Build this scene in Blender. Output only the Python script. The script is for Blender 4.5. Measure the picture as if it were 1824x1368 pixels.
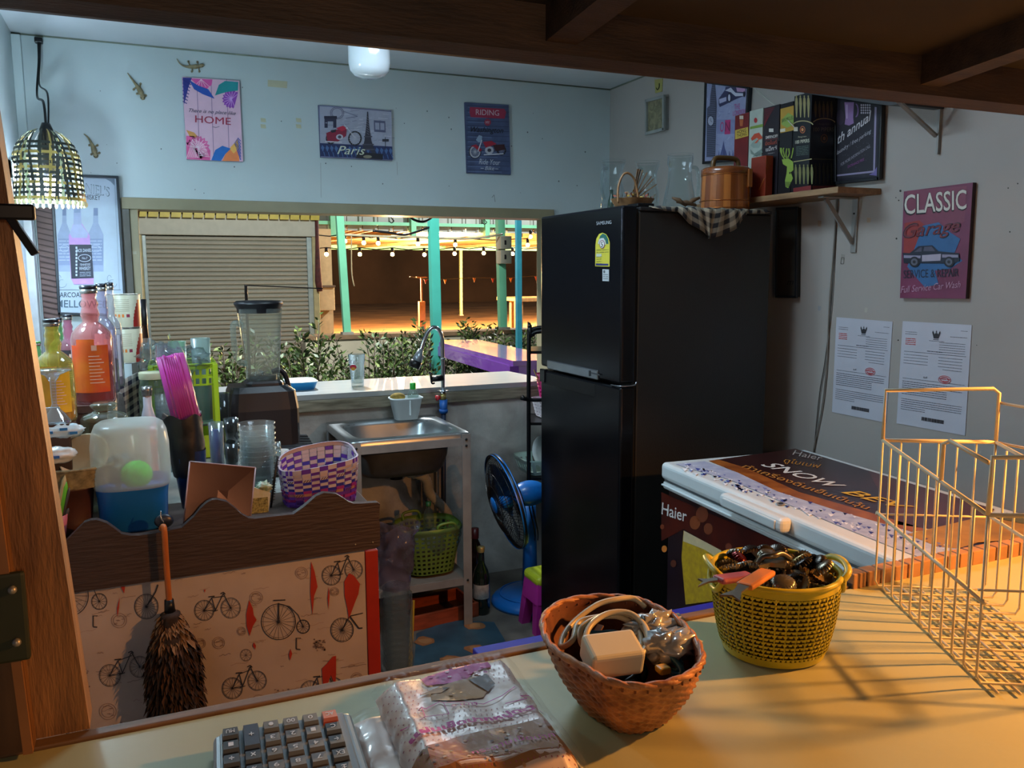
import bpy, bmesh, math, random
from mathutils import Vector, Matrix, noise
random.seed(7)
for o in list(bpy.data.objects): bpy.data.objects.remove(o)
SC = bpy.context.scene
COL = SC.collection
# ---------------------------------------------------------------- camera
F = 1500.0; CX, CY = 912.0, 684.0; H = 1.4
_vx = Vector((4400-CX, -(472-CY), -F)).normalized()
_vy = Vector((255-CX, -(490-CY), -F)).normalized()
_vy = (_vy - _vx*_vx.dot(_vy)).normalized()
_vz = _vx.cross(_vy)
ROT = Matrix((_vx, _vy, _vz))
CAMPOS = Vector((0, 0, H))
cam = bpy.data.cameras.new('camera'); camo = bpy.data.objects.new('camera', cam); COL.objects.link(camo)
camo.matrix_world = Matrix.Translation(CAMPOS) @ ROT.to_4x4()
cam.sensor_width = 36; cam.lens = F/1824*36; cam.clip_start = .02; cam.clip_end = 300
SC.camera = camo
# ---------------------------------------------------------------- world, exposure, out-of-frame lamp and added fills
SC.view_settings.view_transform = 'Standard'; SC.view_settings.look = 'None'
SC.view_settings.exposure = 0.25; SC.view_settings.gamma = 1; SC.view_settings.use_curve_mapping = False
w = bpy.data.worlds.new('night'); SC.world = w; w.use_nodes = True
w.node_tree.nodes['Background'].inputs[0].default_value = (.32, .42, .60, 1)
w.node_tree.nodes['Background'].inputs[1].default_value = .10
def lamp(name, kind, loc, energy, color, size=.1, rot=None, **k):
    d = bpy.data.lights.new(name, kind); d.energy = energy; d.color = color
    if kind == 'AREA': d.size = size
    elif kind == 'SPOT': d.shadow_soft_size = size; d.spot_size = k.get('cone', 1.5); d.spot_blend = .3
    else: d.shadow_soft_size = size
    o = bpy.data.objects.new(name, d); COL.objects.link(o); o.location = loc
    if rot is not None: o.rotation_euler = rot
    return o
# warm bulb hanging outside the serving hatch, right of the frame: lights the counter, throws the rack's shadow left
lamp('warm_bulb_light', 'SPOT', (1.38, .44, 1.50), 66, (1, .385, .085), .02, (.12, .36, 0), cone=2.5)
# warm fill light added behind the camera, brightens the sides facing it
lamp('front_fill', 'POINT', (.15, -1.2, 1.62), 17, (1, .66, .40), .1)
# cool fill panel added under the ceiling to brighten the back wall
lamp('ceiling_fill', 'AREA', (.80, 2.12, 2.2), 13, (.66, .85, 1), .5, (0, 0, 0))
# cool fill added out of frame at the left, brightens the cabinet things
lamp('left_fill', 'POINT', (-.352, 2.42, 1.55), 19, (.60, .86, 1), .06)
# fill light added over the yard for the stall, hidden by the window header
lamp('yard_fill', 'POINT', (.9, 4.9, 2.7), 370, (.92, .97, 1), .1)
lamp('yard_fill_far', 'POINT', (5.5, 9.5, 3.6), 700, (.95, .98, 1), .1)  # second added fill, brightens the far siding
# invisible warm fills added under the market roof to brighten ground and sheet
for x_, y_ in ((4.5, 16), (9, 17), (13, 15.5)): lamp('market_fill', 'POINT', (x_, y_, 1.3), 2100, (1, .60, .26), 0)
# ---------------------------------------------------------------- pixel rays
def ray(x, y): return ROT @ Vector((x-CX, -(y-CY), -F))
def gx(x, y, X): d = ray(x, y); return CAMPOS + d*((X-CAMPOS.x)/d.x)
def gy(x, y, Y): d = ray(x, y); return CAMPOS + d*((Y-CAMPOS.y)/d.y)
def gz(x, y, Z): d = ray(x, y); return CAMPOS + d*((Z-CAMPOS.z)/d.z)
def depth(p): return -((ROT.transposed() @ (Vector(p)-CAMPOS)).z)
def rad(p, wpx): return wpx/2*depth(p)/F
# ---------------------------------------------------------------- materials
def lin(c):
    if isinstance(c, str):
        c = c.lstrip('#'); c = [int(c[i:i+2], 16)/255 for i in (0, 2, 4)]
    return tuple((v/12.92 if v <= .04045 else ((v+.055)/1.055)**2.4) for v in c)+(1,)
_M = {}
def mat(name, hexc, rough=.5, metal=0, var=.12, scale=15, bump=0, bscale=60, coat=0, alt=None, stretch=None, alpha=1, emit=None, es=0, spec=.5, dist=0, thr=None):
    if name in _M: return _M[name]
    m = bpy.data.materials.new(name); m.use_nodes = True; _M[name] = m
    nt = m.node_tree; b = nt.nodes['Principled BSDF']
    c = lin(hexc)
    b.inputs['Roughness'].default_value = rough; b.inputs['Metallic'].default_value = metal
    b.inputs['Coat Weight'].default_value = coat; b.inputs['Specular IOR Level'].default_value = spec
    b.inputs['Alpha'].default_value = alpha
    tc = nt.nodes.new('ShaderNodeTexCoord'); mp = nt.nodes.new('ShaderNodeMapping')
    nt.links.new(tc.outputs['Object'], mp.inputs[0])
    if stretch: mp.inputs['Scale'].default_value = stretch
    n = nt.nodes.new('ShaderNodeTexNoise'); n.inputs['Scale'].default_value = scale; n.inputs['Detail'].default_value = 6
    n.inputs['Distortion'].default_value = dist
    nt.links.new(mp.outputs[0], n.inputs['Vector'])
    r = nt.nodes.new('ShaderNodeValToRGB'); nt.links.new(n.outputs['Fac'], r.inputs[0])
    a = lin(alt) if alt else tuple(max(0, v*(1-var*1.6)) for v in c[:3])+(1,)
    t = c if alt else tuple(min(1, v*(1+var)) for v in c[:3])+(1,)
    lo, hi = thr if thr else (.3, .7)
    r.color_ramp.elements[0].position = lo; r.color_ramp.elements[1].position = hi
    r.color_ramp.elements[0].color = a; r.color_ramp.elements[1].color = t
    nt.links.new(r.outputs[0], b.inputs['Base Color'])
    if bump:
        n2 = nt.nodes.new('ShaderNodeTexNoise'); n2.inputs['Scale'].default_value = bscale; n2.inputs['Detail'].default_value = 4
        nt.links.new(mp.outputs[0], n2.inputs['Vector'])
        bp = nt.nodes.new('ShaderNodeBump'); bp.inputs['Strength'].default_value = bump; bp.inputs['Distance'].default_value = .005
        nt.links.new(n2.outputs['Fac'], bp.inputs['Height']); nt.links.new(bp.outputs[0], b.inputs['Normal'])
    if emit:
        b.inputs['Emission Color'].default_value = lin(emit); b.inputs['Emission Strength'].default_value = es
    return m
def glass(name, hexc, a=.25, rough=.05, body=None, k=.5, gm=.85):
    """thin clear wall: tinted see-through + a fresnel-weighted gloss, with a little milky body"""
    if name in _M: return _M[name]
    m = bpy.data.materials.new(name); m.use_nodes = True; _M[name] = m
    nt = m.node_tree; nt.nodes.clear()
    out = nt.nodes.new('ShaderNodeOutputMaterial')
    tr = nt.nodes.new('ShaderNodeBsdfTransparent'); tr.inputs[0].default_value = lin(hexc)
    gl = nt.nodes.new('ShaderNodeBsdfGlossy'); gl.inputs['Roughness'].default_value = rough; gl.inputs[0].default_value = (.9, .95, 1, 1)
    df = nt.nodes.new('ShaderNodeBsdfDiffuse'); df.inputs[0].default_value = lin(body or hexc)
    tl = nt.nodes.new('ShaderNodeBsdfTranslucent'); tl.inputs[0].default_value = lin(body or hexc)
    md = nt.nodes.new('ShaderNodeMixShader'); nt.links.new(df.outputs[0], md.inputs[1]); nt.links.new(tl.outputs[0], md.inputs[2]); md.inputs[0].default_value = .5
    m1 = nt.nodes.new('ShaderNodeMixShader'); m1.inputs[0].default_value = a
    nt.links.new(tr.outputs[0], m1.inputs[1]); nt.links.new(md.outputs[0], m1.inputs[2])
    lw = nt.nodes.new('ShaderNodeLayerWeight'); lw.inputs[0].default_value = k
    mr = nt.nodes.new('ShaderNodeMapRange'); mr.inputs[3].default_value = .05; mr.inputs[4].default_value = gm
    nt.links.new(lw.outputs['Facing'], mr.inputs[0])
    pw = nt.nodes.new('ShaderNodeMath'); pw.operation = 'POWER'; pw.inputs[1].default_value = 1.8
    nt.links.new(mr.outputs[0], pw.inputs[0])
    m2 = nt.nodes.new('ShaderNodeMixShader'); nt.links.new(pw.outputs[0], m2.inputs[0])
    nt.links.new(m1.outputs[0], m2.inputs[1]); nt.links.new(gl.outputs[0], m2.inputs[2])
    nt.links.new(m2.outputs[0], out.inputs[0])
    return m
def emis(name, hexc, s):
    if name in _M: return _M[name]
    m = bpy.data.materials.new(name); m.use_nodes = True; _M[name] = m
    nt = m.node_tree; nt.nodes.clear()
    out = nt.nodes.new('ShaderNodeOutputMaterial'); e = nt.nodes.new('ShaderNodeEmission')
    e.inputs[0].default_value = lin(hexc); e.inputs[1].default_value = s
    nt.links.new(e.outputs[0], out.inputs[0]); return m
def flat(hexc, rough=.55, **k):
    return mat('ink_'+hexc.lstrip('#'), hexc, rough, var=.05, scale=40, **k)
# ---------------------------------------------------------------- mesh builder (world coordinates)
_ROOT = {}
def rootinv(o):
    while o.parent: o = o.parent
    return _ROOT.get(o.name, Matrix())
class MB:
    def __init__(s): s.v = []; s.f = []; s.m = []; s.s = []; s.mats = []
    def mi(s, m):
        if m not in s.mats: s.mats.append(m)
        return s.mats.index(m)
    def add(s, vs, fs, m, smooth=False, mtx=None):
        b = len(s.v); k = s.mi(m)
        for v in vs: s.v.append(tuple(mtx @ Vector(v)) if mtx else tuple(v))
        for f in fs: s.f.append([b+i for i in f]); s.m.append(k); s.s.append(smooth)
        return s
    def box(s, lo, hi, m, bev=0, rz=0, mtx=None, seg=2, smooth=False):
        lo = Vector(lo); hi = Vector(hi); c = (lo+hi)/2; d = hi-lo
        bm = bmesh.new(); bmesh.ops.create_cube(bm, size=1)
        for v in bm.verts: v.co = Vector((v.co.x*d.x, v.co.y*d.y, v.co.z*d.z))
        if bev: bmesh.ops.bevel(bm, geom=bm.edges[:], offset=min(bev, min(d)*.49), segments=seg, affect='EDGES', profile=.5)
        M = Matrix.Translation(c) @ Matrix.Rotation(rz, 4, 'Z')
        if mtx: M = mtx @ M
        bm.verts.index_update()
        s.add([v.co.copy() for v in bm.verts], [[v.index for v in f.verts] for f in bm.faces], m, smooth, M); bm.free(); return s
    def bar(s, a, b, w, h, m, up=(0, 0, 1), bev=0):
        a = Vector(a); b = Vector(b); z = (b-a); L = z.length; z.normalize(); up = Vector(up)
        if abs(z.dot(up)) > .98: up = Vector((0, 1, 0))
        x = up.cross(z).normalized(); y = z.cross(x)
        M = Matrix((x, y, z)).transposed().to_4x4(); M.translation = (a+b)/2
        return s.box((-w/2, -h/2, -L/2), (w/2, h/2, L/2), m, bev, mtx=M)
    def lathe(s, prof, m, c=(0, 0, 0), n=32, sx=1, sy=1, pw=2, rz=0, smooth=True, mtx=None, a0=0, a1=2*math.pi):
        full = abs(a1-a0-2*math.pi) < 1e-6; vs = []; fs = []; N = n if full else n+1
        for r, z in prof:
            for i in range(N):
                a = a0+(a1-a0)*i/n; ca, sa = math.cos(a), math.sin(a)
                k = (abs(ca)**pw+abs(sa)**pw)**(-1/pw) if pw != 2 else 1
                vs.append((r*k*ca*sx, r*k*sa*sy, z))
        for j in range(len(prof)-1):
            for i in range(n if full else N-1):
                i2 = (i+1) % N; fs.append((j*N+i, j*N+i2, (j+1)*N+i2, (j+1)*N+i))
        M = Matrix.Translation(Vector(c)) @ Matrix.Rotation(rz, 4, 'Z')
        if mtx: M = mtx @ M
        return s.add(vs, fs, m, smooth, M)
    def tube(s, pts, r, m, n=8, closed=False, smooth=True):
        pts = [Vector(p) for p in pts]; K = len(pts); vs = []; fs = []
        rs = r if isinstance(r, (list, tuple)) else [r]*K
        prev = None
        for i, p in enumerate(pts):
            if closed: t = pts[(i+1) % K]-pts[i-1]
            else: t = pts[min(i+1, K-1)]-pts[max(i-1, 0)]
            if t.length < 1e-9: t = Vector((0, 0, 1))
            t.normalize()
            if prev is None:
                x = t.orthogonal().normalized()
            else:
                x = prev-t*prev.dot(t)
                x = x.normalized() if x.length > 1e-6 else t.orthogonal().normalized()
            prev = x; y = t.cross(x)
            for j in range(n):
                a = 2*math.pi*j/n; vs.append(p+(x*math.cos(a)+y*math.sin(a))*rs[i])
        for i in range(K if closed else K-1):
            i2 = (i+1) % K
            for j in range(n):
                j2 = (j+1) % n; fs.append((i*n+j, i*n+j2, i2*n+j2, i2*n+j))
        if not closed: fs.append(tuple(range(n))[::-1]); fs.append(tuple(range((K-1)*n, K*n)))
        return s.add(vs, fs, m, smooth)
    def grid(s, nu, nv, fn, m, smooth=True, wrapu=False):
        vs = [fn(i/(nu if wrapu else nu-1) if nu > 1 else 0, j/(nv-1)) for j in range(nv) for i in range(nu)]
        fs = []
        for j in range(nv-1):
            for i in range(nu if wrapu else nu-1):
                i2 = (i+1) % nu; fs.append((j*nu+i, j*nu+i2, (j+1)*nu+i2, (j+1)*nu+i))
        return s.add(vs, fs, m, smooth)
    def sphere(s, c, r, m, n=16, k=10, sc=(1, 1, 1), mtx=None):
        prof = [(math.sin(math.pi*i/k)*r, -math.cos(math.pi*i/k)*r) for i in range(k+1)]
        M = Matrix.Translation(Vector(c)) @ (mtx or Matrix()) @ Matrix.Diagonal((*sc, 1))
        return s.lathe(prof, m, n=n, mtx=M)
    def prism(s, pts, dirv, m, smooth=False):
        d = Vector(dirv); n = len(pts); pts = [Vector(p) for p in pts]
        vs = pts+[p+d for p in pts]
        fs = [tuple(range(n))[::-1], tuple(range(n, 2*n))]+[(i, (i+1) % n, n+(i+1) % n, n+i) for i in range(n)]
        return s.add(vs, fs, m, smooth)
    def obj(s, name, parent=None, origin=None):
        me = bpy.data.meshes.new(name)
        if parent: Mi = rootinv(parent)
        elif origin is not None: Mi = Matrix.Translation(-Vector(origin))
        else: Mi = Matrix()
        me.from_pydata([Mi @ Vector(v) for v in s.v], [], s.f)
        for mm in s.mats: me.materials.append(mm)
        me.polygons.foreach_set('material_index', s.m); me.polygons.foreach_set('use_smooth', s.s)
        me.validate(clean_customdata=False); me.update()
        o = bpy.data.objects.new(name, me); COL.objects.link(o)
        if parent: o.parent = parent
        elif origin is not None: o.location = origin
        return o
def tag(o, label, cat, group=None, kind=None):
    if label: o['label'] = label
    if cat: o['category'] = cat
    if group: o['group'] = group
    if kind: o['kind'] = kind
    return o
def thing(name, label, cat, loc, group=None, rz=0):
    o = bpy.data.objects.new(name, None); COL.objects.link(o); o.empty_display_size = .05
    o.location = loc; o.rotation_euler = (0, 0, rz)
    _ROOT[o.name] = (Matrix.Translation(Vector(loc)) @ Matrix.Rotation(rz, 4, 'Z')).inverted()
    return tag(o, label, cat, group)
def solo(mb, name, label, cat, loc, group=None, kind=None):
    return tag(mb.obj(name, origin=loc), label, cat, group, kind)
def struct(mb, name, label=None):
    o = mb.obj(name); o['kind'] = 'structure'
    if label: o['label'] = label
    return o
def dup(root, loc, rz=0, label=None, group=None):
    r = root.copy(); COL.objects.link(r); r.location = loc; r.rotation_euler = (0, 0, rz)
    _ROOT[r.name] = (Matrix.Translation(Vector(loc)) @ Matrix.Rotation(rz, 4, 'Z')).inverted()
    if label: r['label'] = label
    if group: r['group'] = group
    for ch in list(root.children):
        c = ch.copy(); COL.objects.link(c); c.parent = r
        for g in list(ch.children):
            d = g.copy(); COL.objects.link(d); d.parent = c
    return r
def smooth_pts(pts, k=6, closed=False):
    pts = [Vector(p) for p in pts]; n = len(pts); out = []
    for i in range(n if closed else n-1):
        p0 = pts[i-1] if (i > 0 or closed) else pts[0]; p1 = pts[i]; p2 = pts[(i+1) % n]
        p3 = pts[(i+2) % n] if (closed or i+2 < n) else pts[-1]
        for j in range(k):
            t = j/k
            out.append(.5*((2*p1)+(p2-p0)*t+(2*p0-5*p1+4*p2-p3)*t*t+(3*p1-p0-3*p2+p3)*t**3))
    if not closed: out.append(pts[-1])
    return out
# ---------------------------------------------------------------- writing and drawing on surfaces
_T = {}
def glyphs(txt, shear=0, bold=0):
    bold = min(bold, .009); k = (txt, shear, bold)
    if k in _T: return _T[k]
    cu = bpy.data.curves.new('t', 'FONT'); cu.body = txt; cu.shear = shear; cu.offset = bold; cu.resolution_u = 3
    o = bpy.data.objects.new('t', cu); COL.objects.link(o)
    me = bpy.data.meshes.new_from_object(o.evaluated_get(bpy.context.evaluated_depsgraph_get()))
    vs = [v.co.xy.copy() for v in me.vertices]; fs = [list(p.vertices) for p in me.polygons]
    bpy.data.objects.remove(o); bpy.data.curves.remove(cu); bpy.data.meshes.remove(me)
    if not vs: vs = [Vector((0, 0)), Vector((1, 0)), Vector((1, 1))]; fs = [[0, 1, 2]]
    x0 = min(v.x for v in vs); x1 = max(v.x for v in vs); y0 = min(v.y for v in vs); y1 = max(v.y for v in vs)
    vs = [((v.x-x0)/max(x1-x0, 1e-6), (v.y-y0)/max(y1-y0, 1e-6)) for v in vs]
    _T[k] = (vs, fs); return _T[k]
class Art:
    """draws into an MB on a surface; coordinates go through zoom (ox, oy, scale) then fn -> point; nrm lifts layers"""
    def __init__(s, mb, fn, nrm, zoom=(0, 0, 1), lift=.0004, clip=None):
        s.mb = mb; s.fn = fn; s.n = Vector(nrm); s.z = zoom; s.lift = lift; s.k = 1; s.clip = clip
    def P(s, p, L):
        return s.fn(s.z[0]+p[0]/s.z[2], s.z[1]+p[1]/s.z[2])+s.n*(s.lift*L)
    def poly(s, pts, c, L=1):
        m = flat(c) if isinstance(c, str) else c
        if getattr(s, 'sub', 0) and len(pts) > 7:   # follow a curved surface: triangulate and refine before projecting
            bm = bmesh.new(); f = bm.faces.new([bm.verts.new((p[0], p[1], 0)) for p in pts]); bmesh.ops.triangulate(bm, faces=[f]); bmesh.ops.subdivide_edges(bm, edges=bm.edges[:], cuts=s.sub, use_grid_fill=True)
            bm.verts.index_update(); s.mb.add([s.P(v.co, L) for v in bm.verts], [[v.index for v in g.verts] for g in bm.faces], m); bm.free(); return
        s.mb.add([s.P(p, L) for p in pts], [list(range(len(pts)))], m)
    def rect(s, x0, y0, x1, y1, c, L=1): s.poly([(x0, y0), (x1, y0), (x1, y1), (x0, y1)], c, L)
    def line(s, pts, w, c, L=2, closed=False):
        m = flat(c) if isinstance(c, str) else c
        pts = list(pts)+([pts[0]] if closed else [])
        for a, b in zip(pts, pts[1:]):
            if s.clip and not (s.clip(a) and s.clip(b)): continue
            dx, dy = b[0]-a[0], b[1]-a[1]; l = math.hypot(dx, dy) or 1; nx, ny = -dy/l*w/2, dx/l*w/2
            s.mb.add([s.P(q, L) for q in ((a[0]+nx, a[1]+ny), (b[0]+nx, b[1]+ny), (b[0]-nx, b[1]-ny), (a[0]-nx, a[1]-ny))], [(0, 1, 2, 3)], m)
    def ring(s, cx, cy, rx, ry, w, c, L=2, a0=0, a1=2*math.pi, n=22):
        s.line([(cx+rx*math.cos(a0+(a1-a0)*i/n), cy+ry*math.sin(a0+(a1-a0)*i/n)) for i in range(n+1)], w, c, L)
    def disc(s, cx, cy, rx, ry, c, L=2, n=22, rot=0):
        s.poly([(cx+rx*math.cos(t)*math.cos(rot)-ry*math.sin(t)*math.sin(rot), cy+rx*math.cos(t)*math.sin(rot)+ry*math.sin(t)*math.cos(rot)) for t in [2*math.pi*i/n for i in range(n)]], c, L)
    def text(s, txt, a, b, h, c, L=3, shear=0, bold=0, hv=None):
        """baseline from a to b, letters h tall"""
        m = flat(c) if isinstance(c, str) else c
        vs, fs = glyphs(txt, shear, bold)
        ax, ay = a; bx, by = b; ux, uy = hv or (0, -h)
        s.mb.add([s.P((ax+(bx-ax)*u+ux*v, ay+(by-ay)*u+uy*v), L) for u, v in vs], fs, m)
    def scribble(s, a, b, h, c, L=2, w=None, seed=0):
        """a run of tiny unreadable print"""
        rr = random.Random(seed); x = 0; l = math.hypot(b[0]-a[0], b[1]-a[1])
        while x < l:
            d = min(l-x, rr.uniform(1.5, 6)*h)
            t0, t1 = x/l, (x+d)/l
            s.line([(a[0]+(b[0]-a[0])*t0, a[1]+(b[1]-a[1])*t0), (a[0]+(b[0]-a[0])*t1, a[1]+(b[1]-a[1])*t1)], w or h*.6, c, L)
            x += d+h*.6
# ================================================================ ROOM
WB = 3.55; XR = 2.045; XL = -.38; ZC = 2.25; YF = .9
WX0, WX1, WZ0, WZ1 = -.045, 1.735, .9, 1.69
paint = mat('wall_paint', '#bfcdcf', .55, var=.03, scale=3, bump=.15, bscale=25)
conc = mat('rough_concrete', '#c2c0b8', .85, var=.2, scale=4, bump=.5, bscale=30, alt='#76746e', dist=.6)
olive = mat('olive_frame', '#8c8468', .45, var=.08, scale=8)
mb = MB()
mb.box((XL-.12, WB, WZ0-.04), (WX0, WB+.1, ZC), paint); mb.box((WX0, WB, WZ1), (WX1, WB+.1, ZC), paint)
mb.box((WX1, WB, WZ0-.04), (XR+.12, WB+.1, ZC), paint); mb.box((XL-.12, WB, 0), (XR+.12, WB+.1, WZ0-.04), conc)
a = Art(mb, lambda x, y: gy(x, y, WB), (0, -1, 0))
for p, q in (((571, 290), (572, 352)), ((707, 288), (708, 312))): a.line([p, q], .8, '#9aa0a2', 1)
rr = random.Random(3)
for _ in range(34):
    x = rr.uniform(150, 1060); y = rr.uniform(110+(x-100)*.09, 345); s = rr.uniform(.5, 1.3); a.disc(x, y, s, s*1.2, '#5d6468', 1, 6)
a.line([(876, 352), (880, 347), (882, 360)], .8, '#6b7276', 1)
struct(mb, 'wall_back')
mb = MB(); warm_paint = mat('wall_paint_right', '#a29d98', .55, var=.05, scale=2.2, bump=.15, bscale=25)
mb.box((XR, YF+.001, 0), (XR+.12, WB+.1, ZC), warm_paint)
a = Art(mb, lambda x, y: gx(x, y, XR), (-1, 0, 0))
for x, y, s in ((1604, 340, 2), (1601, 357, 1.3), (1597, 425, 1.6), (1796, 335, 1.3), (1813, 327, 1.3), (1799, 413, 1.4), (1600, 606, 1.3), (1712, 600, .8), (1740, 615, .8), (1596, 352, 1)): a.disc(x, y, s, s*1.1, '#24221f', 1, 8)
for x, y, u, v, c in ((1502, 458, 7, 11, '#8e8b84'), (1548, 392, 7, 9, '#a8937a'), (1543, 552, 5, 9, '#aaa69c'), (1460, 549, 6, 9, '#8e9296'), (1460, 398, 7, 11, '#9c8a76'), (1520, 352, 9, 8, '#a89c90'), (1550, 345, 10, 9, '#b3aca3')):
    a.poly([(x-u/2, y-v/2), (x+u/2, y-v/2+1), (x+u/2-1, y+v/2), (x-u/2, y+v/2)], c, 1)
a.line([(1499, 459), (1504, 459), (1503, 470), (1498, 470)], .9, '#3c3a37', 2, True)
struct(mb, 'wall_right')
mb = MB(); mb.box((XL-.12, YF-.05, 0), (XL, WB, ZC), paint); struct(mb, 'wall_left')
mb = MB(); mb.box((XL-.12, YF-.05, ZC), (XR+.12, WB+.1, ZC+.1), mat('ceiling_paint', '#c9d0d4', .6, var=.03, scale=4)); struct(mb, 'ceiling')
mb = MB(); floorm = mat('floor_cement', '#6e675e', .7, var=.2, scale=5, bump=.3, alt='#45403a')
mb.box((XL-.12, YF-.05, -.1), (XR+.12, WB+.1, 0), floorm); struct(mb, 'floor')
# front wall pieces around the hatch opening (seen only as light blockers and at the far left)
mb = MB(); dk = mat('front_wall_board', '#5a4636', .7, var=.15)
mb.box((XL-.12, YF-.05, 1.76), (XR+.12, YF-.01, ZC), dk); mb.box((XL-.12, .72, 0), (XR, .84, .9), dk)
struct(mb, 'wall_front')
# trims: ceiling lines, window frame
mb = MB(); seam = mat('ceiling_seam', '#7b8374', .7)
mb.tube([(XL, WB-.002, ZC-.002), (XR, WB-.002, ZC-.002)], .0035, seam, 6); mb.tube([(XR-.002, YF, ZC-.002), (XR-.002, WB, ZC-.002)], .0035, seam, 6)
struct(mb, 'trim_1')
mb = MB(); mb.box((XL, WB-.03, .9), (XL+.03, WB, ZC-.01), paint, .003); struct(mb, 'trim_2')
mb = MB(); d0 = WB-.018
mb.box((WX0-.015, d0, WZ1-.043), (WX1+.012, WB+.11, WZ1), olive, .002)
mb.box((WX0-.015, d0, WZ0), (WX0+.01, WB+.11, WZ1-.043), mat('dark_jamb', '#4c4a42', .5), .002)
mb.box((WX0+.01, d0+.012, WZ0), (WX0+.04, WB+.1, WZ1-.043), olive, .002)
mb.box((WX1-.018, d0, WZ0), (WX1+.012, WB+.11, WZ1-.043), olive, .002)
struct(mb, 'window_1')
# window on the left wall by the lamp
mb = MB(); wh = mat('white_frame', '#d5dbdd', .4)
for lo, hi in (((XL, 2.95, 1.02), (XL+.03, 3.02, 1.75)), ((XL, 3.43, 1.02), (XL+.03, 3.5, 1.75)), ((XL, 2.95, 1.69), (XL+.03, 3.5, 1.75)), ((XL, 2.95, 1.02), (XL+.03, 3.5, 1.08))): mb.box(lo, hi, wh, .004)
mb.box((XL-.002, 3.02, 1.08), (XL+.006, 3.43, 1.69), glass('window_glass', '#c8d8e4', .35))
struct(mb, 'window_2')
mb = MB(); slat = mat('brown_slat', '#6d5550', .6)
mb.box((-.345, WB-.016, 1.02), (-.292, WB, 1.645), slat, .002)
for i in range(30): z = 1.03+i*.0205; mb.bar((-.343, WB-.018, z+.012), (-.294, WB-.018, z), .003, .004, mat('brown_slat_dark', '#45332f', .7))
solo(mb, 'slatted_panel', 'narrow brown slatted board fixed beside the whiskey poster in the corner', 'panel', (-.32, WB, 1.02))
# serving ledge under the window
steel = mat('ledge_steel', '#9fa5a5', .33, .35, var=.06, scale=6, stretch=(1, 8, 1), bump=.05)
mb = MB()
pts = [(-.045, 3.535), (1.728, 3.535), (1.728, 3.74), (1.70, 3.975), (-.045, 3.965)]
mb.prism([(x, y, .878) for x, y in pts], (0, 0, .022), steel)
t = thing('serving_ledge', 'long pale metal-topped ledge along the bottom of the serving window', 'counter', (.85, 3.6, .83))
mb.obj('ledge_top', t)
mb = MB(); mb.box((-.045, 3.528, .828), (1.728, 3.549, .877), mat('ledge_wood', '#8d8672', .7, var=.2, scale=10, stretch=(1, 8, 8), alt='#56503f'), .003)
mb.obj('front_board', t)
mb = MB(); mb.lathe([(.0, 0), (.009, 0), (.009, -.006), (.004, -.008), (0, -.008)], mat('screw_metal', '#9a9a94', .4, .6), n=12, mtx=Matrix.Translation(gy(628, 722, 3.548)) @ Matrix.Rotation(math.pi/2, 4, 'X').inverted()); mb.obj('bolt', t)

# ---------------- hatch board overhead
ang = math.radians(5.2); hz = 1.636; Lh = 1.35
def hp(x, s, up): return (x, YF-s*math.cos(ang)+up*math.sin(ang)*0, hz+s*math.sin(ang)+up)
beam = mat('hatch_beam', '#473629', .6, var=.25, scale=9, stretch=(1, 6, 6), bump=.2, alt='#2b2019')
ply = mat('hatch_ply', '#33291f', .8, var=.2, scale=5, alt='#251c15')
t = thing('hatch_shutter', 'dark brown propped-up wooden hatch board overhead with beams on its underside', 'hatch', (.9, YF, hz))
mb = MB(); mb.prism([hp(-.6, 0, .05), hp(2.6, 0, .05), hp(2.6, Lh, .05), hp(-.6, Lh, .05)], (0, 0, .012), ply); mb.obj('board', t)
mb = MB()
mb.prism([hp(-.6, -.0, 0), hp(-.6, .035, 0), hp(-.6, .035, .05), hp(-.6, 0, .05)], (3.2, 0, 0), beam); mb.obj('beam', t)
for px, py in ((996, 92), (1652, 155)):
    X = gy(px, py, YF-.03).x
    mb = MB(); mb.prism([hp(X-.019, .035, .012), hp(X+.019, .035, .012), hp(X+.019, Lh, .012), hp(X-.019, Lh, .012)], (0, 0, .038), beam); mb.obj('beam', t)
mb = MB(); mb.prism([hp(-.6, Lh-.04, 0), hp(-.6, Lh, 0), hp(-.6, Lh, .05), hp(-.6, Lh-.04, .05)], (3.2, 0, 0), beam); mb.obj('beam', t)
# fixed lintel the hatch hinges on
mb = MB(); mb.box((XL-.12, YF+.004, hz+.006), (XR, YF+.03, hz+.06), mat('lintel_wood', '#40291d', .7)); struct(mb, 'trim_3')
# ---------------- left post
post = mat('post_wood', '#8a6238', .55, var=.3, scale=7, stretch=(6, 6, 1), bump=.25, alt='#5a3c20')
t = thing('window_post', 'brown wooden upright post at the left edge of the hatch', 'post', (-.14, YF, .95))
def post_piece(x0b, x1b, x0t, x1t, y0, y1, name, m):
    mb = MB(); vs = [(x0b, y0, .955), (x1b, y0, .955), (x1t, y0, 1.634), (x0t, y0, 1.634), (x0b, y1, .955), (x1b, y1, .955), (x1t, y1, 1.634), (x0t, y1, 1.634)]
    mb.add(vs, [(0, 1, 2, 3), (7, 6, 5, 4), (0, 4, 5, 1), (1, 5, 6, 2), (2, 6, 7, 3), (3, 7, 4, 0)], m); return mb.obj(name, t)
post_piece(-.150, -.0735, -.172, -.118, .885, .925, 'board', post)
post_piece(-.30, -.120, -.33, -.146, .865, .885, 'board', mat('post_wood_2', '#6f4b2a', .6, var=.3, scale=7, stretch=(6, 6, 1), alt='#4b3018'))
post_piece(-.128, -.120, -.154, -.146, .858, .868, 'edge_strip', mat('post_wood_3', '#7c5530', .6))
mb = MB(); p = gy(22, 1085, .86); mb.box(p-Vector((.02, .004, .05)), p+Vector((.012, .004, .035)), mat('bracket_green', '#2e3424', .5, .3), .003)
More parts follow.
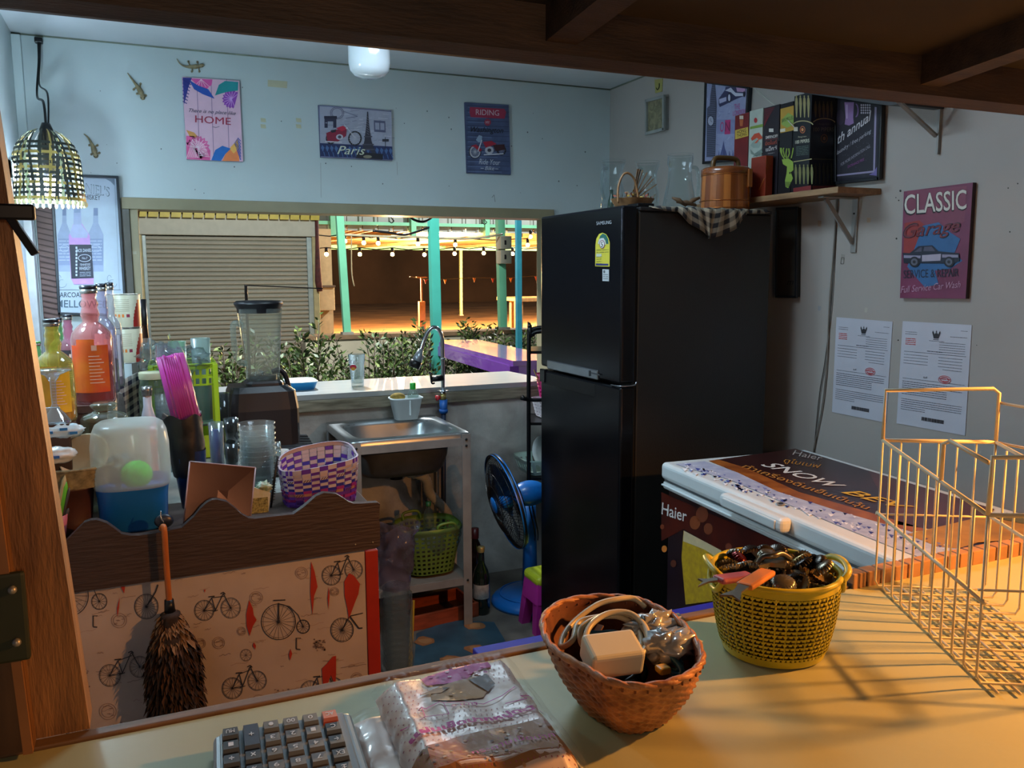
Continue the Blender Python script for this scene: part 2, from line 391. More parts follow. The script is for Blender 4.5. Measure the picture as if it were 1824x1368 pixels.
for dz in (-.03, .02): mb.sphere(p+Vector((.002, -.006, dz)), .004, mat('screw_metal', '#9a9a94', .4, .6), 8, 6)
mb.obj('hinge_plate', t)
mb = MB(); q = gy(40, 380, .87); dkm = mat('black_metal', '#17171a', .35, .4)
mb.box(q+Vector((-.02, -.005, -.006)), q+Vector((.010, .005, .008)), dkm, .002); mb.bar(q+Vector((-.012, 0, 0)), q+Vector((.008, -.002, -.036)), .007, .007, dkm, bev=.001); mb.obj('latch_bolt', t)

# ---------------- front counter
mint = mat('counter_laminate', '#a2a47c', .42, var=.04, scale=3, bump=.05)
t = thing('bar_counter', 'pale green laminate bar counter in the foreground', 'counter', (1.0, .55, .9))
mb = MB(); mb.box((-.34, .20, .92), (2.04, .872, .95), mint, .002); mb.obj('countertop', t)
lip = mat('counter_lip', '#77583a', .6, var=.25, scale=12, stretch=(1, 6, 6), alt='#4a3822')
mb = MB(); mb.box((-.34, .872, .915), (.905, .888, .9535), lip, .002); mb.obj('edge_lip', t)
mb = MB(); e = mat('edge_tile', '#9a7350', .55, var=.15, scale=20)
mb.box((.905, .868, .915), (2.04, .886, .957), mat('edge_grout', '#2c2018', .8))
x = .905
while x < 2.03:
    mb.box((x+.0015, .8665, .92), (min(x+.0255, 2.04), .8875, .972), e, .0015); x += .027
mb.obj('tiled_edge', t)
mb = MB(); blue = mat('blue_board', '#1c1f9c', .45, var=.05)
mb.box((.455, 1.10, .775), (1.02, 1.215, .80), blue, .002)
solo(mb, 'blue_shelf', 'flat blue painted shelf board just behind the counter edge', 'shelf', (.7, 1.15, .775))
# shelf support under the blue board
mb = MB(); mb.box((.50, 1.12, 0), (.53, 1.2, .774), dk); mb.box((.95, 1.12, 0), (.98, 1.2, .774), dk)
solo(mb, 'shelf_frame', 'dark wooden legs under the blue shelf board', 'stand', (.7, 1.15, 0))
# ================================================================ PICTURES ON THE WALLS
def panel(name, label, cat, corners_px, plane, th, edge, draw, base, zoom=(0, 0, 1), group=None, frame=None):
    """a flat sign of thickness th hanging on a wall; corners TL, TR, BR, BL in photo pixels"""
    ax, W0 = plane
    fn0 = {'x': gx, 'y': gy}[ax]; n = Vector((-1, 0, 0)) if ax == 'x' else Vector((0, -1, 0))
    fn = lambda x, y: fn0(x, y, W0-th)
    P = [fn(*c) for c in corners_px]; c = sum(P, Vector())/4
    back = Vector((W0, c.y, c.z)) if ax == 'x' else Vector((c.x, W0, c.z))
    mb = MB(); mb.prism(P, -n*(th-.0005), edge)
    mb.add([p+n*.0002 for p in P], [(0, 1, 2, 3)], base)
    a = Art(mb, fn, n, zoom); draw(a)
    if frame is None: return solo(mb, name, label, cat, back, group)
    t = thing(name, label, cat, back, group); mb.obj('print', t)
    fm, fw, fd = frame; cc = c
    mb = MB()
    for i in range(4):
        p, q = P[i], P[(i+1) % 4]; mb.bar(p+n*fd/2-n*.001+(p-q).normalized()*fw/2, q+n*fd/2-n*.001+(q-p).normalized()*fw/2, fw, fd+.002, fm, up=n, bev=.0015)
    mb.obj('frame', t); return t
edge_p = mat('panel_edge', '#3c3f63', .6)
# ---- HOME sign : zoom frame = (0,0,460,345) shown at 3.965
def leaf(a, c, ang, L, W, col, L_=2, veins=None):
    pts = [(c[0]+L*t*math.cos(ang)-s*W*math.sin(math.pi*t)**.8*math.sin(ang), c[1]+L*t*math.sin(ang)+s*W*math.sin(math.pi*t)**.8*math.cos(ang)) for s, T in ((1, range(0, 11)), (-1, range(9, 0, -1))) for t in [k/10 for k in T]]
    a.poly(pts, col, L_)
    if veins:
        for k in range(1, 7):
            t = k/7.5; bx, by = c[0]+L*t*math.cos(ang), c[1]+L*t*math.sin(ang); w_ = W*math.sin(math.pi*t)**.8*.85
            for s in (1, -1): a.line([(bx, by), (bx+L*.1*math.cos(ang)-s*w_*math.sin(ang), by+L*.1*math.sin(ang)+s*w_*math.cos(ang))], 3, veins, L_+1)
        a.line([c, (c[0]+L*.95*math.cos(ang), c[1]+L*.95*math.sin(ang))], 4, veins, L_+1)
def home(a):
    for x in (1390, 1490, 1600): a.line([(x, 560), (x+20, 1130)], 4, '#8a6f92', 1)
    mon = lambda cx, cy, r, col, v, s=1, e=6.28: (a.poly([(cx+r*(1 if k % 2 else .82)*math.cos(s+(e-s)*k/24), cy+r*(1 if k % 2 else .82)*math.sin(s+(e-s)*k/24)) for k in range(25)], col, 2), [a.line([(cx, cy), (cx+r*.8*math.cos(s+(e-s)*k/11), cy+r*.8*math.sin(s+(e-s)*k/11))], 4, v, 3) for k in range(12)])
    a.poly([(1345, 555), (1500, 562), (1495, 600), (1460, 628), (1400, 610)], '#d9539f', 2)
    for k in range(5): a.line([(1420, 560), (1370+28*k, 615)], 3, '#f6cfe0', 3)
    a.poly([(1290, 548), (1355, 550), (1330, 620), (1300, 740)], '#2b2f87', 2)
    for k in range(7): a.line([(1290, 560+k*26), (1350-k*5, 600+k*22)], 6, '#232a80', 3)
    a.poly([(1335, 565), (1400, 605), (1470, 630), (1515, 698), (1430, 665), (1370, 630)], '#1c4fae', 4)
    a.poly([(1518, 675), (1545, 600), (1590, 572), (1682, 580), (1680, 640), (1600, 650)], '#128b92', 4)
    mon(1635, 700, 68, '#8d3dae', '#d9a4e6', 1.2, 5.6)
    a.poly([(1315, 918), (1370, 935), (1410, 980), (1340, 965)], '#d99a52', 2)
    mon(1395, 1045, 88, '#e86aa8', '#fbd5e6', -2.9, 1.4)
    a.poly([(1316, 960), (1400, 962), (1450, 1010), (1486, 1065), (1484, 1132), (1318, 1122)], '#e35d9d', 2)
    for k in range(9): a.line([(1360+k*4, 985+k*15), (1320+k*10, 1115)], 4, '#fbd5e6', 4); a.line([(1370+k*5, 985+k*14), (1440+k*5, 1020+k*11)], 4, '#fbd5e6', 4)
    a.poly([(1492, 1132), (1520, 1060), (1570, 1030), (1630, 1050), (1590, 1090), (1560, 1136)], '#1a6cc0', 5)
    a.poly([(1570, 1137), (1600, 1070), (1680, 985), (1690, 1139)], '#f2874c', 4); a.poly([(1620, 1050), (1680, 985), (1685, 1050), (1650, 1085)], '#f7b95e', 5)
    for k in range(7): a.line([(1700, 1130-k*22), (1655+k*4, 1010-k*6)], 5, '#1c4fae', 5)
    a.text('HOME', (1378, 865), (1630, 884), 50, '#a31f43', 6)
    a.text("There is no place like", (1335, 800), (1665, 822), 34, '#4a4660', 6, shear=.4)
    a.line([(1500, 895), (1525, 902), (1550, 893)], 3, '#4a4660', 6)
Z1 = (0, 0, 3.965)
panel('home_sign', 'tall pink sign reading HOME with tropical leaves, leftmost picture above the window', 'sign', [(324, 137), (426, 144), (433, 288), (333, 284)], ('y', WB), .012, mat('home_edge', '#5c4f86', .6), home, mat('home_print', '#e2b9cf', .5, var=.06, scale=12), Z1)
# ---- Paris sign : zoom (300,60,940,340) at 2.85
def bike_wheel(a, cx, cy, rx, ry, w, c, L=3, sp=10, c2=None):
    a.ring(cx, cy, rx, ry, w, c, L)
    for k in range(sp): t = math.pi*k/sp; a.line([(cx-rx*math.cos(t), cy-ry*math.sin(t)), (cx+rx*math.cos(t), cy+ry*math.sin(t))], max(w*.25, 1), c2 or c, L)
def paris(a):
    a.poly([(768, 368), (1132, 397), (1135, 572), (770, 555)], '#a5a9bd', 1)
    rr = random.Random(5)
    for _ in range(60): x = rr.uniform(780, 1120); y = rr.uniform(385, 550); a.line([(x, y), (x+rr.uniform(8, 50), y+rr.uniform(-6, 8))], rr.uniform(1, 3), rr.choice(['#7d7f97', '#c7c9d6', '#8d90a8']), 2)
    for r in (34, 27): a.ring(856, 403, r, r*.9, 2.5, '#4c4a66', 3)
    a.line([(890, 395), (960, 420), (900, 430)], 3, '#6a6c86', 3)
    a.poly([(770, 556), (1136, 574), (1138, 640), (771, 622)], '#1d2c5c', 3)
    for k in range(16): x = 780+k*23; a.poly([(x, 565+k), (x+12, 578+k), (x+4, 600+k), (x-6, 580+k)], '#4a6a9e', 4); a.line([(x+8, 600+k), (x+14, 622+k)], 4, '#4a6a9e', 4)
    # arch
    a.rect(790, 418, 855, 432, '#24253c', 4); a.rect(792, 432, 808, 478, '#2c2d46', 4); a.rect(836, 432, 852, 478, '#2c2d46', 4); a.rect(808, 432, 836, 446, '#2c2d46', 4); a.rect(796, 450, 806, 456, '#8a8ca4', 5)
    # tower
    a.poly([(1008, 396), (1013, 396), (1019, 470), (1030, 545), (1048, 600), (1066, 632), (1046, 632), (1022, 585), (1006, 585), (985, 618), (978, 610), (994, 545), (1003, 470)], '#2f2e3e', 5)
    for y, w_ in ((520, 20), (560, 28), (585, 34)): a.rect(1012-w_, y, 1014+w_, y+6, '#4b4a58', 6)
    for y in range(420, 515, 12): a.line([(1006, y), (1018, y+9)], 1.5, '#8d8c9c', 6)
    a.poly([(1042, 440), (1100, 444), (1102, 502), (1044, 498)], '#5b5f7c', 5); a.poly([(1048, 452), (1095, 455), (1096, 490), (1050, 487)], '#9da1b8', 6); a.line([(1072, 450), (1073, 488)], 4, '#4b4f6c', 7)
    a.line([(1100, 520), (1101, 590)], 3, '#22232f', 6); a.rect(1085, 535, 1118, 548, '#30323f', 6); a.disc(1100, 520, 5, 6, '#b9bac8', 6)
    a.poly([(960, 600), (1090, 612), (1086, 640), (950, 632)], '#141524', 6); a.disc(1010, 625, 22, 8, '#8d8a76', 7)
    # motorbike
    bike_wheel(a, 946, 532, 31, 34, 7, '#1b1a22', 7, 8, '#c9cad6'); bike_wheel(a, 824, 532, 22, 26, 8, '#1b1a22', 7, 6, '#9a9bab')
    a.poly([(800, 505), (840, 490), (905, 478), (900, 520), (860, 548), (806, 545)], '#8e1f3c', 8)
    a.poly([(850, 480), (885, 468), (905, 482), (880, 497)], '#c02442', 9); a.poly([(822, 492), (850, 486), (848, 500), (828, 504)], '#23202a', 9)
    a.disc(868, 525, 18, 14, '#c7c8d4', 9); a.disc(868, 525, 9, 8, '#4a4a58', 10); a.line([(890, 462), (905, 478), (948, 530)], 5, '#c7c8d4', 9); a.line([(795, 548), (880, 552)], 5, '#d4d5de', 9); a.disc(905, 480, 6, 6, '#d9dae4', 10)
    a.text('Paris', (856, 612), (998, 616), 42, '#d5dcc4', 11, shear=.35)
ZP = (300, 60, 2.85)
panel('paris_sign', 'wide Paris sign with red motorbike and tower, middle picture above the window', 'sign', [(567, 187), (697, 197), (699, 286), (571, 280)], ('y', WB), .012, edge_p, paris, mat('paris_print', '#75789a', .5, var=.2, scale=14), ZP)
def wash(a):
    for k in range(14): y = 365+k*25; a.line([(1512, y), (1730, y+8)], 2, '#2b3350', 1); a.line([(1520, y+9), (1600+k*7, y+13)], 3, '#6d7ea4', 2)
    a.poly([(1530, 372), (1705, 382), (1714, 398), (1706, 432), (1534, 424), (1528, 400)], '#a32f4e', 3); a.text('RIDING', (1560, 412), (1678, 417), 28, '#d9c9d2', 4)
    a.disc(1620, 450, 17, 18, '#9c3048', 3); a.text('MY', (1610, 457), (1630, 458), 13, '#d9c9d2', 4)
    a.text('Washington', (1534, 508), (1700, 514), 36, '#12131f', 4, shear=.35, bold=.02)
    bike_wheel(a, 1556, 600, 24, 28, 7, '#b9bac6', 4, 8, '#b9bac6'); a.ring(1556, 600, 29, 33, 5, '#16161f', 3); bike_wheel(a, 1690, 592, 20, 22, 8, '#16161f', 4, 6, '#85869a')
    a.poly([(1532, 572), (1560, 562), (1592, 590), (1580, 600), (1550, 575)], '#a8243c', 6); a.poly([(1595, 550), (1640, 545), (1665, 560), (1610, 580)], '#a8243c', 6)
    a.poly([(1645, 565), (1705, 562), (1706, 590), (1660, 596)], '#3f2026', 6); a.disc(1628, 592, 22, 20, '#b9bac6', 6); a.disc(1628, 592, 10, 9, '#3a3a48', 7)
    a.poly([(1560, 540), (1575, 515), (1592, 520), (1590, 545), (1575, 553)], '#93a9c4', 6); a.line([(1590, 540), (1570, 598)], 5, '#d7d8e0', 7); a.line([(1600, 615), (1700, 610)], 5, '#d7d8e0', 7)
    a.text('Ride Your', (1576, 662), (1684, 668), 27, '#c6cbd8', 4, shear=.3); a.text('Bike', (1606, 692), (1654, 694), 20, '#c6cbd8', 4, shear=.3)
    a.line([(1584, 683), (1600, 684)], 3, '#c6cbd8', 4); a.line([(1658, 686), (1674, 687)], 3, '#c6cbd8', 4)
panel('riding_sign', 'narrow blue-grey RIDING motorbike sign, rightmost picture above the window', 'sign', [(828, 182), (906, 187), (910, 311), (832, 308)], ('y', WB), .012, edge_p, wash, mat('riding_print', '#4b587c', .5, var=.2, scale=14), ZP)
# ---- whiskey poster : zoom (0,300,360,660) at 3.8
def bottle_art(a, cx, y0, w, h, body, label, ink, lw=1):
    a.poly([(cx-w*.14, y0), (cx+w*.14, y0), (cx+w*.17, y0+h*.24), (cx+w*.5, y0+h*.42), (cx+w*.5, y0+h), (cx-w*.5, y0+h), (cx-w*.5, y0+h*.42), (cx-w*.17, y0+h*.24)], body, 2)
    a.rect(cx-w*.14, y0, cx+w*.14, y0+h*.12, ink, 3)
    a.rect(cx-w*.47, y0+h*.48, cx+w*.47, y0+h*.9, label, 4)
def jd(a):
    a.text("DANIEL'S", (492, 148), (742, 192), 66, '#55697c', 3, bold=.015); a.text("DANIEL'S", (495, 146), (738, 188), 58, '#b6c9d8', 4)
    a.text('WHISKEY', (540, 207), (680, 216), 34, '#3a4654', 3); a.ring(512, 190, 17, 24, 3, '#55697c', 3); a.text('7', (506, 200), (518, 201), 18, '#3a4654', 3)
    for c in ((436, 268, 90, 430), (648, 268, 105, 430)):
        bottle_art(a, *c, '#9fb0cf', '#8a9cc0', '#7d8eb0')
        cx, y0, w_, h_ = c
        for k in range(7): a.scribble((cx-w_*.4, y0+h_*(.52+.05*k)), (cx+w_*.4, y0+h_*(.52+.05*k)), 9, '#c2cfe2', 5, 5, seed=k)
        a.ring(cx, y0+h_*.64, w_*.3, 22, 3, '#c2cfe2', 6)
    a.poly([(502, 235), (545, 235), (552, 370), (608, 455), (612, 520), (634, 745), (634, 785), (500, 785), (480, 745), (468, 520), (465, 455), (498, 375)], '#cf9fe0', 6)
    a.poly([(500, 235), (546, 235), (552, 380), (498, 380)], '#a9b6d6', 7); a.rect(502, 235, 545, 300, '#93a4c6', 8); a.poly([(498, 380), (552, 380), (596, 440), (590, 470), (490, 470), (470, 440)], '#b5bfe0', 7)
    a.poly([(470, 516), (618, 516), (634, 742), (484, 746)], '#232a3d', 9)
    a.text('JACK DANIEL', (516, 575), (620, 572), 30, '#c9d6e6', 10, bold=.01)
    a.ring(573, 607, 42, 24, 4, '#c9d6e6', 10); a.text('No.7', (556, 615), (592, 615), 16, '#c9d6e6', 11)
    a.text('TENNESSEE', (540, 660), (612, 657), 15, '#c9d6e6', 10); a.text('WHISKEY', (536, 690), (614, 687), 24, '#c9d6e6', 10, bold=.01)
    for k in range(3): a.scribble((540, 704+k*12), (616, 702+k*12), 7, '#aab8cc', 10, 4, seed=k)
    for k in range(9): a.rect(512, 530+k*23, 524, 545+k*23, '#c9d6e6', 10)
    a.line([(385, 822), (818, 822)], 3, '#3a4654', 2); a.text('CHARCOAL', (350, 872), (560, 872), 34, '#3a4654', 3, bold=.02); a.text('MELLOWED', (380, 940), (740, 945), 50, '#55697c', 3, bold=.01)
    for cx in (420, 760): a.ring(cx, 780, 30, 26, 3, '#7e92a6', 3, 0, 5); a.ring(cx-20, 745, 14, 22, 3, '#7e92a6', 3, 1, 6)
    a.line([(472, 60), (775, 72), (808, 822)], 2, '#7e92a6', 3); a.poly([(710, 68), (775, 72), (778, 120), (750, 90)], '#7e92a6', 3)
ZJ = (0, 300, 3.8)
panel('whiskey_poster', 'tall framed whiskey poster in the lit left corner beside the window', 'poster', [(92, 312), (209, 316), (224, 562), (106, 558)], ('y', WB), .014, mat('poster_back', '#2a3440', .6), jd, mat('poster_white', '#b9cbdb', .45, var=.05), ZJ, frame=(mat('poster_frame', '#1b2630', .4), .009, .012))
# ---- tapes
tape = mat('masking_tape', '#c3c2a4', .6, var=.08)
def tp(pts, label):
    P = [gy(x, y, WB-.0012) for x, y in pts]; mb = MB(); mb.prism(P, (0, .0011, 0), tape); c = sum(P, Vector())/4
    return solo(mb, 'tape_strip', label, 'tape', (c.x, WB, c.z), None)
tp([(477, 142), (512, 145), (511, 157), (477, 154)], 'pale yellow tape strip high on the wall, right of the HOME sign')
for cx, lab in ((468, 'left'), (531, 'right')):
    for dy, w2 in ((0, 'upper'), (11, 'lower')):
        tp([(cx-4, 210+dy), (cx+5, 211+dy), (cx+6, 218+dy), (cx-3, 217+dy)], '%s scrap of cream tape in the %s pair between the HOME and Paris signs' % (w2, lab))
# ---- geckos
gek = mat('gecko_skin', '#9c8f6c', .55, var=.3, scale=60, alt='#6f6347')
def gecko(pts_px, w, legs, label):
    P = smooth_pts([gy(x, y, WB-.006) for x, y in pts_px], 5); n = len(P)
    r = []
    for i in range(n):
        t = i/(n-1)
        r.append(w*(.12+.35*t/.45 if t < .45 else (.47+.53*math.sin((t-.45)/.35*math.pi/2)) if t < .8 else (.62 if t < .86 else .85*math.cos((t-.88)/.14*1.25))))
    t_ = thing('gecko', label, 'gecko', (P[n//2].x, WB, P[n//2].z)); mb = MB(); mb.tube(P, r, gek, 8)
    for (x0, y0), (x1, y1), (x2, y2) in legs:
        q = [gy(x0, y0, WB-.006), gy(x1, y1, WB-.004), gy(x2, y2, WB-.002)]; mb.tube(q, [w*.33, w*.25, w*.2], gek, 6)
        for k in range(5):
            an = k/4*math.pi*1.3+math.atan2(y2-y1, x2-x1)-2.04; mb.tube([q[2], gy(x2+2.3*math.cos(an), y2+2.3*math.sin(an), WB-.0015)], [w*.1, w*.16], gek, 5)
    mb.obj('body', t_)
    for s in (-1, 1):
        d = (P[-1]-P[-2]).normalized(); m2 = MB(); side = d.cross(Vector((0, 1, 0)))
        m2.sphere(P[-3]+side*s*w*.55+Vector((0, -w*.4, 0)), w*.22, mat('gecko_eye', '#16120c', .2), 8, 6); m2.obj('eye', t_)
Z = lambda x, y: (x/3.965, y/3.965)
gecko([Z(1248, 415), Z(1272, 450), Z(1310, 470), Z(1350, 472), Z(1400, 468), Z(1440, 458)], .0085, [(Z(1345, 465), Z(1335, 450), Z(1330, 435)), (Z(1352, 475), Z(1357, 490), Z(1355, 505)), (Z(1400, 462), Z(1396, 448), Z(1394, 438)), (Z(1402, 474), Z(1404, 490), Z(1408, 505))], 'gecko crawling sideways on the wall just above the HOME sign')
gecko([Z(900, 515), Z(925, 550), Z(955, 590), Z(980, 625), Z(1000, 665), Z(1012, 705)], .0105, [(Z(965, 615), Z(950, 625), Z(945, 632)), (Z(985, 618), Z(990, 605), Z(992, 592)), (Z(990, 662), Z(975, 664), Z(968, 662)), (Z(1008, 668), Z(1020, 668), Z(1030, 675))], 'gecko clinging head down on the wall left of the HOME sign')
gecko([Z(592, 945), Z(620, 970), Z(642, 1005), Z(658, 1040), Z(670, 1080), Z(682, 1115)], .0105, [(Z(650, 1028), Z(640, 1030), Z(632, 1026)), (Z(668, 1035), Z(680, 1030), Z(688, 1026)), (Z(662, 1080), Z(652, 1085), Z(646, 1090)), (Z(682, 1082), Z(694, 1082), Z(702, 1080))], 'lowest gecko on the wall, above the whiskey poster')
# ---- ceiling lamp, opal
t = thing('ceiling_light', 'white opal ceiling light hanging below the ceiling, cut off by the hatch', 'lamp', gy(657, 100, 2.75)*1)
c = gy(658, 120, 2.75); t.location = (c.x, 2.75, ZC); _ROOT[t.name] = Matrix.Translation(-Vector((c.x, 2.75, ZC)))
zb = gy(658, 133, 2.70).z; r = rad(c, 74)
mb = MB(); mb.lathe([(0, zb), (r*.35, zb+.001), (r*.7, zb+.007), (r*.92, zb+.022), (r, zb+.045), (r, ZC-.03), (r*.9, ZC-.025)], mat('opal_glass', '#dfe8ee', .12, var=.01, coat=.6), (c.x, 2.75, 0), 36); mb.obj('lamp_shade', t)
mb = MB(); mb.lathe([(0, ZC-.03), (r*1.05, ZC-.03), (r*1.05, ZC-.001), (0, ZC-.001)], mat('white_plastic', '#d8dcdd', .4, var=.03), (c.x, 2.75, 0), 32, smooth=False); mb.obj('base', t)
# ---- woven lamp in the left corner
LX, LY = -.262, 3.12; zb = 1.632; zt = 1.86
t = thing('pendant_lamp', 'lit pendant lamp with a black and gold woven strip shade in the left corner', 'lamp', (LX, LY, zt))
blk = mat('shade_black', '#23261f', .5, var=.2); gold = mat('shade_gold', '#b39a55', .35, .5, var=.2); grn = mat('shade_green', '#a9b08a', .5, var=.15)
def shp(t): # radius by height fraction from bottom
    return .104*(1-.12*t)*(1 if t < .55 else math.sqrt(max(0, 1-((t-.55)/.47)**2))*.98+.02)
def SP(a_, t_, o=0): r = shp(t_)+o; return Vector((LX+r*math.cos(a_), LY+r*math.sin(a_), zb+(zt-zb)*t_))
mb = MB(); NS = 34
for k in range(NS):
    a0 = 2*math.pi*k/NS; m_ = gold if k % 5 == 1 else (grn if k % 5 in (3,) else blk); wd = .40 if k % 2 else .30
    def fn(u, v, a0=a0, wd=wd, k=k): return SP(a0+(u-.5)*wd*2*math.pi/NS*1.6+v*.25*math.sin(k), v*.99, .0012*math.cos(v*60+k*math.pi))
    mb.grid(2, 26, fn, m_)
mb.obj('woven_strips', t)
mb = MB()
for j in range(13):
    z0 = .02+j*.068; w2 = .019
    if j > 11: continue
    mb.grid(NS*2, 2, lambda u, v, z0=z0, j=j: SP(2*math.pi*u, z0+v*w2*2, .0016*math.cos(u*NS*2*math.pi+j*math.pi)), blk if j % 3 else gold, wrapu=True)
mb.obj('woven_bands', t)
mb = MB(); ivory = mat('lace_edge', '#d8cfa2', .5)
for k in range(NS): p = SP(2*math.pi*k/NS, 0); mb.sphere(p+Vector((0, 0, -.004)), .0065, ivory, 8, 6, sc=(.8, .8, 1.4))
mb.obj('beaded_rim', t)
mb = MB(); mb.sphere((LX+.005, LY, zb+.05), .036, emis('led_bulb', '#cfe6ff', 220), 20, 12); mb.obj('bulb', t)
mb = MB(); mb.lathe([(.018, zb+.088), (.02, zb+.12), (.02, zt+.0), (.012, zt+.02), (0, zt+.02)], dkm, (LX+.005, LY, 0), 16); mb.obj('socket', t)
mb = MB(); top = gy(68, 72, WB-.02)
mb.tube(smooth_pts([(LX+.005, LY, zt+.015), (LX+.0, LY+.03, zt+.09), gy(66, 170, WB-.16), gy(69, 110, WB-.07), top], 6), .004, dkm, 6)
mb.tube(smooth_pts([(LX+.012, LY, zt+.015), (LX+.012, LY+.05, zt+.12), gy(70, 150, WB-.14), gy(71, 105, WB-.07), top+Vector((.006, 0, 0))], 6), .003, dkm, 6)
mb.box(top-Vector((.012, .008, .008)), top+Vector((.014, .02, .01)), dkm, .003); mb.obj('cord', t)
# ---------------- right wall
hook = mat('hook_yellow', '#a8a25e', .5)
P = [gx(x, y, XR) for x, y in ((1167, 142), (1181, 140), (1180, 163), (1168, 166))]; t = thing('adhesive_hook', 'small yellow adhesive hook holding the little grey frame', 'hook', P[3])
mb = MB(); mb.prism(P, (-.003, 0, 0), hook); mb.obj('hook_plate', t)
p = gx(1174, 155, XR-.006); mb = MB(); mb.tube(smooth_pts([p+Vector((0, 0, .015)), p, p+Vector((-.008, 0, -.012)), p+Vector((-.014, 0, -.004))], 4), .0018, dkm, 6); mb.obj('wire_hook', t)
panel('small_picture_frame', 'small grey square frame with a stained print hanging from the yellow hook', 'picture', [(1153, 180), (1184, 172), (1184, 230), (1153, 238)], ('x', XR), .02, mat('grey_frame', '#8d9290', .5), lambda a: None, mat('stained_print', '#8e8a6b', .7, var=.4, scale=30, alt='#5c5844', dist=1), frame=(mat('grey_frame', '#8d9290', .5), .012, .010))
# London poster: zoom (1240,130,1620,400) at 4.8
def london(a):
    a.poly([(90, 80), (430, 110), (335, 740), (70, 740)], '#9299bd', 1)
    rr = random.Random(9)
    for _ in range(70): x = rr.uniform(90, 330); y = rr.uniform(150, 720); a.line([(x, y), (x+rr.uniform(-10, 40), y+rr.uniform(-25, 20))], rr.uniform(1, 3), rr.choice(['#5d659c', '#b7bcd6', '#7680b0']), 2)
    a.poly([(140, 88), (165, 90), (172, 190), (178, 280), (165, 720), (90, 720), (95, 300), (118, 280), (124, 190)], '#3d4054', 3)
    for y in range(110, 720, 16): a.line([(112 if y < 280 else 96, y), (170, y-6)], 2.5, '#8286a4', 4)
    a.disc(128, 410, 30, 48, '#24273a', 4); a.disc(128, 410, 24, 40, '#a9adc2', 5); a.line([(128, 410), (128, 385)], 3, '#24273a', 6); a.line([(128, 410), (142, 420)], 3, '#24273a', 6)
    a.rect(178, 398, 335, 520, '#7f86b0', 3); a.text('O', (208, 505), (240, 502), 85, '#b3356f', 4, shear=.1); a.poly([(250, 403), (298, 400), (294, 522), (246, 525)], '#b3356f', 4); a.text('N', (252, 500), (292, 498), 80, '#6d2a55', 5)
    a.poly([(196, 220), (250, 145), (255, 118), (430, 118), (425, 190), (330, 230), (205, 292), (196, 270)], '#33355a', 4)
    a.poly([(250, 150), (300, 125), (340, 170), (420, 175), (420, 195), (340, 200), (300, 165)], '#c3c7dc', 5); a.poly([(345, 115), (425, 122), (424, 165), (355, 160)], '#b690b8', 6)
    a.disc(288, 212, 17, 42, '#1f2036', 6); a.disc(288, 212, 10, 30, '#b9bdd4', 7); a.disc(415, 180, 10, 26, '#1f2036', 6); a.poly([(200, 225), (262, 205), (262, 240), (205, 262)], '#a9aed0', 6)
    a.text('THE', (330, 312), (378, 305), 44, '#b04a8e', 5); a.text('LONDON', (318, 368), (425, 345), 42, '#b04a8e', 5)
    a.poly([(205, 715), (225, 640), (238, 580), (246, 640), (270, 715)], '#4a5080', 4)
    for k in range(5): a.poly([(190+k*30, 720), (197+k*30, 660), (204+k*30, 720)], '#5d659c', 5)
ZL = (1240, 130, 4.8)
panel('london_poster', 'tall London poster with a clock tower and old car above the wall shelf', 'poster', [(1258, 146), (1334, 156), (1326, 284), (1254, 290)], ('x', XR), .016, mat('poster_back', '#2a3440', .6), london, mat('london_print', '#979dbf', .5, var=.1), ZL, frame=(mat('poster_frame2', '#14161c', .4), .010, .006))
def annual(a):
    a.poly([(1190, 240), (1560, 290), (1545, 885), (1190, 900)], '#1c1926', 1)
    a.poly([(1528, 290), (1545, 292), (1530, 850), (1190, 885), (1190, 872), (1515, 835)], '#8f86a6', 2); a.poly([(1480, 870), (1520, 850), (1550, 800), (1552, 880)], '#6f63a0', 3)
    a.poly([(1270, 250), (1352, 250), (1345, 380), (1350, 430), (1310, 450), (1272, 440), (1280, 380)], '#8a6b9e', 3); a.ring(1365, 320, 22, 55, 10, '#7b5b90', 3, -1.5, 1.5); a.disc(1235, 380, 34, 66, '#2e2438', 2); a.rect(1283, 270, 1300, 390, '#ac93bc', 4)
    for k in range(20): a.disc(1415+(k % 5)*18, 275+(k//5)*22, 7, 9, '#b8b4c4', 3, 8)
    a.text('th annual', (1212, 612), (1500, 400), 80, '#c9c6cc', 4, shear=.25, bold=.02); a.text('laundry / free parking', (1205, 712), (1500, 520), 46, '#b2aeb8', 4, shear=.25)
    a.text('FOR MORE INFORMATION CALL', (1240, 800), (1492, 635), 27, '#9c98a6', 4); a.text('ENTRANCE FREE', (1300, 815), (1440, 748), 22, '#8c4488', 4)
    for k in range(40): a.disc(random.uniform(1200, 1520), random.uniform(500, 850), 2, 2, '#6f6a7c', 3, 6)
panel('annual_party_poster', 'black and purple th annual poster with a beer mug, right of the boxes', 'poster', [(1488, 172), (1571, 186), (1566, 318), (1489, 326)], ('x', XR), .016, mat('poster_back', '#2a3440', .6), annual, mat('annual_print', '#1c1926', .4, var=.1), ZL, frame=(mat('poster_frame2', '#14161c', .4), .010, .006))
